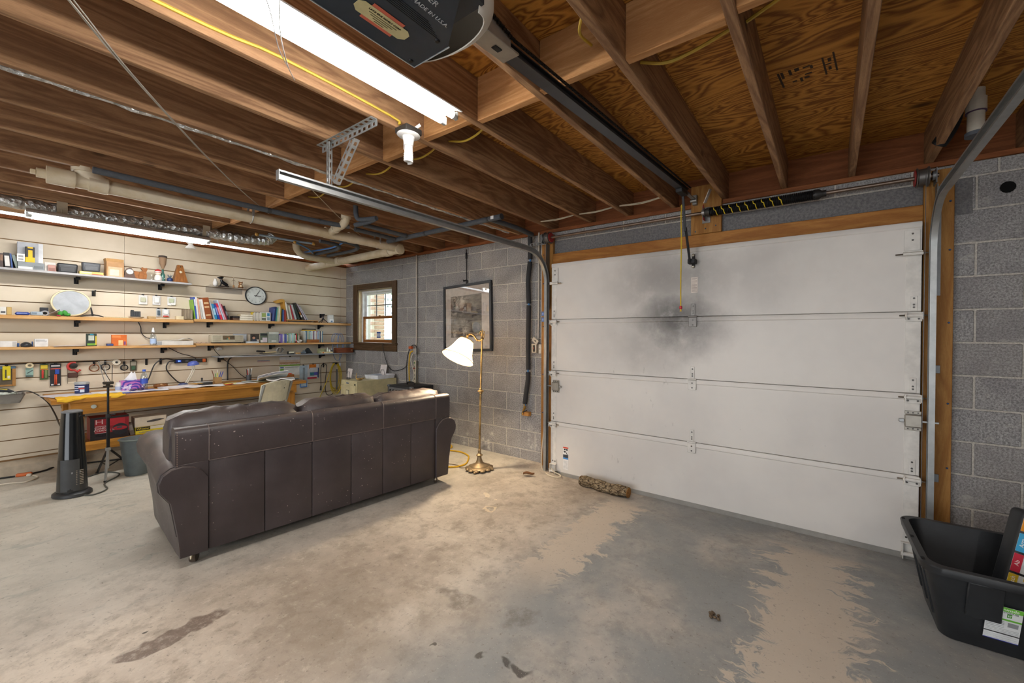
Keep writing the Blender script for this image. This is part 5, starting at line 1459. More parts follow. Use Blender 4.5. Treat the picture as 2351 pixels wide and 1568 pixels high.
bm = BM(); lathe(bm, [(.045, -.20), (.055, -.195), (.055, .195), (.045, .20)], (0, 0, 0), 18, (R(90), 0, R(70))); o = tag(ob('foam_roller', bm, F('#d9b62f', .7), None, (6.98, -.78, .12)), 'yellow and grey foam roller lying in the black tote', 'foam roller')
bm = BM(); lathe(bm, [(.056, -.06), (.0575, -.06), (.0575, .06), (.056, .06)], (0, 0, 0), 18, (R(90), 0, R(70)), False); ob('grey_band', bm, F('#7f8a8c', .7), o)
bm = BM(); b2(bm, (-.05, -.04, 0), (.05, .04, .03), .008); tag(ob('blue_strap', bm, F('#1f5fc0', .5), None, (6.62, -.80, .03)), 'bright blue plastic corner peeping out in the tote', 'strap')
# ------------------------------------------------------------------ wall shelves with brackets
Z1, Z2, Z2R, Z3, Z3R, Z4 = 1.945, 1.517, 1.530, 1.218, 1.235, 1.075
M_GSH = F('#9b9a9c', .5)
M_BRK = F('#17181b', .5, .2)
def shelf(label, y0, y1, ztop, th, xf, mat, brackets):
    o = thing('wall_shelf', label, 'shelf', (SX, y0, ztop - th), group='shelves on the slat wall')
    bm = BM(); b2(bm, (.002, 0, 0), (xf - SX, y1 - y0, th), .003); ob('board', bm, mat, o)
    for y in brackets:
        bm = BM(); L_ = min(.125, xf - SX - .02)
        prism(bm, [(.003, -.002), (L_, -.002), (L_, -.014), (.003, -.062)], 'Y', y - y0 - .0015, y - y0 + .0015)
        b2(bm, (L_ - .012, y - y0 - .016, -.030), (L_, y - y0 + .016, -.0015), .002)
        b2(bm, (.001, y - y0 - .016, -.066), (.006, y - y0 + .016, -.002), .001); ob('bracket', bm, M_BRK, o)
    return o
shelf('grey top shelf holding the cardboard box and metronome', -4.8, -1.965, Z1, .022, -.10, M_GSH, (-3.5, -2.82, -2.19))
shelf('left pine shelf holding the round grey disc', -4.8, -1.926, Z2, .035, -.193, M_PINE, (-3.5, -2.82, -2.15))
shelf('right pine shelf holding the leaning books under the clock', -1.922, -.008, Z2R, .032, -.193, M_PINE, (-1.75, -1.08, -.43))
shelf('left lower pine shelf holding the orange box', -4.8, -1.905, Z3, .027, -.193, M_PINE, (-3.5, -2.83, -2.17))
shelf('right lower pine shelf holding the tabletop radio', -1.902, -.008, Z3R, .027, -.193, M_PINE, (-1.74, -1.07, -.42))
shelf('narrow grey metal shelf above the calendar', -1.72, -.012, Z4, .014, -.062, F('#a9aeb5', .35, .5), (-1.64, -.41))
for y, z, lab in ((-2.70, 1.80, 'spare black bracket on the slat wall right of the disc'), (-.40, 1.665, 'spare black bracket on the slat wall near the corner'), (-.43, 1.36, 'spare black bracket holding the blue cable coil')):
    bm = BM(); prism(bm, [(0, 0), (.13, 0), (.13, -.010), (0, -.055)], 'Y', -.002, .002); b2(bm, (0, -.014, -.058), (.005, .014, .002), .001)
    tag(ob('shelf_bracket', bm, M_BRK, None, (SX + .0005, y, z)), lab, 'bracket')

# ------------------------------------------------------------------ builders for the things on the shelves
def pk(name, label, cat, y, w, h, d, c, z, x=-.215, prints=(), rot=None, bev=.002, group=None, m=None, body='carton'):
    """a carton, tin or pack: y = left edge, x = front face, z = what it stands on; prints are patches on its front"""
    if not prints:
        bm = BM(); b2(bm, (-d / 2, -w / 2, 0), (d / 2, w / 2, h), bev)
        o = ob(name, bm, m or F(c, .55), None, (x - d / 2, y + w / 2, z), rot); return tag(o, label, cat, group)
    o = thing(name, label, cat, (x - d / 2, y + w / 2, z), group=group, rot=rot or (0, 0, 0))
    bm = BM(); b2(bm, (-d / 2, -w / 2, 0), (d / 2, w / 2, h), bev); b_ = ob(body, bm, m or F(c, .55), o)
    for i_, (a, e, b, f, pc) in enumerate(prints):
        bm = BM(); b2(bm, (d / 2 - .001, -w / 2 + a * w, e * h), (d / 2 + .0006 + .0005 * i_, -w / 2 + b * w, f * h)); ob('print', bm, F(pc, .55), o)
    return o
def book(label, y, th, h, d, c, z, x=-.205, tilt=0.0, band=None, group=None, pages='#d9d2c2'):
    lift = max(0, th * math.sin(R(-tilt)))
    o = thing('book', label, 'book', (x, y, z + lift + .0005), group=group, rot=(R(tilt), 0, 0))
    bm = BM(); k = min(.003, th * .2)
    b2(bm, (-d, 0, 0), (-.0, k, h)); b2(bm, (-d, th - k, 0), (-.0, th, h)); b2(bm, (-k, k, 0), (.0008, th - k, h)); ob('cover', bm, F(c, .45), o)
    bm = BM(); b2(bm, (-d + .004, k, .003), (-k, th - k, h - .003)); ob('pages', bm, F(pages, .8), o)
    if band:
        for (f0, f1, bc) in band:
            bm = BM(); b2(bm, (.0008, th * .12, h * f0), (.0015, th * .88, h * f1)); ob('spine_print', bm, F(bc, .5), o)
    return o
ORD = ['first', 'second', 'third', 'fourth', 'fifth', 'sixth', 'seventh', 'eighth', 'ninth', 'tenth', 'eleventh', 'twelfth', 'thirteenth', 'fourteenth', 'fifteenth', 'sixteenth', 'seventeenth']
def _edges(th, h, tilt, z):
    """left and right extent at height z of a leaning book whose foot stands at 0"""
    t_ = R(tilt); lift = max(0, th * math.sin(-t_))
    C = [(0, 0), (th, 0), (th, h), (0, h)]
    C = [(a * math.cos(t_) - b * math.sin(t_), a * math.sin(t_) + b * math.cos(t_) + lift) for a, b in C]
    ys = []
    for (a, b), (c, d) in zip(C, C[1:] + C[:1]):
        if min(b, d) - 1e-6 <= z <= max(b, d) + 1e-6 and abs(d - b) > 1e-9:
            ys.append(a + (c - a) * (z - b) / (d - b))
    return (min(ys), max(ys)) if ys else None
def next_foot(prev, cur):
    """distance from one book's foot to the next so that the two just touch"""
    best = -1
    for k in range(41):
        z = .001 + .30 * k / 40
        A, B = _edges(*prev, z), _edges(*cur, z)
        if A and B:
            best = max(best, A[1] - B[0])
    return best + .0008
def row_of(books, y0, z, place, group, x=-.205):
    y = y0; prev = None
    for i, (cw, c, th, h, tilt, band) in enumerate(books):
        if prev:
            y += next_foot(prev, (th, h, tilt))
        prev = (th, h, tilt)
        book('%s book, %s in %s' % (cw, ORD[i], place), y, th, h, .135, c, z, x, tilt, band, group)
    return y

# top shelf
row_of([('picture-covered', '#4a3b38', .019, .135, 0, [(.5, .9, '#8a6a52')]), ('black lettered', '#16161a', .034, .144, 3, [(.15, .8, '#d7d4d0')]), ('thin blue', '#2d4f8c', .009, .14, 4, None), ('grey-green', '#75827a', .020, .13, 12, None)], -3.288, Z1, 'the row at the left of the top shelf', 'books on the top shelf', -.205)
pk('storage_box', 'flat grey letter tray on the top shelf with white papers inside', 'tray', -3.190, .155, .075, .10, '#7f868a', Z1, -.19, ((.02, .08, .55, .40, '#d8d8d4'), (.60, .25, .95, .6, '#6a7074')))
pk('binder', 'pale grey binder standing behind the yellow pack on the top shelf', 'binder', -3.190, .150, .19, .05, '#a9adb4', Z1 + .0755, -.235, ((.82, 0, 1, 1, '#cfd2d6'),))
pk('small_box', 'small white box with grey text beside the yellow pack', 'box', -3.195, .046, .072, .03, '#dcdad6', Z1 + .0755, -.192, ((.2, .2, .8, .38, '#8f9093'), (.2, .55, .8, .78, '#8f9093')))
pk('blister_pack', 'yellow and black hardware pack on the grey tray', 'package', -3.147, .056, .145, .02, '#26272a', Z1 + .0755, -.192, ((0, 0, 1, .32, '#e2b414'), (.3, .30, .75, .78, '#e2b414'), (.25, .90, .8, 1, '#e2b414')))
pk('paper_sleeve', 'white card sleeve leaning beside the black pouch', 'card', -3.030, .070, .10, .006, '#dcd8d2', Z1, -.24, rot=(0, R(-6), 0))
pk('pink_card', 'pinkish photo card in front of the white sleeve', 'card', -3.012, .052, .072, .004, '#b58a80', Z1, -.215, ((.1, .1, .9, .6, '#8f6258'),), rot=(0, R(-8), 0))
def pouch(label, y, w, h, d, c, z, x):
    o = thing('zip_pouch', label, 'pouch', (x - d / 2, y + w / 2, z))
    bm = BM(); vs = b2(bm, (-d / 2, -w / 2, 0), (d / 2, w / 2, h), .014, 3)
    for f in bm.faces: f.smooth = True
    for v in bm.verts:
        v.co.y *= .94 + .10 * (v.co.z / h)
    ob('body', bm, F(c, .45), o)
    bm = BM(); tube(bm, [(d / 2 + .001, -w * .44, h * .80), (d / 2 + .002, 0, h * .83), (d / 2 + .001, w * .44, h * .80)], .0022, 5); ob('zip', bm, F('#55585c', .35, .6), o)
    bm = BM(); b2(bm, (d / 2, -w * .36, h * .15), (d / 2 + .004, w * .36, h * .62), .002); ob('front_pocket', bm, F(c, .4), o)
pouch('black zip camera pouch on the top shelf', -2.955, .130, .098, .08, '#26282b', Z1, -.19)
pk('yellow_case', 'low yellow printed case under the dark grey pouch', 'case', -2.815, .165, .036, .08, '#d9bd6a', Z1, -.185, ((.05, .55, .5, .85, '#efe3b4'), (.5, .15, .97, .42, '#b8543a')))
pouch('dark grey zip pouch sitting on the yellow case', -2.795, .125, .095, .07, '#4b4e53', Z1 + .037, -.20)
cb = pk('cardboard_box', 'open brown cardboard box with torn tape on the top shelf', 'box', -2.630, .128, .165, .13, '#a87e50', Z1, -.19, ((.10, .05, .90, .66, '#bfa583'), (.2, .12, .7, .5, '#d3c3ac')))
bm = BM(); bx(bm, (.058, 0, .178), (.003, .124, .035), (0, R(12), 0)); bx(bm, (-.062, 0, .18), (.003, .124, .05), (0, R(-10), 0)); bx(bm, (0, -.066, .178), (.12, .003, .035), (R(12), 0, 0)); ob('flaps', bm, F('#b08858', .8), cb)['kind'] = 'stuff'
mc = thing('mantel_clock', 'small round-dial wooden mantel clock on the top shelf', 'clock', (-.22, -2.458, Z1))
bm = BM(); prism(bm, [(-.055, 0), (.055, 0), (.055, .012), (.042, .020), (.036, .05), (.030, .09), (.015, .115), (0, .120), (-.015, .115), (-.030, .09), (-.036, .05), (-.042, .020), (-.055, .012)], 'X', -.02, .02); ob('case', bm, F('#4a2c1c', .4), mc)
bm = BM(); lathe(bm, [(.030, 0), (.031, .004), (.027, .006)], (.020, 0, .075), 22, (0, R(90), 0)); bz = ob('bezel', bm, F('#7b776e', .35, .6), mc)
bm = BM(); cyl(bm, (.0262, 0, .075), (.0268, 0, .075), .026, n=22); ob('dial', bm, F('#d9d6cc', .5), mc)
bm = BM(); b2(bm, (.027, -.001, .075), (.0278, .001, .093)); b2(bm, (.027, 0, .074), (.0278, .013, .076)); ob('hands', bm, F('#1c1a18', .5), mc)
pz = thing('wooden_puzzle', 'scroll-sawn orange wooden animal puzzle on the top shelf', 'wood puzzle', (-.22, -2.375, Z1))
M_PZ = wood('orange_puzzle_wood', '#b4753a', '#7f4a1e', 'Y', 2.0, 8, False, .5, .5)
for poly in ([(-.055, .0), (-.010, .0), (-.014, .045), (-.006, .085), (-.048, .09), (-.053, .05)], [(-.009, .0), (.030, .0), (.022, .03), (.030, .062), (.018, .10), (-.004, .086), (-.012, .045)], [(.031, .0), (.046, .005), (.052, .05), (.046, .085), (.056, .12), (.050, .135), (.030, .128), (.016, .140), (.004, .125), (.018, .101), (.031, .062), (.023, .03)]):
    bm = BM(); prism(bm, poly, 'X', -.018, .018); ob('puzzle_piece', bm, M_PZ, pz)
bm = BM(); lathe(bm, [(.012, 0), (.015, .004), (.015, .035), (.010, .045), (.011, .055)], (0, 0, 0), 14); o = tag(ob('glass_jar', bm, M_GLASS, None, (-.21, -2.285, Z1)), 'tiny clear glass jar left of the painted figurine', 'jar')
bm = BM(); cyl(bm, (0, 0, .056), (0, 0, .066), .0115, n=14); ob('lid', bm, F('#b9b2a0', .4, .4), o)
dl = thing('figurine', 'white round figurine with red and white cap on the top shelf', 'figurine', (-.20, -2.234, Z1))
bm = BM(); lathe(bm, [(.020, 0), (.030, .008), (.033, .030), (.028, .055), (.018, .070)], (0, 0, 0), 18); ob('body', bm, F('#dcd9d2', .35), dl)
bm = BM(); ball(bm, (0, 0, .085), (.026, .027, .022), 14); ob('head', bm, F('#d4c7b6', .4), dl)
bm = BM(); lathe(bm, [(.028, 0), (.030, .012), (.024, .030), (.010, .040)], (0, 0, .095), 16); hd = ob('cap', bm, F('#b03a38', .4), dl)
bm = BM(); lathe(bm, [(.0305, .004), (.031, .008), (.0302, .013)], (0, 0, .095), 16, None, False); ob('cap_band', bm, F('#e1ded8', .4), hd)
vb = thing('bottle_with_brush', 'dried brush standing upside down in a blue and white bottle', 'bottle', (-.215, -2.192, Z1))
bm = BM(); lathe(bm, [(.017, 0), (.020, .006), (.020, .075), (.010, .10), (.009, .135), (.011, .138)], (0, 0, 0), 16); ob('bottle', bm, F('#3f6c62', .25), vb)
bm = BM()
for k in range(7): ball(bm, (.0205 * math.cos(k * .8 - 1), .0205 * math.sin(k * .8 - 1), .02 + .008 * k), .004, 6)
o = ob('white_flowers', bm, F('#dfe4e4', .5), vb); o['kind'] = 'stuff'
bm = BM(); lathe(bm, [(.006, .13), (.010, .15), (.028, .20), (.033, .265), (.035, .272), (.034, .29), (.02, .294)], (0, 0, 0), 16); ob('bristles', bm, F('#8a7058', .9), vb)
bm = BM(); lathe(bm, [(.036, .272), (.037, .276), (.036, .292), (.02, .296)], (0, 0, 0), 16); ob('bristle_tips', bm, F('#453a35', .9), vb)
bp = thing('small_pot', 'tiny dark blue pot with spiky succulent on the top shelf', 'pot', (-.20, -2.135, Z1))
bm = BM(); lathe(bm, [(.014, 0), (.024, .012), (.026, .030), (.021, .045), (.018, .047)], (0, 0, 0), 16); ob('pot', bm, F('#2b3b62', .25), bp)
for k in range(7):
    a = k * .9; bm = BM(); tube(bm, [(0, 0, .04), (.012 * math.cos(a), .012 * math.sin(a), .065), (.024 * math.cos(a), .024 * math.sin(a), .085)], [.005, .004, .001], 5); ob('leaf', bm, F('#5c6a70', .6), bp)
mt = thing('metronome', 'tapered wooden metronome at the right end of the top shelf', 'metronome', (-.215, -2.047, Z1))
M_MET = wood('walnut_metronome', '#a9713a', '#74451c', 'Z', 2.0, 8, False, .4, .5)
bm = BM(); bmv = bmesh.ops.create_cube(bm, size=1.0)['verts']
for v in bmv:
    t_ = v.co.z + .5; k = 1 - .62 * t_; v.co = (v.co.x * .11 * k, v.co.y * .120 * k, .012 + t_ * .195)
ob('body', bm, M_MET, mt)
bm = BM(); b2(bm, (-.060, -.066, 0), (.060, .066, .012), .003); ob('foot_board', bm, M_MET, mt)
bm = BM(); bx(bm, (.0402, 0, .125), (.002, .022, .022), (R(45), R(-10), 0)); ob('badge', bm, F('#c9c0ac', .4), mt)
bm = BM(); b2(bm, (.028, -.004, .178), (.034, .004, .196), .001); ob('latch', bm, F('#1d1a17', .4), mt)

# acrylic ledge with ornaments and the wall clock
t = T('clear_acrylic'); tr = t.n('ShaderNodeBsdfTransparent', {'Color': (.93, .93, .94, 1)}); gl = t.n('ShaderNodeBsdfGlossy', {'Roughness': .05}); mx = t.n('ShaderNodeMixShader', {0: .1}); t.t.links.new(tr.outputs[0], mx.inputs[1]); t.t.links.new(gl.outputs[0], mx.inputs[2]); t.t.links.new(mx.outputs[0], t.out.inputs['Surface'])
ac = thing('acrylic_ledge', 'clear acrylic ledge left of the wall clock', 'shelf', (SX, -1.585, 1.948))
bm = BM(); b2(bm, (.001, -.19, -.006), (.15, .19, 0), .001); ob('ledge', bm, t.m, ac)
bm = BM(); b2(bm, (.001, -.19, -.075), (.005, .19, -.006)); b2(bm, (.146, -.19, 0), (.15, .19, .010)); ob('lip', bm, t.m, ac)
ZA = 1.9485
o = thing('white_vase', 'small white porcelain vase on the acrylic ledge', 'vase', (-.27, -1.70, ZA))
bm = BM(); lathe(bm, [(.012, 0), (.022, .018), (.025, .045), (.017, .070), (.011, .078), (.014, .09), (.011, .09)], (0, 0, 0), 18); ob('body', bm, F('#dfdfdd', .25), o)
bm = BM(); lathe(bm, [(.0145, .088), (.016, .091), (.0145, .094)], (0, 0, 0), 18); ob('rim', bm, F('#c9c9c6', .25), o)
fg = thing('black_figurine', 'black glazed dog figurine on the acrylic ledge', 'figurine', (-.27, -1.618, ZA))
bm = BM(); b2(bm, (-.025, -.05, 0), (.025, .055, .010), .004); ob('plinth', bm, F('#1e1f22', .3), fg)
bm = BM(); tube(bm, smooth_path([(0, .04, .022), (0, .015, .040), (0, -.012, .062), (0, -.022, .092)], 4), [.016, .018, .020, .021, .021, .020, .020, .019, .018, .017, .016, .015, .014][:13], 10); ball(bm, (0, -.028, .110), (.014, .026, .016), 10); ball(bm, (0, -.052, .112), (.008, .012, .008), 8); ball(bm, (0, -.012, .122), (.006, .018, .008), 8); tube(bm, [(0, -.018, .06), (0, -.030, .01)], [.008, .005], 6); tube(bm, [(0, .042, .02), (0, .055, .012)], [.006, .003], 5); ob('body', bm, F('#15161a', .15), fg)
og = thing('wire_ornament', 'little brown wire stand ornament on the acrylic ledge', 'ornament', (-.27, -1.512, ZA))
bm = BM(); lathe(bm, [(.018, 0), (.016, .006), (.006, .012), (.012, .022), (.004, .034)], (0, 0, 0), 12); ob('foot', bm, F('#b98f62', .5), og)
bm = BM(); tube(bm, [(0, 0, .03), (0, 0, .125)], .002, 5); tube(bm, [(0, -.016, .085), (0, 0, .10), (0, .018, .088)], .002, 5); ob('stem', bm, F('#5d4636', .5), og)
bm = BM(); ball(bm, (0, 0, .128), .005, 8); ball(bm, (0, -.018, .083), .005, 8); ball(bm, (0, .020, .086), .005, 8); ob('beads', bm, F('#c7b9a4', .5), og)['kind'] = 'stuff'
td = thing('toy_bear', 'tiny brown seated toy bear on the acrylic ledge', 'toy', (-.265, -1.440, ZA))
bm = BM(); ball(bm, (0, 0, .028), (.022, .024, .026), 12); ball(bm, (0, -.020, .012), (.014, .012, .011), 8); ball(bm, (0, .020, .012), (.014, .012, .011), 8); ball(bm, (0, 0, .062), (.019, .022, .019), 12); ball(bm, (0, -.018, .080), .007, 8); ball(bm, (0, .018, .080), .007, 8); ob('body', bm, F('#8d6039', .9), td)
bm = BM(); ball(bm, (.016, 0, .058), (.008, .010, .007), 8); ball(bm, (.018, 0, .028), (.006, .014, .015), 8); ob('muzzle', bm, F('#d8c4a2', .9), td)
ck = thing('wall_clock', 'round black-rimmed white wall clock on the slat wall', 'clock', (SX + .001, -1.245, 1.871))
bm = BM(); lathe(bm, [(.112, 0), (.122, .002), (.124, .016), (.120, .024), (.113, .022), (.112, .012)], (0, 0, 0), 48, (0, R(90), 0), False); ob('rim', bm, F('#1d232b', .35), ck)
bm = BM(); cyl(bm, (.001, 0, 0), (.012, 0, 0), .113, n=48); ob('dial', bm, F('#cfd6d4', .5), ck)
for k in range(1, 13):
    a = R(90 - 30 * k); text('numeral', str(k), .026, F('#8b9192', .5), ck, (.0124, .088 * math.cos(a), .088 * math.sin(a)), (R(90), 0, R(90)))
def hand(nm, ang, l0, l1, w, x):
    a = R(90 - ang); bm = BM(); bx(bm, (x, (l1 - l0) / 2 * math.cos(a), (l1 - l0) / 2 * math.sin(a)), (.0016, l0 + l1, w), (a, 0, 0)); ob(nm, bm, F('#23262a', .5), ck)
hand('hour_hand', 94, .02, .060, .008, .0145); hand('minute_hand', 30, .02, .088, .0035, .017)
bm = BM(); cyl(bm, (.012, 0, 0), (.019, 0, 0), .006, n=12); ob('hub', bm, F('#23262a', .5), ck)

# left pine shelf
book('white paperback, leftmost on the left pine shelf', -3.288, .034, .072, .10, '#d8d6d0', Z2, -.205, 0, [(.2, .45, '#5a5a5c')], 'books on the left pine shelf')
book('kraft-brown book with dark edge on the left pine shelf', -3.252, .028, .072, .10, '#a98a50', Z2, -.205, 0, [(.05, .95, '#c2a566')], 'books on the left pine shelf')
pk('zip_wallet', 'low bright blue wallet on the left pine shelf', 'wallet', -3.205, .085, .030, .06, '#2f448f', Z2, -.20, ((.1, .5, .8, .75, '#8796c4'),), bev=.010)
pk('plastic_gadget', 'clear plastic gadget beside the blue wallet', 'gadget', -3.117, .075, .038, .06, '#a5b2bd', Z2, -.205, ((.1, .3, .5, .8, '#6f7f8d'),), bev=.008)
pk('black_box', 'small black patterned box behind the tape roll', 'box', -3.058, .052, .082, .04, '#26272c', Z2, -.255, ((.15, .1, .9, .5, '#4a4d55'),))
tp = thing('tape_roll', 'grey roll of tape standing on the left pine shelf', 'tape roll', (-.225, -3.030, Z2 + .026))
bm = BM(); lathe(bm, [(.016, -.012), (.026, -.012), (.026, .012), (.016, .012), (.016, -.012)], (0, 0, 0), 22, (0, R(90), 0), False); ob('tape', bm, F('#8d8f95', .35), tp)
bm = BM(); lathe(bm, [(.0145, -.0125), (.016, -.0125), (.016, .0125), (.0145, .0125), (.0145, -.0125)], (0, 0, 0), 22, (0, R(90), 0), False); ob('core', bm, F('#b9a98c', .8), tp)
bm = BM(); sheet(bm, 6, 4, lambda u, v: (.0 + .05 * v, .085 * u, .008 + .070 * u * (.6 + .4 * v) * .9), .001)
tag(ob('leaflet', bm, F('#d3d0dc', .6), None, (-.255, -3.022, Z2)), 'folded pale leaflet propped before the grey disc', 'leaflet')
gc = thing('garden_gloves', 'pair of green cloth gloves bunched on the left pine shelf', 'gloves', (-.215, -2.915, Z2))
for k, (y, h) in enumerate(((-.02, .05), (.01, .06), (.028, .03))):
    bm = BM(); ball(bm, (.0, y, h * .5 + .002), (.022, .018, h * .5), 10, (.3 * k, 0, 0)); ob('finger' if k else 'palm', bm, F('#3f8a3a', .9), gc)
bm = BM(); b2(bm, (.0, -.045, 0), (.03, -.02, .010), .003); ob('cuff', bm, F('#b3304a', .9), gc)
dc = thing('round_disc', 'round grey disc with cream rim propped on the left pine shelf', 'disc', (-.255, -2.862, Z2 + .138), rot=(0, R(-5), 0))
bm = BM(); lathe(bm, [(.118, -.010), (.132, -.010), (.135, 0), (.132, .010), (.122, .012), (.119, .006)], (0, 0, 0), 44, (0, R(90), 0), False); ob('rim', bm, F('#d3c7a4', .5), dc)
bm = BM(); cyl(bm, (-.008, 0, 0), (.006, 0, 0), .120, n=44); ob('face', bm, F('#a3a8ae', .45), dc)
bs = thing('black_stand', 'black splayed tabletop stand beside the grey disc', 'stand', (-.225, -2.722, Z2))
bm = BM(); tube(bm, [(0, 0, .012), (-.005, -.012, .10)], [.008, .005], 8); ob('post', bm, M_BRK, bs)
for yy in (-.085, .078):
    bm = BM(); tube(bm, [(0, 0, .024), (.005, yy * .5, .018), (.01, yy, .005)], [.008, .006, .004], 7); ob('leg', bm, M_BRK, bs)
bd = thing('bead_string', 'string of cream beads lying along the left pine shelf', 'beads', (-.20, -2.56, Z2))
bm = BM()
for k in range(20): ball(bm, (.006 * math.sin(k * 1.3), -.085 + .009 * k, .0048), .0048, 6)
o = ob('beads', bm, F('#d8cba2', .5), bd); o['kind'] = 'stuff'
bm = BM(); tube(bm, [(.006 * math.sin(k * 1.3), -.085 + .009 * k, .0048) for k in range(20)], .001, 4); ob('thread', bm, F('#b9ad8c', .7), bd)
bm = BM(); lathe(bm, [(.020, 0), (.045, .004), (.062, .016), (.064, .018), (.060, .016), (.042, .007), (.0, .006)], (0, 0, 0), 26); tag(ob('dish', bm, F('#dcd8cd', .35), None, (-.255, -2.398, Z2)), 'shallow white dish under the hanging packs', 'dish')
tb = thing('wire_tray', 'small dark mesh tray standing in the white dish', 'tray', (-.255, -2.405, Z2 + .0175))
bm = BM(); b2(bm, (-.004, -.040, 0), (.004, .040, .062), .002); ob('panel', bm, F('#3a3c40', .5, .4), tb)
bm = BM()
for k in range(6): b2(bm, (.004, -.036 + .0135 * k, .012), (.0055, -.034 + .0135 * k, .055))
ob('ribs', bm, F('#6d7075', .4, .5), tb)
bm = BM(); b2(bm, (-.006, -.038, .0625), (.006, -.012, .074), .002); ob('clip', bm, F('#3a3c40', .5, .4), tb)
pk('wood_block', 'short tan wooden block below the hanging packs', 'block', -2.315, .062, .028, .05, '#b3966b', Z2, -.20, rot=(0, 0, R(6)))
def hangpack(label, y, w, zt, zb, c, ins, name='hanging_pack', hook=True, group='packs hung on the slat wall'):
    o = thing(name, label, 'package', (SX + .012, y + w / 2, zb), group=group)
    h = zt - zb
    bm = BM(); b2(bm, (.0, -w / 2, 0), (.002, w / 2, h), .0008); ob('card', bm, F(c, .5), o)
    for i_, (a, e, b, f, pc, dep) in enumerate(ins):
        bm = BM(); b2(bm, (.001, -w / 2 + a * w, e * h), (.002 + dep + .0003 * i_, -w / 2 + b * w, f * h), min(.004, dep * .45)); ob('insert' if dep > .002 else 'print', bm, F(pc, .45), o)
    if hook:
        bm = BM(); tube(bm, [(-.011, 0, h + .002), (.015, 0, h - .002), (.028, 0, h + .004)], .002, 5); b2(bm, (-.012, -.010, h - .012), (-.0035, .010, h + .012), .002); ob('hook', bm, M_BRK, o)
    return o
hangpack('leftmost of three white switch packs hung above the dish', -2.366, .070, 1.785, 1.68, '#d8d8d4', ((.2, .25, .8, .75, '#b7b9a2', .012),))
hangpack('middle of three white switch packs hung above the dish', -2.254, .066, 1.787, 1.683, '#cfd0d0', ((.2, .2, .85, .8, '#e1e1dd', .012),))
hangpack('rightmost crumpled of three white switch packs above the dish', -2.128, .074, 1.785, 1.684, '#d6d7d6', ((.15, .3, .75, .8, '#b9c1a6', .010), (.4, .05, .95, .3, '#e8e8e6', .014)))
hangpack('narrow pack with dark key ring hung by the shelf', -2.222, .040, 1.638, 1.548, '#b9c0c4', ((.2, .15, .8, .8, '#4b5a66', .008),))
hangpack('pack with white card and red foot hung by the shelf', -2.172, .060, 1.638, 1.548, '#c9ced2', ((.15, .35, .85, .9, '#e4e7e8', .006), (.1, 0, .9, .16, '#c0473c', .008)))
pk('small_carton', 'small cream carton at the end of the left pine shelf', 'box', -2.080, .066, .040, .06, '#d6c8a6', Z2, -.20)
ks = thing('kraft_file_block', 'block of brown folded kraft files beside the tall books', 'files', (-.255, -1.972, Z2R - .012))
for k in range(6):
    bm = BM(); b2(bm, (-.045, -.040 + .0135 * k, 0), (.045, -.029 + .0135 * k, .125 - .003 * (k % 3))); ob('file', bm, F('#9d8e78' if k % 2 else '#857764', .85), ks)
bm = BM(); sheet(bm, 6, 5, lambda u, v: (.05 * u, .09 * v, .014 * math.sin(PI * u) * math.sin(PI * v) + .002), .002); tag(ob('cloth_scrap', bm, F('#6b5a3c', .8), None, (-.235, -2.015, Z2 + .0005), (0, 0, R(8))), 'little brown scrap lying at the pine shelf joint', 'cloth') 

# right pine shelf: two runs of books either side of the clock
row_of([('thin green', '#7fae3c', .007, .232, 6, None), ('blue and white', '#3c57a8', .014, .262, 5, [(.6, .9, '#d9dce8')]), ('slim white', '#dcdcd8', .016, .26, 5, None), ('peach', '#d9a489', .014, .245, 6, None), ('white with black edge', '#d3d1cc', .014, .238, 7, [(.1, .9, '#bdbab4')]), ('plain white', '#e0deda', .020, .24, 8, None), ('thick brown', '#8a4a26', .060, .262, 8, [(.70, .78, '#d8b48a'), (.52, .60, '#d8b48a'), (.15, .22, '#c9a57c')]), ('silver grey', '#a7adb2', .012, .225, 12, None), ('teal blue', '#2f83ad', .024, .195, 12, [(.3, .7, '#a9cfdf')]), ('royal blue', '#2c3f97', .018, .19, 14, [(.3, .8, '#8894cc')]), ('crimson', '#c23148', .022, .205, 15, [(.3, .75, '#e29aa4')]), ('tall pale blue', '#b9cbe2', .012, .25, 16, None), ('pink', '#d59aa8', .013, .225, 17, None), ('red and black', '#7c2430', .012, .20, 17, None), ('black', '#20232b', .018, .178, 16, [(.3, .6, '#7a7d84')])],
       -1.912, Z2R, 'the row left of the wall clock', 'books left of the clock')
for k, (c, lab, w) in enumerate((('#4b2a22', 'dark red book lying at the bottom of the small dark stack', .068), ('#241f1f', 'black book lying on top of the small dark stack', .070))):
    pk('book', lab, 'book', -1.538, w, .026, .11, c, Z2R + .027 * k, -.205, ((.03, .2, .97, .8, '#6d5a48' if k == 0 else '#3a3434'),), body='cover')
for k, (c, lab, w) in enumerate((('#c9c0a8', 'cream book lying at the bottom of the cream stack', .146), ('#d6d0c0', 'white book lying in the middle of the cream stack', .140), ('#b9a887', 'tan book lying on top of the cream stack', .138))):
    pk('book', lab, 'book', -1.470 + .004 * k, w, .026, .12, c, Z2R + .027 * k, -.20, ((.02, .12, .98, .88, '#e2dccb'),), body='cover')
y = -1.327
for i, (cw, c) in enumerate((('yellow', '#d4b83a'), ('cream', '#d6d0c0'), ('grey', '#a9a9a8'), ('ivory', '#d9d5c8'), ('stone', '#b7b0a2'), ('white', '#dedcd6'))):
    pk('cassette_case', '%s cassette case, %s from the left below the clock' % (cw, ORD[i]), 'cassette', y, .0155, .112, .07, c, Z2R, -.205, ((.15, .1, .85, .9, '#c9c5ba'),), group='cassette cases below the clock'); y += .0165
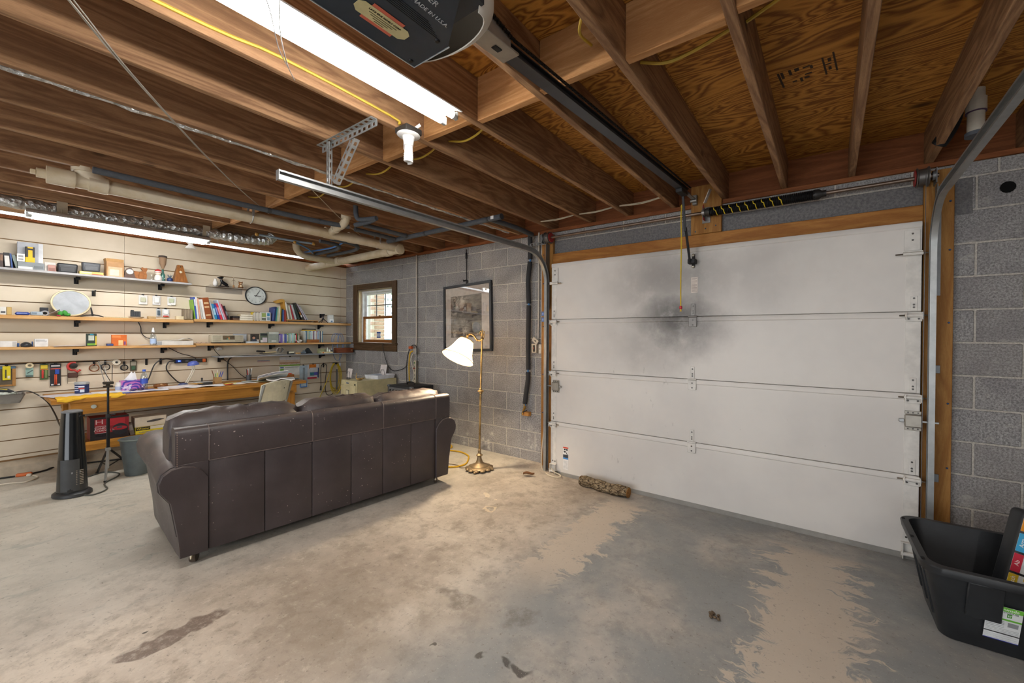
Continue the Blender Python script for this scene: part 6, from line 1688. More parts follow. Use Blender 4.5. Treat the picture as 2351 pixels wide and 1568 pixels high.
pk('picture_box', 'green and white printed box below the clock', 'box', -1.226, .052, .118, .05, '#c9cdc4', Z2R, -.205, ((.05, .45, .95, .9, '#8da05a'), (.05, .1, .95, .35, '#6d7468')))
pk('picture_box', 'white box with blue squares below the clock', 'box', -1.172, .052, .120, .05, '#dfe1e2', Z2R, -.205, ((.2, .55, .8, .9, '#3f87ad'), (.2, .1, .8, .45, '#7d99a8')))
row_of([('dark blue', '#2f3f78', .022, .19, -6, [(.1, .9, '#54629a')]), ('navy', '#27325c', .016, .20, -6, None), ('teal', '#3f8f92', .012, .185, -5, None), ('pale green', '#b4c4a0', .014, .20, -4, None), ('ivory', '#dcd6c6', .016, .205, -3, None), ('dull yellow', '#b7a052', .012, .19, -2, None), ('black', '#24262c', .014, .175, 0, None), ('bright blue', '#2f78b8', .012, .165, 0, None), ('wine red', '#7d2f3c', .014, .16, 0, None), ('brick red', '#a8443a', .014, .155, 0, None)],
       -1.105, Z2R, 'the row beside the blue-square box', 'books right of the clock')
rk = thing('book_rack', 'low wooden book rack under the leaning magazines', 'rack', (-.27, -.712, Z2R))
bm = BM(); b2(bm, (-.06, -.212, .020), (.065, .212, .032), .002); ob('slat_board', bm, M_PINE, rk)
for yy in (-.205, .205):
    bm = BM(); b2(bm, (-.06, yy - .006, 0), (.065, yy + .006, .0195), .002); ob('runner', bm, F('#8a5a2c', .6), rk)
ZR = Z2R + .0322
kf = thing('manila_envelope', 'large tan manila envelope standing behind the rack', 'envelope', (-.285, -.93, ZR), rot=(R(7), 0, 0))
bm = BM(); b2(bm, (-.05, 0, 0), (.06, .022, .245), .004); ob('envelope', bm, F('#b98a38', .7), kf)
bm = BM(); prism(bm, [(.022, .245), (-.06, .232), (-.085, .262), (-.01, .285), (.022, .275)], 'X', -.045, .055); ob('open_flap', bm, F('#c79a48', .7), kf)
yy, pv_ = -.905, None
for lab, th, h, c, tilt, band in (('spiral white notebook, first', .014, .240, '#d9d6ce', 8, None), ('grey file, second', .012, .215, '#8e9088', 9, None), ('cream file, third', .020, .20, '#c9c3b2', 11, None), ('red file, fourth', .015, .205, '#a83340', 13, None), ('pale grey file, fifth', .024, .215, '#b3b5bb', 15, None), ('dark green file, sixth', .030, .215, '#2c3833', 18, None),
                                ('black picture album, seventh', .022, .255, '#3a3634', 24, [(.3, .45, '#b8702c'), (.15, .27, '#d9d4ca')]), ('lilac magazine, eighth', .014, .245, '#b9aebd', 28, None), ('grey magazine, last', .016, .215, '#a2a3aa', 30, None)):
    if pv_:
        yy += next_foot(pv_, (th, h, tilt))
    pv_ = (th, h, tilt)
    book(lab + ' of the leaning files on the rack', yy, th, h, .11, c, ZR, -.21, tilt, band, 'leaning files on the wooden rack')
tq = thing('mini_tripod', 'small black mini tripod standing near the shelf corner', 'tripod', (-.27, -.400, Z2R))
for (dx, dy) in ((.03, -.075), (.03, .06), (-.05, .0)):
    bm = BM(); tube(bm, [(0, 0, .062), (dx, dy, .004)], [.006, .004], 7); ob('leg', bm, M_BRK, tq)
bm = BM(); ball(bm, (0, 0, .070), .012, 10); cyl(bm, (0, 0, .075), (0, 0, .10), .006, n=8); b2(bm, (-.012, -.012, .10), (.012, .012, .108), .003); ob('head', bm, F('#23263a', .4), tq)
pk('paper_bag', 'small white printed bag beside the mini tripod', 'bag', -.345, .085, .125, .05, '#c9cbc8', Z2R, -.225, ((.3, .1, .95, .45, '#e6e9ec'), (.5, .12, .8, .3, '#6d8fa8')), rot=(0, 0, R(-14)), bev=.010)
bm = BM(); sheet(bm, 10, 4, lambda u, v: (.09 * v, .15 * u, .004 + .018 * abs(math.sin(u * 5 + v)) * u), .0012); tag(ob('crumpled_paper', bm, F('#b9cbe0', .7), None, (-.30, -.225, Z2R)), 'crumpled bluish papers at the corner of the pine shelf', 'paper')

# left lower pine shelf
pk('long_carton', 'long low white carton at the left end of the lower shelf', 'box', -3.45, .255, .055, .10, '#dbd9d6', Z3, -.205, ((.9, .1, .99, .9, '#b7b5b2'),))
ms = thing('computer_mouse', 'black computer mouse on the lower shelf between white cartons', 'mouse', (-.23, -3.142, Z3))
bm = BM(); ball(bm, (0, 0, .014), (.052, .034, .032), 14); bmesh.ops.bisect_plane(bm, geom=list(bm.verts) + list(bm.edges) + list(bm.faces), plane_co=(0, 0, .001), plane_no=(0, 0, -1), clear_outer=True); ob('shell', bm, F('#2c2e31', .4), ms)
bm = BM(); b2(bm, (-.05, -.050, 0), (-.03, -.036, .035), .003); b2(bm, (-.045, .034, .0), (-.03, .044, .050), .003); ob('cable_clips', bm, F('#4a6ea8', .5), ms)['kind'] = 'stuff'
pk('text_carton', 'small white carton with grey printed text on the lower shelf', 'box', -3.094, .082, .076, .05, '#dcdad8', Z3, -.205, ((.08, .80, .75, .86, '#86868a'), (.08, .68, .9, .74, '#86868a')))
bm = BM(); sheet(bm, 10, 4, lambda u, v: (.115 * v, .205 * u, .0015 + .010 * u * u + .003 * math.sin(u * 4)), .001); tag(ob('paper_sheet', bm, F('#d3d3da', .6), None, (-.295, -2.978, Z3)), 'loose white sheets lying on the lower shelf', 'paper')
pk('garden_pack', 'black and green boxed pack standing on the lower shelf', 'package', -2.768, .072, .130, .03, '#2f3a34', Z3, -.21, ((.2, .45, .75, .85, '#b9c0b4'), (.1, .06, .9, .22, '#6fa23c'), (.86, .1, .98, .8, '#d0b93a'), (.35, .88, .7, .97, '#2f87a0')))
pk('blue_tin', 'tiny dark blue tin in front of the orange box', 'tin', -2.628, .048, .024, .04, '#2f3a66', Z3, -.195, ((.1, .3, .9, .7, '#59689c'),))
pk('orange_box', 'orange toy box with cream figure print on the lower shelf', 'box', -2.590, .112, .118, .05, '#cf6a2c', Z3, -.21, ((.45, .04, .74, .5, '#e3c48c'), (.05, .75, .6, .95, '#e08a4c'), (.80, .1, .93, .4, '#7a4a7c')), rot=(0, 0, R(-4)))
sv = thing('spray_bottle', 'clear plastic bottle with tall cap on the lower shelf', 'bottle', (-.235, -2.268, Z3))
bm = BM(); lathe(bm, [(.022, 0), (.026, .004), (.026, .10), (.018, .13), (.011, .145), (.011, .150)], (0, 0, 0), 18); t = T('clear_plastic'); tr = t.n('ShaderNodeBsdfTransparent', {'Color': (.85, .89, .92, 1)}); gl = t.n('ShaderNodeBsdfGlossy', {'Roughness': .08}); mx = t.n('ShaderNodeMixShader', {0: .22}); t.t.links.new(tr.outputs[0], mx.inputs[1]); t.t.links.new(gl.outputs[0], mx.inputs[2]); t.t.links.new(mx.outputs[0], t.out.inputs['Surface']); M_CLR = t.m
ob('bottle', bm, M_CLR, sv)
bm = BM(); lathe(bm, [(.013, .15), (.013, .165), (.010, .17), (.008, .195), (.004, .20)], (0, 0, 0), 14); ob('cap', bm, F('#d9dadb', .4), sv)
bm = BM(); lathe(bm, [(.0265, .02), (.0267, .022), (.0267, .075), (.0265, .077)], (0, 0, 0), 18, None, False); ob('label_band', bm, F('#a9bfe0', .5), sv)
bm = BM(); sheet(bm, 8, 3, lambda u, v: (.06 * v, .15 * u, .002 + .010 * abs(math.sin(u * 4.2))), .001); tag(ob('paper_scraps', bm, F('#c9cddb', .7), None, (-.25, -2.378, Z3)), 'blue and white paper scraps by the clear bottle', 'paper')
pk('long_carton', 'long white carton under curled papers left of the radio', 'box', -2.24, .315, .050, .11, '#d7d3cb', Z3, -.205, ((.0, .1, .12, .9, '#9fa0a0'),))
bm = BM(); sheet(bm, 16, 4, lambda u, v: (.11 * v, .27 * u, .004 + .020 * (u > .55) * math.sin(min(1, (u - .55) / .45) * PI) + .012 * u), .002); tag(ob('curled_papers', bm, F('#d8d6d0', .7), None, (-.325, -2.19, Z3 + .051)), 'curled white papers on the long carton by the radio', 'paper')
bm = BM(); sheet(bm, 10, 4, lambda u, v: (.07 * v, .105 * u, .003 + .012 * abs(math.sin(u * 7 + v * 2))), .001); tag(ob('pink_doily', bm, F('#c9a99c', .8), None, (-.285, -1.888, Z3R)), 'crumpled pinkish tissue left of the radio', 'tissue')

# right lower pine shelf
rd = thing('tabletop_radio', 'beige tabletop radio with dark display on the lower shelf', 'radio', (-.255, -1.592, Z3R))
bm = BM(); b2(bm, (-.06, -.165, .012), (.06, .165, .102), .008, 2); ob('cabinet', bm, F('#b3ac97', .5), rd)
bm = BM(); b2(bm, (-.05, -.14, 0), (.05, .14, .0115), .003); ob('base', bm, F('#2a2a2c', .5), rd)
bm = BM(); b2(bm, (.060, -.055, .046), (.0615, .068, .096), .001); ds = ob('display', bm, F('#12181c', .2), rd)
bm = BM(); b2(bm, (.0616, .004, .050), (.062, .014, .078)); ob('display_digits', bm, F('#c98a4a', .5), ds)
bm = BM(); b2(bm, (.0616, -.012, .052), (.062, .002, .060)); ob('display_digits', bm, F('#3fa08c', .5), ds)
for s in (-1, 1):
    bm = BM()
    for k in range(7): b2(bm, (.060, s * .112 - .040, .026 + .010 * k), (.0612, s * .112 + .040, .031 + .010 * k))
    ob('ribs', bm, F('#99927e', .6), rd)
pk('disc_sleeve', 'silver disc sleeve standing behind the radio end', 'sleeve', -1.500, .150, .120, .006, '#a9b0b8', Z3R, -.33, ((.05, .08, .95, .92, '#c3cad1'),))
ph = pk('photo_print', 'small colour photo print of a child leaning on the shelf', 'photo', -1.330, .100, .118, .003, '#3d3a36', Z3R, -.27, ((.58, .0, 1, .4, '#c9c0b4'),))
bm = BM(); ball(bm, (.0022, -.012, .070), (.0014, .016, .021), 12); ob('print', bm, F('#b98a70', .6), ph)
bm = BM(); ball(bm, (.0020, -.012, .086), (.0013, .019, .017), 12); ob('print', bm, F('#251c18', .7), ph)
bm = BM(); ball(bm, (.0022, -.006, .030), (.0013, .030, .026), 12); ob('print', bm, F('#3a4250', .7), ph)
pk('disc_case', 'clear plastic disc case lying before the photo print', 'case', -1.395, .140, .024, .10, '#aab3b9', Z3R, -.20, ((.04, .2, .96, .55, '#d3d8da'),))
pk('snapshot_card', 'landscape snapshot card standing beside the grey box', 'card', -1.224, .086, .132, .004, '#5e6a58', Z3R, -.255, ((.05, .75, .95, .97, '#30363a'), (.3, .05, .95, .55, '#cfc9d4'), (.05, .05, .4, .3, '#d8dadb')))
pk('grey_file_box', 'grey green cardboard box standing on the lower shelf', 'box', -1.134, .116, .148, .08, '#8d958c', Z3R, -.215, ((.0, .82, 1, 1, '#bcc2ba'), (.25, .12, .75, .22, '#dfe2dd')))
y = -1.012
for i, (cw, c, w, h) in enumerate((('purple', '#5c4a94', .015, .125), ('violet', '#6a54a2', .014, .125), ('lilac', '#8f84b8', .014, .122), ('stone', '#b0ada6', .016, .125), ('indigo', '#46509c', .016, .125), ('slate blue', '#6a78ac', .014, .122), ('leaf green', '#7a9a55', .014, .13), ('grey green', '#8fa398', .015, .13), ('pale aqua', '#a4c4c0', .016, .13), ('sage', '#93ae92', .014, .135), ('sky', '#a7c7d4', .014, .135), ('mint', '#a9cdb4', .014, .135), ('black', '#2a2a2e', .016, .13), ('red', '#b03a3c', .014, .128), ('dark green', '#4c6c4c', .014, .132), ('tan', '#a99068', .014, .125))):
    pk('disc_case', '%s disc case, %s from the grey box on the lower shelf' % (cw, ORD[i]), 'disc case', y, w, h, .10, c, Z3R, -.215, ((.2, .15, .8, .85, '#d2d0cc' if i % 3 == 0 else c),), group='disc cases right of the grey box'); y += w + .0016
bm = BM(); lathe(bm, [(.014, 0), (.018, .004), (.036, .030), (.038, .036), (.034, .034), (.014, .008)], (0, 0, 0), 22); tag(ob('small_bowl', bm, F('#dedcd6', .3), None, (-.205, -.765, Z3R), (0, R(20), 0)), 'small white bowl tipped before the disc cases', 'bowl')
y = -.690
cols = ['#b7b9b0', '#7f9aa4', '#4f6f80', '#c4b98c', '#8fae9c', '#5d7f94', '#a6c0c8', '#c9c6ba', '#7a5c6c', '#a4a8b8', '#d0cdc2', '#9a5a50', '#7d94b8', '#b4c4b0', '#3a3d52', '#cfc49a', '#6a8a9c']
cwd = ['stone', 'steel blue', 'teal', 'straw', 'sage', 'blue grey', 'pale blue', 'ivory', 'plum', 'silver', 'white', 'rust', 'cornflower', 'celery', 'navy', 'yellow', 'sea blue']
for i, c in enumerate(cols):
    pk('jewel_case', '%s jewel case, %s in the tall row by the corner' % (cwd[i], ORD[i]), 'disc case', y, .0145, .170, .11, c, Z3R, -.225, ((.2, .1, .8, .9, '#c8cac6' if i % 2 else c),), group='jewel cases near the corner'); y += .0158
pk('wood_block', 'brown wooden block lying before the jewel cases', 'block', -.655, .165, .045, .03, '#96663a', Z3R, -.194, m=M_PZ)
pk('yellow_case', 'flat yellow box lying on top of the jewel cases', 'box', -.680, .16, .016, .10, '#c9a93c', Z3R + .1705, -.23)
pk('black_case', 'flat black case on the yellow box above the jewel cases', 'case', -.668, .150, .016, .10, '#2a2b2c', Z3R + .187, -.235, ((.1, .3, .8, .6, '#55585a'),))
cc = thing('cable_coil', 'coil of blue grey network cable hanging from a bracket', 'cable', (-.235, -.215, 1.372))
M_BLUC = F('#6f86ac', .5)
for dx, w, zb, dy in ((.0, .055, -.19, -.02), (.01, .075, -.42, .01), (.02, .05, -.33, .05)):
    bm = BM(); tube(bm, [(dx, dy + w * math.sin(2 * PI * k / 40) * (1.0), zb / 2 + (-zb / 2) * math.cos(2 * PI * k / 40)) for k in range(40)], .0042, 6, True); ob('loop', bm, M_BLUC, cc)
bm = BM(); cable(bm, [(.02, .05, -.30), (.03, .03, -.38), (.03, .04, -.46)], .0042, 6); ob('tail', bm, M_BLUC, cc)
bm = BM(); b2(bm, (.022, .030, -.50), (.038, .048, -.455), .003); ob('connector', bm, F('#d3dbe4', .4), cc)

# narrow grey shelf
bm = BM(); sheet(bm, 14, 4, lambda u, v: (.16 * v, .53 * u, .004 + .006 * math.sin(u * 9) ** 2 + .004 * v), .002); tag(ob('paper_stack', bm, F('#cfcdc2', .7), None, (-.26, -1.505, Z4)), 'sheaf of papers spread on the narrow grey shelf', 'papers')
bt = thing('stapler', 'black and cream stapler lying on the papers of the grey shelf', 'stapler', (-.16, -1.19, Z4 + .018))
bm = BM(); bx(bm, (0, -.06, .032), (.03, .10, .026), (R(-6), 0, 0), .008, 2); ob('grip', bm, F('#26221f', .5), bt)
bm = BM(); bx(bm, (0, .04, .016), (.026, .16, .014), (R(3), 0, 0), .004); ob('arm', bm, F('#c9b98c', .5), bt)
bm = BM(); bx(bm, (0, .02, .004), (.03, .18, .008), None, .002); ob('foot', bm, F('#3a3632', .5), bt)
bm = BM(); P = []
for k in range(26):
    a = k * .42; r_ = .044 - .0010 * k; P.append((r_ * math.cos(a), r_ * math.sin(a)))
sheet(bm, 25, 1, lambda u, v: (-.08 + .15 * v, P[int(round(u * 25))][0], .046 + P[int(round(u * 25))][1]), .001); tag(ob('rolled_magazine', bm, F('#b9b8b4', .6), None, (-.19, -1.015, Z4 + .012), (0, 0, R(-15))), 'loosely rolled magazine on the narrow grey shelf', 'magazine')
pk('small_carton', 'little cream and black carton on the narrow grey shelf', 'box', -.930, .075, .040, .05, '#2b2e2c', Z4, -.13, ((.05, .35, .95, .95, '#cfccb4'),))
pk('small_carton', 'tiny tan carton on the narrow grey shelf', 'box', -.838, .050, .022, .04, '#b98f5c', Z4, -.10)
wd = thing('desk_easel', 'black folding easel with grey device on the narrow shelf', 'easel', (-.20, -.68, Z4))
bm = BM(); prism(bm, [(-.06, 0), (.10, 0), (.04, .082), (.02, .082)], 'X', -.004, .004); ob('panel', bm, F('#23282b', .5), wd)
bm = BM(); bx(bm, (.03, .055, .04), (.004, .010, .095), (R(35), 0, 0)); ob('leg', bm, F('#1c1f22', .5), wd)
bm = BM(); b2(bm, (.008, -.07, 0), (.05, -.01, .030), .008, 2); b2(bm, (.012, -.05, .030), (.045, -.02, .050), .006, 2); ob('device', bm, F('#6d7880', .35, .3), wd)['kind'] = 'stuff'
pk('card_box', 'olive card box with small bottles on the narrow shelf', 'box', -.515, .085, .068, .06, '#8c8f6a', Z4, -.15, ((.1, .1, .9, .5, '#a9ab8a'),))
for k, (c, h) in enumerate((('#c3d0bd', .085), ('#d6d8d4', .055), ('#3c3f42', .06))):
    o = thing('small_bottle', ('pale green', 'white', 'black')[k] + ' small bottle on the narrow shelf near the wooden box', 'bottle', (-.13, -.405 + .032 * k, Z4), group='small bottles on the narrow shelf')
    bm = BM(); lathe(bm, [(.011, 0), (.013, .003), (.013, h * .65), (.006, h * .8), (.006, h * .9)], (0, 0, 0), 14); ob('bottle', bm, F(c, .35), o)
    bm = BM(); cyl(bm, (0, 0, h * .88), (0, 0, h), .0075, n=12); ob('cap', bm, F('#d8d8d4', .4), o)
pk('small_carton', 'low cream tray with orange end on the narrow shelf', 'tray', -.500, .150, .024, .05, '#d3c49a', Z4, -.075, ((.0, 0, .12, 1, '#c0783c'),))
wx = pk('wooden_box', 'reddish wooden box at the corner end of the narrow shelf', 'box', -.268, .235, .075, .13, '#8a5238', Z4, -.085, ((.02, .60, .98, .66, '#5c3222'),), m=wood('reddish_box_wood', '#9a5c3e', '#6d3a24', 'Y', 2, 8, False, .5, .4))
bm = BM(); b2(bm, (.0655, .085, .030), (.068, .10, .048), .001); ob('clasp', bm, F('#b9a06a', .35, .7), wx)

# slat wall: brand sticker, calendar, hanging packs and cords
sw = thing('wall_sticker', 'small blue lettered sticker with red underline on the slat wall', 'sticker', (SX + .0006, -1.148, .990))
bm = BM(); b2(bm, (0, -.078, -.020), (.0006, .078, .016)); ob('backing', bm, M_SLAT, sw)
text('lettering', 'Sweetwater', .031, F('#2f4f93', .5), sw, (.001, 0, 0), (R(90), 0, R(90)))
bm = BM(); b2(bm, (.0006, -.074, -.018), (.0012, .074, -.014)); ob('underline', bm, F('#b8424a', .5), sw)
ca = thing('wall_calendar', 'wall calendar with desert photo hanging under the grey shelf', 'calendar', (SX + .006, -.826, .764))
bm = BM(); b2(bm, (0, -.134, 0), (.003, .134, .132), .0005); ob('date_page', bm, F('#e2e3df', .6), ca)
bm = BM(); b2(bm, (0, -.132, .133), (.003, .132, .268), .0005); pg = ob('photo_page', bm, F('#c9b8a6', .6), ca)
def cp(y0, z0, y1, z1, c, par=None, x=.003):
    bm = BM(); b2(bm, (x, y0, z0), (x + .0006, y1, z1)); ob('print', bm, F(c, .6), par or ca)
cp(-.132, .222, .132, .268, '#d4d2d2', pg); cp(-.132, .170, .132, .190, '#b48a6c', pg); cp(-.132, .133, .132, .153, '#7fa845', pg)
for k in range(12): cp(-.11 + .019 * k, .158 + .006 * (k % 3), -.104 + .019 * k, .164 + .006 * (k % 3), '#5a4438', pg, .0036)
cp(-.124, .106, -.078, .126, '#5b6a9c'); cp(-.124, .014, -.078, .100, '#7fae54'); cp(-.066, .112, .122, .118, '#6a7468')
for k in range(6): cp(-.066, .012 + .019 * k, .122, .0128 + .019 * k, '#bfc2bd')
for k in range(8): cp(-.066 + .0268 * k, .012, -.0654 + .0268 * k, .108, '#c6c8c4')
bm = BM(); b2(bm, (.0, -.010, .262), (.012, .010, .280), .002); ob('binder_clip', bm, F('#33312c', .4), ca)
pw = thing('power_bar', 'black wall power bar with glowing blue readout', 'power strip', (SX + .002, -1.918, 1.025))
bm = BM(); b2(bm, (0, -.150, -.024), (.028, .150, .024), .004); ob('body', bm, F('#191b1e', .4), pw)
bm = BM(); b2(bm, (.028, -.140, -.017), (.0295, -.085, .017)); ob('screen', bm, F('#1c2c6a', .3), pw)
t = T('blue_led'); e_ = t.n('ShaderNodeEmission', {'Color': (.12, .25, 1, 1), 'Strength': 2.5}); t.t.links.new(e_.outputs[0], t.out.inputs['Surface'])
text('readout', '88', .024, t.m, pw, (.0300, -.110, 0), (R(90), 0, R(90)))
for y in (-.04, .03):
    bm = BM(); b2(bm, (.028, y - .014, -.013), (.0295, y + .014, .013), .002); ob('socket', bm, F('#3d3f43', .5), pw)
bm = BM(); b2(bm, (.028, .105, -.020), (.040, .138, .020), .004); ob('orange_end', bm, F('#b0521f', .5), pw)
for y in (-2.303, -2.184):
    bm = BM(); b2(bm, (0, -.010, -.066), (.006, .010, .004), .002); tube(bm, [(.004, 0, -.05), (.03, 0, -.055), (.04, 0, -.045)], .003, 5)
    tag(ob('wall_hook', bm, M_BRK, None, (SX + .0005, y, 1.06)), 'empty black hook on the slat wall, %s of two left of the power bar' % ('left' if y < -2.2 else 'right'), 'hook')
bm = BM(); cyl(bm, (0, -3.6, 0), (0, -2.66, .004), .005, n=8); tag(ob('hanging_rail', bm, F('#2a2622', .5, .3), None, (SX + .006, 0, 1.050)), 'thin black rail along the slat wall carrying the tool packs', 'rail')
fm = thing('screen_frame', 'tan framed mesh screen hung at the left edge of the picture', 'frame', (SX + .008, -3.275, .845))
bm = BM(); b2(bm, (0, -.135, 0), (.006, .075, .190), .001); ob('mesh', bm, F('#5a5040', .8), fm)
for lo, hi in (((.006, .058, 0), (.012, .078, .165)), ((.006, -.135, 0), (.012, .058, .016))):
    bm = BM(); b2(bm, lo, hi, .001); ob('frame_rail', bm, F('#9a713c', .6), fm)
bm = BM(); b2(bm, (.006, -.135, .165), (.012, .078, .186), .001); ob('blue_header', bm, F('#4a6c86', .6), fm)
hangpack('yellow tool pack hung in front of the mesh screen', -3.272, .046, 1.035, .905, '#d4c31f', ((.3, .15, .5, .75, '#4a4a30', .004), (.6, .1, .9, .3, '#d9d6c0', .001)), 'tool_pack').location.x = SX + .024
tr_ = thing('tape_roll', 'cream tape roll with green card hung on the rail', 'tape roll', (SX + .02, -3.117, 1.035))
bm = BM(); lathe(bm, [(.012, -.012), (.025, -.012), (.025, .012), (.012, .012), (.012, -.012)], (.01, 0, 0), 22, (0, R(90), 0), False); ob('roll', bm, F('#cdbf9c', .6), tr_)
bm = BM(); b2(bm, (0, -.023, -.112), (.004, .023, -.022), .001); ob('card', bm, F('#86a49c', .5), tr_)
bm = BM(); bx(bm, (.005, .002, -.062), (.002, .045, .008), (R(40), 0, 0)); b2(bm, (.004, -.022, -.112), (.006, .022, -.095)); ob('print', bm, F('#4a5a58', .5), tr_)['kind'] = 'stuff'
hangpack('green and yellow cutter pack hung on the rail', -3.055, .054, 1.045, .888, '#4c5c3c', ((.1, .70, .9, .92, '#d0b83a', .001), (.2, .1, .45, .6, '#b83a34', .010), (.55, .1, .85, .65, '#6a7a4c', .006), (.05, .62, .95, .68, '#c9762c', .002)), 'tool_pack')
hangpack('black pack with orange pliers and blue tag hung on the rail', -2.992, .070, 1.045, .820, '#23252b', ((.38, .06, .50, .52, '#c9583a', .008), (.52, .06, .64, .52, '#c9583a', .008), (.45, .52, .85, .74, '#2f4fa4', .006), (.05, .75, .95, .78, '#cf5a4c', .001), (.1, .86, .9, .93, '#b9b9bc', .001), (.1, .03, .32, .09, '#d0d0d2', .001), (.68, .03, .9, .09, '#d0d0d2', .001)), 'tool_pack')
rt = thing('tape_dispenser', 'red tape gun with black hub hung on the rail', 'tape dispenser', (SX + .02, -2.845, .955))
bm = BM(); tube(bm, [(.012, .034 * math.cos(R(a)), .055 + .038 * math.sin(R(a))) for a in range(60, 300, 15)] + [(.012, .03, -.002), (.012, .05, .02)], .011, 8); ob('frame', bm, F('#b0352f', .45), rt)
bm = BM(); lathe(bm, [(.006, -.01), (.026, -.01), (.028, .0), (.026, .016), (.010, .020)], (.014, .004, .062), 18, (0, R(90), 0)); ob('hub', bm, F('#1d1b1c', .45), rt)
bm = BM(); b2(bm, (0, -.036, -.06), (.018, .034, -.008), .006); ob('tape_pad', bm, F('#4a322a', .8), rt)
bm = BM(); tube(bm, [(-.01, -.036, .08), (-.01, -.034, -.12), (-.01, .026, -.122), (-.01, .034, .02)], .0022, 5); ob('hang_wire', bm, F('#6d6556', .4, .5), rt)
def ring(label, y, z, r, c, n=3):
    o = thing('cable_ring', label, 'cable', (SX + .02, y, z), group='small cable rings on hooks')
    for k in range(n):
        bm = BM(); tube(bm, [(.004 * k, (r - .002 * k) * math.cos(2 * PI * i / 26), -.2 * r * 0 + (r * 1.05 - .002 * k) * math.sin(2 * PI * i / 26)) for i in range(26)], .0032, 5, True); ob('loop', bm, F(c, .5), o)
    bm = BM(); b2(bm, (-.018, -.008, r - .012), (-.004, .008, r + .038), .002); tube(bm, [(-.01, 0, r - .002), (.02, 0, r - .006), (.024, 0, r + .004)], .003, 5); ob('hook', bm, M_BRK, o)
ring('brown cable ring hung left of the white tape', -2.700, .985, .036, '#7a4a2c'); ring('black cable ring hung beside the brown one', -2.620, .990, .034, '#23211f'); ring('black cable bundle hung under the white tape end', -2.480, .975, .030, '#1d1c1d', 4)
wr = thing('tape_roll', 'white tape roll on a hook above the tissue box', 'tape roll', (SX + .022, -2.540, 1.038))
bm = BM(); lathe(bm, [(.011, -.012), (.031, -.012), (.031, .012), (.011, .012), (.011, -.012)], (0, 0, 0), 22, (0, R(90), 0), False); ob('roll', bm, F('#d3ccba', .6), wr)
bm = BM(); cyl(bm, (-.02, 0, 0), (.02, 0, 0), .009, n=10); ob('peg', bm, M_BRK, wr)
hangpack('grey tool pack hung above the tissue box', -2.435, .053, 1.05, .935, '#4a4436', ((.1, .5, .9, .9, '#8d8a7c', .004), (.2, .1, .8, .45, '#3a5a44', .004)), 'tool_pack')
hangpack('tall pale blue plumbing pack hung right of the calendar', -.700, .112, .895, .572, '#b3c6d2', ((.4, .35, .6, .9, '#8d98a0', .012), (.1, .02, .18, .3, '#3f78c0', .003), (.82, .02, .9, .3, '#3f78c0', .003), (.1, .0, .9, .04, '#3f78c0', .003)), 'tool_pack')
hangpack('orange and blue bulb pack hung by the corner', -.592, .165, .905, .690, '#d3d6da', ((.15, .70, .75, 1, '#d97f2c', .001), (.2, .45, .85, .78, '#c9ccd0', .022), (.2, .22, .55, .48, '#3a7d90', .016), (.5, .25, .85, .52, '#5a5ab0', .016), (.0, .0, .8, .12, '#b83a4c', .001), (.86, .05, 1, .75, '#4a5a80', .001)), 'tool_pack')
yc = thing('cord_coil', 'coiled yellow extension cord on the slat wall by the corner', 'cord', (SX + .03, -.20, .915))
for k in range(5):
    bm = BM(); w = .075 + .006 * k; zb = -.40 - .022 * k
    tube(bm, [(.010 * k, .010 * (k % 2) + w * math.sin(2 * PI * i / 36) * (.75 + .25 * math.sin(PI * i / 36)), zb / 2 + (-zb / 2) * math.cos(2 * PI * i / 36)) for i in range(36)], .0055, 6, True); ob('loop', bm, F('#c7ad2a', .5), yc)
bm = BM(); cable(bm, [(.04, -.07, -.06), (.05, -.12, -.20), (.05, -.18, -.36), (.05, -.25, -.52), (.06, -.29, -.66)], .0055, 6); ob('tail', bm, F('#c7ad2a', .5), yc)
bm = BM(); b2(bm, (-.028, -.02, -.02), (.05, .02, .004), .004); ob('hook', bm, M_BRK, yc)
bm = BM(); b2(bm, (.030, .000, -.42), (.052, .022, -.10), .006); ob('grey_sleeve', bm, F('#5a5a58', .6), yc)
bc = thing('cord_coil', 'looped black power cord on the slat wall beside the bulb pack', 'cord', (SX + .03, -.36, .905))
bm = BM(); tube(bm, smooth_path([(0, -.045, -.34), (0, -.050, -.10), (.0, -.03, -.01), (0, .02, -.005), (.0, .04, -.06), (0, .02, -.25), (0, .03, -.45), (0, .09, -.49), (0, .14, -.46)], 5), .005, 6); ob('loop', bm, F('#23211f', .5), bc)
bm = BM(); tube(bm, [(0, -.045, -.33), (.0, -.05, -.40)], [.009, .013], 8); ob('plug', bm, F('#2a2826', .5), bc)
bm = BM(); b2(bm, (-.028, -.008, -.055), (-.020, .008, .012), .002); tube(bm, [(-.022, 0, -.03), (.005, 0, -.03), (.010, 0, -.02)], .003, 5); ob('hook', bm, M_BRK, bc)
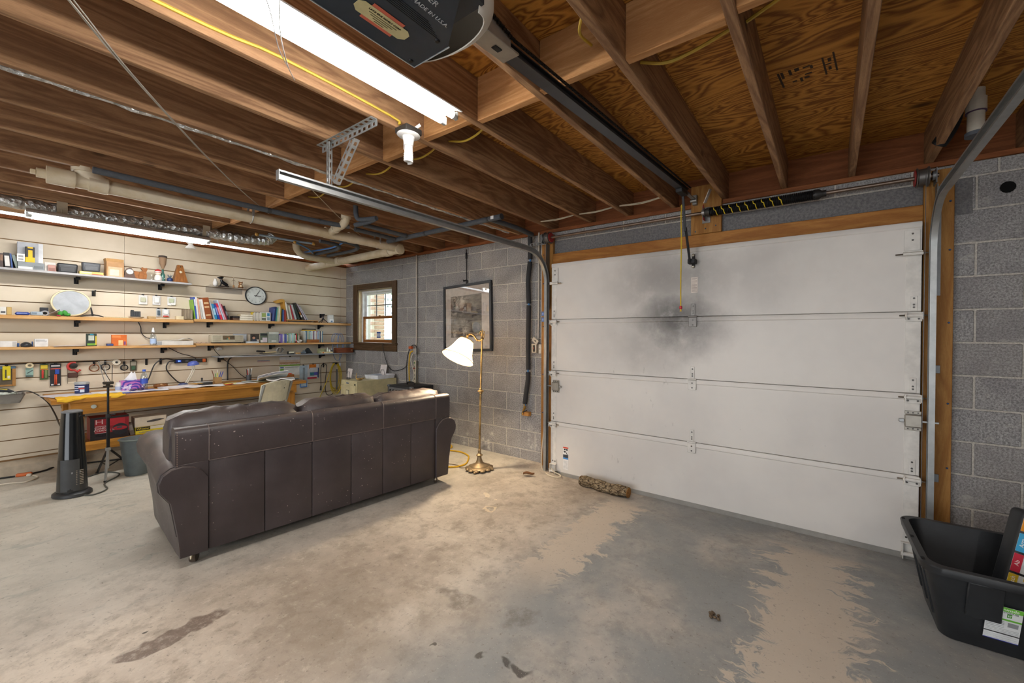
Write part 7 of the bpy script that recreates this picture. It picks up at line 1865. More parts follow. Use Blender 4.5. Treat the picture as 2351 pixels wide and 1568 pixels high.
for lab, pts, r, c in (('black lead from the power bar down behind the desk lamp', [(-.33, -2.06, 1.03), (-.32, -2.12, 1.02), (-.31, -2.14, .93), (-.31, -2.06, .80), (-.28, -2.02, .765)], .006, '#1c1c1e'),
                       ('black lead draped from a hook to the bench left of the lamp', [(-.33, -2.06, 1.04), (-.32, -2.16, 1.055), (-.31, -2.24, 1.0), (-.30, -2.29, .85), (-.27, -2.33, .765)], .006, '#1c1c1e'),
                       ('thin lead running down the slat wall from the radio', [(-.24, -1.74, 1.232), (-.30, -1.70, 1.15), (-.33, -1.60, 1.03), (-.335, -1.50, .93), (-.32, -1.42, .82), (-.27, -1.36, .765)], .004, '#2a2826'),
                       ('thick black hook cable dropping from the grey shelf', [(-.20, -1.50, 1.062), (-.24, -1.54, 1.055), (-.31, -1.56, .99), (-.32, -1.56, .80), (-.30, -1.565, .765)], .008, '#211f1e'),
                       ('thin black lead with a bead above the clear bottle', [(-.335, -2.37, 1.48), (-.335, -2.35, 1.42), (-.335, -2.345, 1.36), (-.33, -2.31, 1.31), (-.30, -2.27, 1.29)], .004, '#1c1c1e'),
                       ('black lead from the shelf end to the power bar', [(-.33, -2.13, 1.195), (-.335, -2.02, 1.12), (-.335, -1.93, 1.085), (-.335, -1.87, 1.052)], .004, '#1c1c1e')):
    b = Vector(pts[0]); bm = BM(); cable(bm, [Vector(p) - b for p in pts], r, 6); tag(ob('power_lead', bm, F(c, .5), None, b), lab, 'cord', 'leads on the slat wall')
bm = BM(); b2(bm, (0, -.02, -.02), (.03, .02, .02), .006); b2(bm, (.01, .012, -.03), (.028, .034, .004), .004); tag(ob('plug_adapter', bm, F('#d9d7d0', .5), None, (SX + .001, -1.655, 1.168), (R(25), 0, 0)), 'white plug adapter stuck on the slat wall under the radio', 'adapter')

# paint tray with sander on the slat wall, cords and floor leads
pt = thing('metal_tray', 'galvanized tray with a sander and white wool at the left edge', 'tray', (-.22, -3.30, .70))
bm = BM(); rs = loft(bm, [(.0, -.10, .08, -.25, .120, .01), (.082, -.12, .10, -.28, .150, .01), (.084, -.122, .106, -.283, .156, .01), (.082, -.117, .097, -.277, .147, .01), (.004, -.098, .078, -.248, .118, .01)], 3); bm.faces.new(rs[0][::-1]); bm.faces.new(rs[-1]); ob('pan', bm, F('#9a9894', .35, .6), pt)
bm = BM()
for k in range(12): ball(bm, (random.uniform(-.05, .06), -.18 + .024 * k, .078 + random.uniform(0, .012)), (.03, .026, .018), 8)
o = ob('wool', bm, F('#c9d0c6', .95), pt); o['kind'] = 'stuff'
bm = BM(); tube(bm, smooth_path([(0, -.20, .105), (.0, -.06, .125), (.0, .03, .120), (0, .085, .095)], 5), [.022, .024, .026, .026, .026, .026, .026, .025, .024, .024, .022, .020, .018, .016, .014, .012], 10); ob('sander_body', bm, F('#34363a', .5), pt)
bm = BM(); tube(bm, smooth_path([(.018, -.20, .120), (.018, -.06, .142), (.016, .05, .125)], 5), .006, 6); ob('sander_trim', bm, F('#b5a23a', .5), pt)
bm = BM(); P = [(-.21, -3.215, .795), (-.20, -3.14, .80), (-.20, -3.08, .76), (-.12, -3.02, .68), (.15, -3.00, .60), (.50, -3.0, .54), (.74, -2.99, .50)]
cable(bm, [Vector(p) - Vector(P[0]) for p in P], .0055, 6); tag(ob('power_lead', bm, F('#3a352e', .5), None, P[0]), 'dark lead sweeping from the tray to the tower fan', 'cord')
for lab, P, r, c in (('white floor lead looping by the slat wall', [(-.02, -3.75, .008), (.03, -3.30, .008), (.10, -3.17, .008), (.0, -3.09, .008), (-.12, -3.11, .008)], .006, '#cfc6b4'),
                     ('black floor lead running to the orange plug', [(-.24, -3.60, .009), (-.22, -3.29, .009), (-.20, -3.21, .009)], .008, '#1c1c1c'),
                     ('black floor lead running behind the tower fan', [(-.20, -3.11, .009), (-.24, -3.03, .009), (-.30, -2.94, .016), (-.24, -2.7, .009), (-.10, -2.4, .009)], .008, '#1c1c1c'),
                     ('grey floor lead curling from the fan to the stand', [(.93, -2.94, .007), (1.02, -2.87, .007), (.93, -2.78, .007), (.72, -2.765, .007), (.55, -2.66, .007), (.42, -2.64, .007), (.28, -2.72, .007), (.36, -2.83, .007)], .006, '#4a4c48')):
    b = Vector(P[0]); bm = BM(); cable(bm, [Vector(p) - b for p in P], r, 6); tag(ob('floor_lead', bm, F(c, .5), None, b), lab, 'cord', 'leads on the floor by the bench')
o = thing('cord_plug', 'orange extension plug lying on the floor by the slat wall', 'plug', (-.19, -3.155, .0), R(72))
bm = BM(); b2(bm, (-.05, -.018, .0), (.045, .018, .030), .008, 2); ob('shell', bm, F('#c2622a', .5), o)
bm = BM(); b2(bm, (.02, -.045, .0), (.05, -.018, .022), .005); ob('white_plug', bm, F('#d3cbbb', .5), o)

# ------------------------------------------------------------------ workbench
bench = thing('workbench', 'long varnished pine workbench against the slat wall', 'workbench', (.0, -1.99, 0))
ZB = .752
for k in range(4):
    x0 = -.285 + .1745 * k; bm = BM(); b2(bm, (x0, -1.052, ZB - .038), (x0 + .173, 1.052, ZB), .003); ob('top_plank', bm, M_BENCH, bench)
bm = BM(); b2(bm, (.345, -.942, .602), (.383, .945, ZB - .0385), .003); ob('apron', bm, M_BENCH, bench)
bm = BM(); b2(bm, (-.25, -.942, .602), (-.212, .945, ZB - .0385), .003); ob('apron', bm, M_BENCH, bench)
M_BLEG = wood('bench_leg_pine', '#c8903e', '#9a6522', 'Z', 1.0, 8, True, .42, .5, spec=.4)
for x in (-.21, .255):
    for y in (-.94, .855):
        bm = BM(); b2(bm, (x, y, 0), (x + .0885, y + .088, ZB - .0385), .003); ob('leg', bm, M_BLEG, bench)
for k in range(3):
    x0 = -.22 + .188 * k; bm = BM(); b2(bm, (x0, -.85, .300), (x0 + .186, .85, .330), .003); ob('lower_shelf_board', bm, M_BENCH, bench)
bm = BM(); b2(bm, (.30, -.85, .245), (.338, .85, .2995), .003); ob('shelf_rail', bm, M_BENCH, bench)
rb = thing('sonic_cleaner_box', 'red and black printed cleaner box on the bench lower shelf', 'box', (.22, -2.675, .3305))
bm = BM(); b2(bm, (-.09, -.128, 0), (.09, .128, .215), .002); ob('carton', bm, F('#8f1f28', .45), rb)
def rp_(y0, z0, y1, z1, c):
    bm = BM(); b2(bm, (.09, y0, z0), (.0908, y1, z1)); ob('print', bm, F(c, .5), rb)
rp_(-.128, 0, -.100, .215, '#1d1a1c'); rp_(-.100, 0, .128, .060, '#241c1f'); rp_(-.100, .195, .128, .215, '#1d1a1c'); rp_(-.02, .125, .10, .190, '#b02a34')
bm = BM(); ball(bm, (.0905, .068, .082), (.0018, .055, .058), 20); ob('print', bm, F('#2b2c31', .4), rb)
bm = BM(); ball(bm, (.0918, .066, .092), (.0012, .050, .020), 16); ob('print', bm, F('#a82a34', .4), rb)
bm = BM(); b2(bm, (.0925, .046, .092), (.0932, .080, .106)); ob('print', bm, F('#4a4f58', .4), rb)
M_WP = F('#d9d4d2', .5)
text('print', 'H', .062, F('#c9a6a6', .5), rb, (.0915, -.070, .168), (R(90), 0, R(90)), sx=1.3)
for s_, y, z, sz in (('SONIC', -.062, .108, .026), ('CLEANER 2L', -.034, .086, .026)):
    text('print', s_, sz, M_WP, rb, (.0915, y, z), (R(90), 0, R(90)))
for k in range(4): rp_(-.095, .030 + .010 * k, -.030 + .006 * (k % 2), .033 + .010 * k, '#b9b4b4')
rp_(-.095, .124, -.02, .129, '#b9b4b4')
yb = thing('engraver_box', 'cream tool box with rotary engraver print on the lower shelf', 'box', (.21, -2.385, .3995))
bm = BM(); b2(bm, (-.08, -.118, 0), (.08, .118, .098), .002); ob('carton', bm, F('#cfc4b2', .5), yb)
bm = BM(); tube(bm, [(.081, -.03, .048), (.081, .02, .052), (.081, .07, .058), (.081, .10, .060)], [.006, .012, .009, .002], 8); ob('print', bm, F('#4a484a', .5), yb)
yb = thing('kit_box', 'yellow and black printed kit box under the cream tool box', 'box', (.22, -2.375, .3305))
bm = BM(); b2(bm, (-.09, -.125, 0), (.09, .125, .0685), .002); ob('carton', bm, F('#d6c22c', .5), yb)
bm = BM(); b2(bm, (.09, -.125, .036), (.0908, -.02, .0685)); ob('print', bm, F('#1f1f20', .5), yb)
bm = BM(); b2(bm, (.09, -.018, .040), (.0908, .125, .0685)); ob('print', bm, F('#d8d2c4', .5), yb)
text('print', 'Wheeler', .026, F('#e0c92f', .5), yb, (.0915, -.072, .052), (R(90), 0, R(90)))
text('print', 'Professional Scope Mounting', .0175, F('#2f5fa0', .5), yb, (.0912, .0, .018), (R(90), 0, R(90)))
pk('grey_gadget_box', 'small grey box tilted between the two printed boxes', 'box', -2.535, .035, .12, .10, '#6d6560', .3305, .29, ((.15, .4, .85, .85, '#8d8a88'),), rot=(R(10), 0, 0))
for lab, y, x, r, c in (('white spool with red end under the bench', -1.80, -.05, .045, '#a83a30'), ('small dark spool lying under the bench', -2.10, -.05, .035, '#4a3430')):
    o = thing('spool', lab, 'spool', (x, y, .3305 + r))
    bm = BM(); cyl(bm, (-.05, 0, 0), (.04, 0, 0), r * .8, n=18); ob('winding', bm, F(c, .7), o)
    bm = BM(); cyl(bm, (.0405, 0, 0), (.048, 0, 0), r, n=20); ob('flange', bm, F('#d3cfca', .5), o)
    bm = BM(); cyl(bm, (-.058, 0, 0), (-.0505, 0, 0), r, n=20); ob('flange', bm, F('#d3cfca', .5), o)
pk('green_crate', 'teal green crate of parts under the bench by the chair', 'crate', -1.56, .30, .10, .22, '#3c6a60', .3305, .20, ((.0, .85, 1, 1, '#b08a4a'), (.0, .1, 1, .2, '#2f544c')))

# things on the bench
def paper(label, y, x, w, l, c, rz=0, curl=.004, z=ZB, thick=.0012, name='paper_sheet', group='papers on the bench', wave=5):
    bm = BM(); sheet(bm, 8, 6, lambda u, v: (l * (v - .5), w * (u - .5), .0012 + curl * (math.sin(u * wave + v * 2) ** 2) * (.3 + v)), thick)
    return tag(ob(name, bm, F(c, .7), None, (x, y, z), (0, 0, R(rz))), label, 'paper', group)
yk = thing('yellow_cloth', 'yellow dust cloth draped over the bench front edge', 'cloth', (.30, -2.81, ZB))
def cl(u, v):
    y = -.20 + .42 * u; x = -.10 + .24 * v
    z = .004 + .007 * math.sin(u * 17 + v * 4) ** 2 + .004 * math.sin(v * 9)
    if x > .105: z -= (x - .105) * (.35 + .55 * math.sin(u * 5 + 1) ** 2); x = .112 + .002 * math.sin(u * 20)
    return (x + .02 * math.sin(u * 8), y, z + .001)
bm = BM(); sheet(bm, 30, 12, cl, .0018); ob('cloth', bm, F('#d6a92c', .9), yk)
paper('white sheets spread at the left end of the bench', -2.90, .05, .30, .36, '#cfccd2', 12)
paper('white sheet half under the yellow cloth', -2.64, .10, .26, .24, '#d8d7da', -6, z=ZB + .006)
paper('blue-edged folder under the tissue box', -2.46, .16, .30, .26, '#5a68b0', 4)
paper('white leaflets before the tissue box', -2.38, .22, .28, .16, '#d3d2d6', -8, z=ZB + .005)
paper('thick white pad left of the desk lamp', -2.12, .12, .30, .22, '#d6d2d4', 10, .006, ZB, .016)
paper('loose white sheets before the desk lamp', -1.92, .18, .34, .26, '#d9d8d8', -10, .010, ZB + .002)
paper('tan envelope resting on the white pad', -1.98, .10, .12, .06, '#c9983c', 10, .002, ZB + .028)
paper('white form lying in the middle of the bench', -1.55, .14, .26, .22, '#dcdcd9', 6)
paper('grey leaflet lying beside the middle form', -1.42, .06, .22, .16, '#b9bdb4', -14, z=ZB + .008)
paper('yellowish sheet near the chair back', -1.30, .16, .22, .20, '#cfc69a', 16, .006)
paper('pile of white forms sliding off towards the chair', -1.16, .20, .30, .34, '#dfe1e0', -20, .020, ZB + .010, .012)
o = thing('document_stack', 'tilted stack of forms propped behind the chair back', 'papers', (.22, -1.24, ZB), rot=(R(10), R(-14), R(-18)))
for k, c in enumerate(('#d9dbd8', '#c9cfe0', '#e2e4e2')):
    bm = BM(); sheet(bm, 8, 6, lambda u, v: (.30 * (v - .5) + .01 * k, .32 * (u - .5), .055 + .012 * k + .012 * math.sin(u * 3)), .006); ob('form', bm, F(c, .7), o)
wt = thing('wipes_tub', 'octagonal blue and white wipes tub with grey lid on the bench', 'tub', (-.05, -2.815, ZB + .005))
bm = BM(); lathe(bm, [(.046, 0), (.050, .004), (.050, .086), (.048, .088)], (0, 0, 0), 8, (0, 0, R(22))); ob('tub', bm, F('#27355e', .4), wt)
bm = BM(); lathe(bm, [(.052, .088), (.054, .092), (.054, .106), (.046, .112)], (0, 0, 0), 8, (0, 0, R(22))); ob('lid', bm, F('#a9adae', .4), wt)
for a0, a1, z0, z1, c in ((-30, 12, .060, .074, '#d3d8e4'), (-30, 12, .044, .054, '#c0483c'), (-20, 12, .012, .040, '#c9d3e0'), (-68, -34, .066, .076, '#b9c0d4'), (-68, -34, .046, .056, '#b9c0d4'), (-68, -34, .026, .036, '#b9c0d4')):
    am = R((a0 + a1) / 2); w = .1 * abs(a1 - a0) / 110
    bm = BM(); bx(bm, (.0480 * math.cos(am), .0480 * math.sin(am), (z0 + z1) / 2), (.006, w, z1 - z0), (0, 0, am)); ob('print', bm, F(c, .5), wt)
bo = thing('pill_bottle', 'white plastic bottle left of the purple tissue box', 'bottle', (.03, -2.575, ZB + .001))
bm = BM(); lathe(bm, [(.024, 0), (.027, .004), (.027, .066), (.018, .074)], (0, 0, 0), 18); ob('bottle', bm, F('#d8d8d6', .4), bo)
bm = BM(); lathe(bm, [(.020, .074), (.021, .077), (.021, .092), (.018, .094)], (0, 0, 0), 18); ob('cap', bm, F('#dedddb', .4), bo)
bm = BM(); lathe(bm, [(.0274, .018), (.0276, .02), (.0276, .05), (.0274, .052)], (0, 0, 0), 18, None, False); ob('label_band', bm, F('#a9b4cf', .5), bo)
def m_tissue():
    t = T('purple_swirl_print'); p = t.obj(); w = t.n('ShaderNodeTexWave', {'Vector': p, 'Scale': 9.0, 'Distortion': 9.0, 'Detail': 2.0}, wave_type='RINGS').outputs['Fac']
    n = t.noise(p, 16, 3)
    col = t.mix(t.step(w, .3, .7), '#4a3a9c', '#b46ab0'); col = t.mix(t.step(n, .55, .65), col, '#d8cfe4'); return t.done(col, .5, 0, .4)
tb = thing('tissue_box', 'purple swirl tissue box with a white tissue pulled up', 'tissue box', (.02, -2.478, ZB + .004))
bm = BM(); b2(bm, (-.055, -.085, 0), (.055, .085, .105), .002); ob('carton', bm, m_tissue(), tb)
bm = BM(); sheet(bm, 12, 12, lambda u, v: ((.05 * (u - .5)) * (1 - .5 * v), -.012 + .075 * (u - .5) * (1.25 - v * .9) + .02 * v, .100 + .085 * v + .010 * math.sin(u * 9)), .0012); ob('tissue', bm, F('#dfe0e2', .8), tb)
wb_ = thing('water_bottle', 'clear water bottle with blue cap beside the tissue box', 'bottle', (.08, -2.398, ZB + .001))
bm = BM(); lathe(bm, [(.024, 0), (.029, .006), (.029, .05), (.027, .055), (.029, .06), (.029, .13), (.022, .165), (.012, .185), (.011, .20)], (0, 0, 0), 20); ob('bottle', bm, M_CLR, wb_)
bm = BM(); lathe(bm, [(.0295, .070), (.0298, .072), (.0298, .120), (.0295, .122)], (0, 0, 0), 20, None, False); ob('label_band', bm, F('#3a55b0', .45), wb_)
bm = BM(); cyl(bm, (0, 0, .198), (0, 0, .218), .0135, n=16); ob('cap', bm, F('#2f58c0', .4), wb_)
o = thing('eyeglasses', 'black folded eyeglasses lying before the tissue box', 'glasses', (.19, -2.47, ZB + .012), R(12))
for s in (-1, 1):
    bm = BM(); tube(bm, [(.006, s * .030 + .022 * math.cos(2 * PI * k / 18), .013 + .012 * math.sin(2 * PI * k / 18)) for k in range(18)], .0024, 5, True); ob('lens_rim', bm, F('#17171a', .35), o)
bm = BM(); tube(bm, [(.006, -.008, .018), (.006, .008, .018)], .002, 5); ob('bridge', bm, F('#17171a', .35), o)
for s in (-1, 1):
    bm = BM(); tube(bm, [(.006, s * .052, .016), (-.02, s * .03, .012), (-.03, -s * .05, .006)], .0024, 5); ob('temple', bm, F('#17171a', .35), o)
bm = BM(); lathe(bm, [(.045, 0), (.056, .006), (.060, .022), (.056, .036), (.050, .036), (.050, .018), (.0, .016)], (0, 0, 0), 26); o = tag(ob('wooden_ring_bowl', bm, wood('turned_bowl', '#a87a50', '#7c5230', 'Z', 2, 8, False, .5, .5), None, (-.10, -2.234, ZB)), 'round brown wooden bowl between bottle and desk lamp', 'bowl')
bm = BM(); ball(bm, (0, .005, .024), (.016, .016, .012), 10); ob('stone', bm, F('#d8cda8', .6), o)
dk = thing('desk_lamp', 'small blue and white desk lamp on the bench', 'desk lamp', (-.05, -2.055, ZB))
bm = BM(); lathe(bm, [(.048, 0), (.050, .004), (.044, .022), (.024, .036), (.0, .040)], (0, 0, 0), 24); ob('base', bm, F('#3c4568', .4), dk)
for s, c in ((-.006, '#d6d2c4'), (.012, '#cfcab8')):
    bm = BM(); tube(bm, smooth_path([(0, s + .02, .022), (.01, s + .06, .11), (.015, s + .085, .19), (.01, s + .075, .25)], 5), .0055, 7); ob('arm', bm, F(c, .4), dk)
bm = BM(); lathe(bm, [(.054, 0), (.054, .004), (.048, .026), (.032, .044), (.0, .050), (.0, .047), (.03, .040), (.046, .024), (.050, .0)], (.0, .090, .235), 26, (R(8), 0, 0)); ob('shade', bm, F('#4c5aa0', .3), dk)
bm = BM(); ball(bm, (0, .09, .245), (.020, .020, .016), 10); ob('bulb', bm, F('#dcdad4', .3), dk)
dv = thing('glue_gun_stand', 'low black and silver gadget right of the desk lamp', 'gadget', (-.02, -1.865, ZB))
bm = BM(); b2(bm, (-.05, -.06, 0), (.05, .06, .030), .008, 2); ob('body', bm, F('#2a2b2d', .4), dv)
bm = BM(); b2(bm, (-.045, -.10, .030), (.045, .05, .040), .003); ob('silver_top', bm, F('#a9abaa', .35, .5), dv)
bm = BM(); cyl(bm, (0, -.03, .04), (0, -.03, .07), .008, n=10); ball(bm, (0, -.03, .075), .010, 8); ob('knob', bm, F('#2a2b2d', .4), dv)
def cup(label, x, y, kind, pens, h=.075):
    o = thing('pen_cup', label, 'pen cup', (x, y, ZB + .002))
    bm = BM()
    if kind == 'wood':
        for sx in (-1, 1): b2(bm, (sx * .030 - .004, -.033, 0), (sx * .030 + .004, .033, h)); b2(bm, (-.026, sx * .029 - .004, 0), (.026, sx * .029 + .004, h))
        b2(bm, (-.026, -.025, 0), (.026, .025, .006)); ob('box', bm, F('#a8875a', .6), o)
    else:
        lathe(bm, [(.024, 0), (.028, .003), (.030, h), (.027, h), (.025, .005), (.0, .005)], (0, 0, 0), 18); ob('cup', bm, F('#55585c', .35, .5), o)
    for (dx, dy, l, c, tx, ty) in pens:
        bm = BM(); tube(bm, [(dx, dy, .012), (dx + tx * l * .9, dy + ty * l * .9, .012 + l * .94), (dx + tx * l, dy + ty * l, .012 + l)], [.0042, .0042, .0015], 7); ob('pen', bm, F(c, .45), o)
cup('square wooden pen box with pens on the bench', -.07, -1.735, 'wood', ((.0, -.018, .15, '#7a4c34', 0, -.25), (.01, -.005, .15, '#dcd9d0', 0, .02), (.008, .004, .12, '#c9d23c', .05, -.1), (.004, .016, .13, '#3a4fa8', .05, .3), (-.01, .010, .13, '#2f4a9c', 0, .22), (.012, -.012, .11, '#5f9a4c', .1, -.15)))
cup('grey metal pen cup with pens near the calendar', -.10, -1.405, 'metal', ((.0, -.012, .14, '#26272a', 0, -.1), (.0, -.004, .145, '#c9ccd0', 0, .0), (.01, .004, .14, '#3a3d42', .0, .08), (.0, .010, .15, '#d6d6d4', 0, .18), (.005, -.008, .13, '#a83a34', 0, -.05)))
bm = BM(); tube(bm, [(0, 0, .006), (.02, .10, .006)], .0055, 7); tag(ob('highlighter', bm, F('#d3d63a', .5), None, (.14, -1.72, ZB)), 'yellow highlighter pen lying on the bench', 'pen')
bm = BM(); b2(bm, (-.012, -.05, 0), (.012, .05, .010), .003); tag(ob('utility_knife', bm, F('#b83a34', .5), None, (.20, -1.70, ZB), (0, 0, R(30))), 'red utility knife lying beside the highlighter', 'knife')
pk('wooden_tray', 'low wooden tray box at the right end of the bench', 'tray', -1.14, .22, .055, .16, '#b07c44', ZB, .02, ((.02, .1, .98, .2, '#8f602f'),), m=M_PZ)
bm = BM(); b2(bm, (-.05, -.06, 0), (.05, .06, .003), .001); tag(ob('red_folder', bm, F('#b8402f', .6), None, (-.06, -.990, ZB + .040), (R(25), 0, R(15))), 'small red folder leaning at the bench end', 'folder')
bm = BM(); b2(bm, (-.05, -.085, 0), (.05, .085, .012), .003); tag(ob('notebook', bm, F('#4a5a60', .5), None, (.16, -1.02, ZB + .001), (0, 0, R(-12))), 'dark grey notebook lying near the right bench end', 'notebook')
bm = BM(); cyl(bm, (0, 0, 0), (.012, 0, 0), .018, n=14); tag(ob('bench_magnet', bm, F('#a9b3ac', .5), None, (.3835, -2.79, .665)), 'round pale magnet stuck on the bench apron', 'magnet')

# ------------------------------------------------------------------ folding chair, filing cabinet, amplifier
ch = thing('folding_chair', 'white plastic folding chair behind the sofa facing the bench', 'chair', (.875, -1.49, 0), R(123.3))
M_CHR = F('#c6c6b4', .5); M_CFR = F('#8d8f8c', .4, .4)
bm = BM(); sheet(bm, 18, 10, lambda u, v: (.225 * (2 * u - 1) * (1.0 - .06 * (1 - v)), -.02 + .045 * (2 * u - 1) ** 2 - .045 * v, .585 + .245 * v - .030 * (abs(2 * u - 1) ** 3) * v), .016); ob('backrest', bm, M_CHR, ch)
bm = BM(); bx(bm, (.05, -.062, .775), (.11, .004, .022), (R(10), 0, 0), .008, 2); ob('grip_slot', bm, F('#a9aa98', .6), ch)
bm = BM(); bx(bm, (.06, -.057, .735), (.07, .003, .012), (R(10), 0, 0)); ob('moulded_mark', bm, F('#55584c', .6), ch)
bm = BM(); sheet(bm, 14, 10, lambda u, v: (.205 * (2 * u - 1), .02 + .40 * v, .445 + .012 * (2 * u - 1) ** 2 - .02 * v), .018); ob('seat', bm, M_CHR, ch)
for s in (-1, 1):
    bm = BM(); tube(bm, [(s * .222, -.055, .80), (s * .222, .02, .55), (s * .225, .40, .006)], .013, 8); ob('leg', bm, M_CFR, ch)
    bm = BM(); tube(bm, [(s * .200, .32, .44), (s * .205, .0, .21), (s * .208, -.13, .006)], .012, 8); ob('leg', bm, M_CFR, ch)
bm = BM(); tube(bm, [(-.208, -.11, .05), (.208, -.11, .05)], .008, 7); ob('stretcher', bm, M_CFR, ch)
fc = thing('filing_cabinet', 'cream steel two-drawer filing cabinet below the window', 'filing cabinet', (.85, -.325, 0))
M_CAB = F('#bdb48e', .5)
bm = BM(); b2(bm, (-.19, -.29, 0), (.19, .29, .752), .004); ob('body', bm, M_CAB, fc)
for k, (z0, z1) in enumerate(((.05, .365), (.372, .690))):
    bm = BM(); b2(bm, (-.178, -.300, z0), (.178, -.2905, z1), .003); dr = ob('drawer', bm, M_CAB, fc)
    bm = BM(); b2(bm, (-.045, -.3045, z1 - .13), (.025, -.3005, z1 - .06), .001); lh = ob('label_holder', bm, F('#6d6650', .4, .3), dr)
    bm = BM(); b2(bm, (-.038, -.3055, z1 - .122), (.018, -.3046, z1 - .068)); ob('label_card', bm, F('#cfc8a8', .6), lh)
    bm = BM(); b2(bm, (-.06, -.318, z1 - .20), (.06, -.3005, z1 - .175), .004); ob('pull', bm, F('#a9a184', .4, .3), dr)
bm = BM(); b2(bm, (-.060, -.2925, .708), (.0, -.2905, .722), .003); ob('badge', bm, F('#2f4f7c', .4), fc)
bm = BM(); cyl(bm, (.155, -.2905, .705), (.155, -.300, .705), .010, n=12); ob('lock', bm, F('#2c2a26', .4, .5), fc)
fo = thing('foam_tray', 'white foam tray of papers on the filing cabinet', 'tray', (.90, -.20, .7525), R(6))
bm = BM(); rs = loft(bm, [(0, -.13, .13, -.14, .14, .02), (.052, -.14, .14, -.15, .15, .02), (.052, -.125, .125, -.135, .135, .02), (.012, -.118, .118, -.128, .128, .02)], 4); bm.faces.new(rs[0][::-1]); bm.faces.new(rs[-1]); ob('tray', bm, F('#dfe3ea', .6), fo)
bm = BM(); sheet(bm, 8, 6, lambda u, v: (-.11 + .22 * u, -.12 + .24 * v, .030 + .024 * math.sin(u * 3 + v * 3)), .001); ob('papers', bm, F('#c9d8ee', .7), fo)
for x, y, rz, lab in ((.735, -.555, -8, 'black wire card holder with a big white card on the cabinet front'), (.80, -.10, 10, 'black wire letter rack with a printed card at the cabinet back')):
    o = thing('card_holder', lab, 'card holder', (x, y, .7525), R(rz))
    for k in range(1 if y < -.3 else 3):
        bm = BM(); yy = .022 * k; tube(bm, [(-.045, yy, .002), (-.038, yy, .07), (-.025, yy, .105), (.025, yy, .105), (.038, yy, .07), (.045, yy, .002)], .0025, 5); ob('wire_hoop', bm, F('#23252a', .4), o)
    bm = BM(); bx(bm, (0, .014, .085), (.15 if y < -.3 else .12, .0016, .12 if y < -.3 else .18), (R(-10), 0, 0)); cd_ = ob('card', bm, F('#d6cfcc', .7), o)
    bm = BM(); tube(bm, [(-.05, -.012, .003), (.05, -.012, .003)], .0025, 5); ob('wire_base', bm, F('#23252a', .4), o)
bf = thing('brass_ornament', 'small brass animal ornament at the cabinet corner', 'ornament', (.965, -.535, .7525), R(-30))
bm = BM(); ball(bm, (0, 0, .018), (.022, .040, .017), 12); tube(bm, smooth_path([(0, -.030, .022), (0, -.040, .05), (0, -.032, .08), (0, -.036, .10)], 4), [.010, .009, .008, .008, .007, .006, .006, .005, .005, .005, .005, .004, .003], 8); ball(bm, (0, .036, .026), (.012, .014, .012), 8); tube(bm, [(0, .044, .03), (0, .06, .024)], [.007, .004], 6); ob('body', bm, M_BRASS, bf)
am_ = thing('guitar_amplifier', 'black amplifier cabinet with handle behind the sofa', 'amplifier', (1.70, -.285, 0))
bm = BM(); b2(bm, (-.24, -.165, .015), (.24, .165, .725), .008, 2); ob('cabinet', bm, F('#1d1f23', .6), am_)
bm = BM(); b2(bm, (-.215, -.168, .05), (.215, -.1655, .60)); ob('grille', bm, F('#2c2e33', .85), am_)
bm = BM(); b2(bm, (-.215, -.169, .63), (.215, -.1655, .70), .001); ob('control_panel', bm, F('#7d8084', .35, .5), am_)
for k in range(6):
    bm = BM(); cyl(bm, (-.17 + .06 * k, -.1695, .665), (-.17 + .06 * k, -.184, .665), .011, .009, 12); ob('knob', bm, F('#151517', .4), am_)
bm = BM(); tube(bm, smooth_path([(-.07, 0, .727), (-.06, 0, .752), (0, 0, .762), (.06, 0, .752), (.07, 0, .727)], 4), .009, 8); ob('handle', bm, F('#121214', .5), am_)
for sx in (-1, 1):
    bm = BM(); b2(bm, (sx * .222 - .022, -.170, .700), (sx * .222 + .022, -.13, .730), .006); ob('corner_cap', bm, F('#6f757c', .35, .5), am_)
bm = BM()
for sx in (-1, 1):
    for sy in (-1, 1): cyl(bm, (sx * .2, sy * .13, 0), (sx * .2, sy * .13, .0155), .02, n=12)
ob('feet', bm, F('#111113', .7), am_)['kind'] = 'stuff'

# ------------------------------------------------------------------ tower fan, tripod stand, waste bin
fn = thing('tower_fan', 'tall glossy black tower fan on the floor by the bench', 'tower fan', (.855, -2.965, 0), R(20))
bm = BM(); lathe(bm, [(.112, 0), (.118, .006), (.116, .026), (.104, .036), (.0, .037)], (0, 0, 0), 30); bmesh.ops.scale(bm, vec=(1.12, .92, 1), verts=bm.verts); ob('base', bm, F('#2f3133', .4), fn)
bm = BM(); rs = loft(bm, [(.037, -.088, .088, -.082, .080, .07), (.30, -.080, .080, -.074, .072, .065), (.305, -.079, .079, -.073, .071, .065), (.60, -.066, .066, -.062, .060, .056), (.690, -.060, .060, -.057, .055, .052)], 8); bm.faces.new(rs[0][::-1]); bm.faces.new(rs[-1]); ob('column', bm, F('#15181b', .16, 0, .6), fn)
bm = BM(); rs = loft(bm, [(.690, -.062, .062, -.059, .057, .054), (.700, -.062, .062, -.059, .057, .054), (.708, -.050, .050, -.045, .045, .044)], 8); bm.faces.new(rs[0][::-1]); bm.faces.new(rs[-1]); ob('top_cap', bm, F('#6d7074', .4), fn)
bm = BM(); sheet(bm, 8, 1, lambda u, v: (.0905 * math.cos(R(-70 + 70 * u)) , .0905 * math.sin(R(-70 + 70 * u)), .05 + .26 * v), .003); ob('lower_shell', bm, F('#3a3c3e', .45), fn)
bm = BM()
for k in range(9): bx(bm, (.0865, .002 + .0 * k, .10 + .014 * k), (.006, .045, .006))
ob('ribs', bm, F('#8b8478', .5), fn)
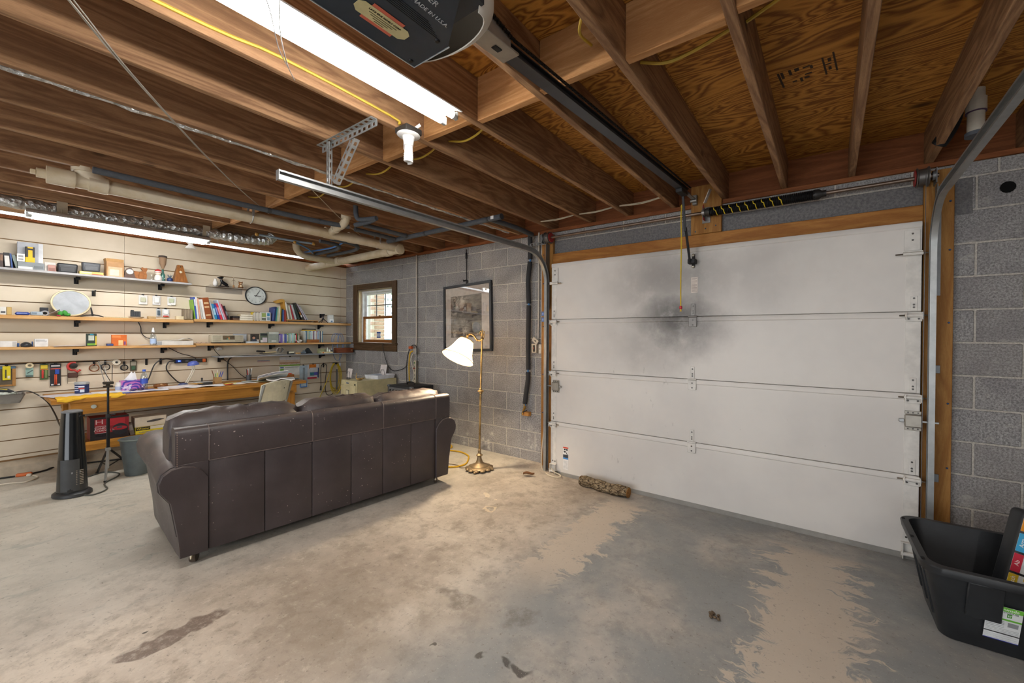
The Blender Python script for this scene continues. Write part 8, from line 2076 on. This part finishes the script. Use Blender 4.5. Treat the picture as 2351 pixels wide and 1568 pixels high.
bm = BM(); bx(bm, (.052, .032, .655), (.006, .055, .016), (0, 0, R(30)), .002); ob('handle_slot', bm, F('#050506', .6), fn)
bm = BM(); bx(bm, (.084, -.020, .20), (.004, .05, .014), (0, 0, R(-12))); ob('brand_plate', bm, F('#8d9092', .4), fn)
trp = thing('tripod_stand', 'black and silver tripod stand with small clamp beside the fan', 'stand', (.655, -2.735, 0))
bm = BM(); cyl(bm, (0, 0, .30), (0, 0, .60), .0115, n=10); ob('lower_tube', bm, F('#1b1d20', .4, .3), trp)
bm = BM(); cyl(bm, (0, 0, .58), (0, 0, .86), .008, n=10); ob('upper_tube', bm, F('#1b1d20', .4, .3), trp)
bm = BM(); cyl(bm, (0, 0, .585), (0, 0, .615), .016, n=10); cyl(bm, (.0, .0, .60), (.012, .045, .612), .005, n=7); ob('collar', bm, F('#26282b', .4), trp)
bm = BM(); cyl(bm, (0, 0, .285), (0, 0, .312), .020, n=10); ob('hub', bm, F('#9a9c9c', .35, .6), trp)
for (x, y, c) in ((.015, -.02, '#a9abac'), (-.38, -.02, '#26282a'), (-.45, .22, '#26282a')):
    bm = BM(); tube(bm, [(x * .03, y * .03, .298), (x, y, .010)], .009, 8); lg_ = ob('leg', bm, F(c, .35, .6), trp)
    bm = BM(); ball(bm, (x, y, .011), .012, 8); ob('foot', bm, F('#1a1a1b', .6), lg_)
for (x, y) in ((-.38, -.02), (-.45, .22)):
    bm = BM(); tube(bm, [(0, 0, .14), (x * .55, y * .55, .14)], .005, 6); ob('spreader', bm, F('#26282a', .4, .4), trp)
bm = BM(); cyl(bm, (.0, .0, .30), (.0, .0, .12), .007, n=8); ob('lower_stem', bm, F('#a9abac', .35, .6), trp)
bm = BM(); b2(bm, (-.02, -.030, .862), (.02, .030, .876), .003); b2(bm, (-.022, -.032, .888), (.022, .034, .912), .004); b2(bm, (-.012, -.012, .876), (.012, .012, .888)); ob('clamp', bm, F('#3c3830', .45, .4), trp)
for (dy0, dy1, dz, c) in ((-.020, -.055, 1.10, '#8d9092'), (.0, -.020, 1.05, '#cfd2d4'), (.018, -.055, 1.09, '#3a3c40'), (.025, .03, 1.06, '#3a3c40')):
    bm = BM(); tube(bm, [(0, dy0, .905), (-.02, dy1, dz)], .0026, 5); ob('rod', bm, F(c, .4, .5), trp)
bm = BM(); tube(bm, [(-.02, -.055, 1.09), (-.02, .03, 1.095)], .0024, 5); ob('cross_rod', bm, F('#8d9092', .4, .5), trp)
wbn = thing('waste_bin', 'grey plastic waste bin between tripod and sofa arm', 'waste bin', (.575, -2.535, 0))
bm = BM(); lathe(bm, [(.0, .004), (.074, .004), (.078, .0), (.082, .004), (.118, .335), (.124, .338), (.124, .350), (.118, .352), (.112, .340), (.078, .012), (.0, .010)], (0, 0, 0), 30, None, False); ob('bucket', bm, F('#5c6568', .5), wbn)
bm = BM(); tube(bm, [(.1235 * math.cos(2 * PI * k / 36), .1235 * math.sin(2 * PI * k / 36), .345) for k in range(36)], .006, 6, True); ob('rim', bm, F('#69736f', .5), wbn)
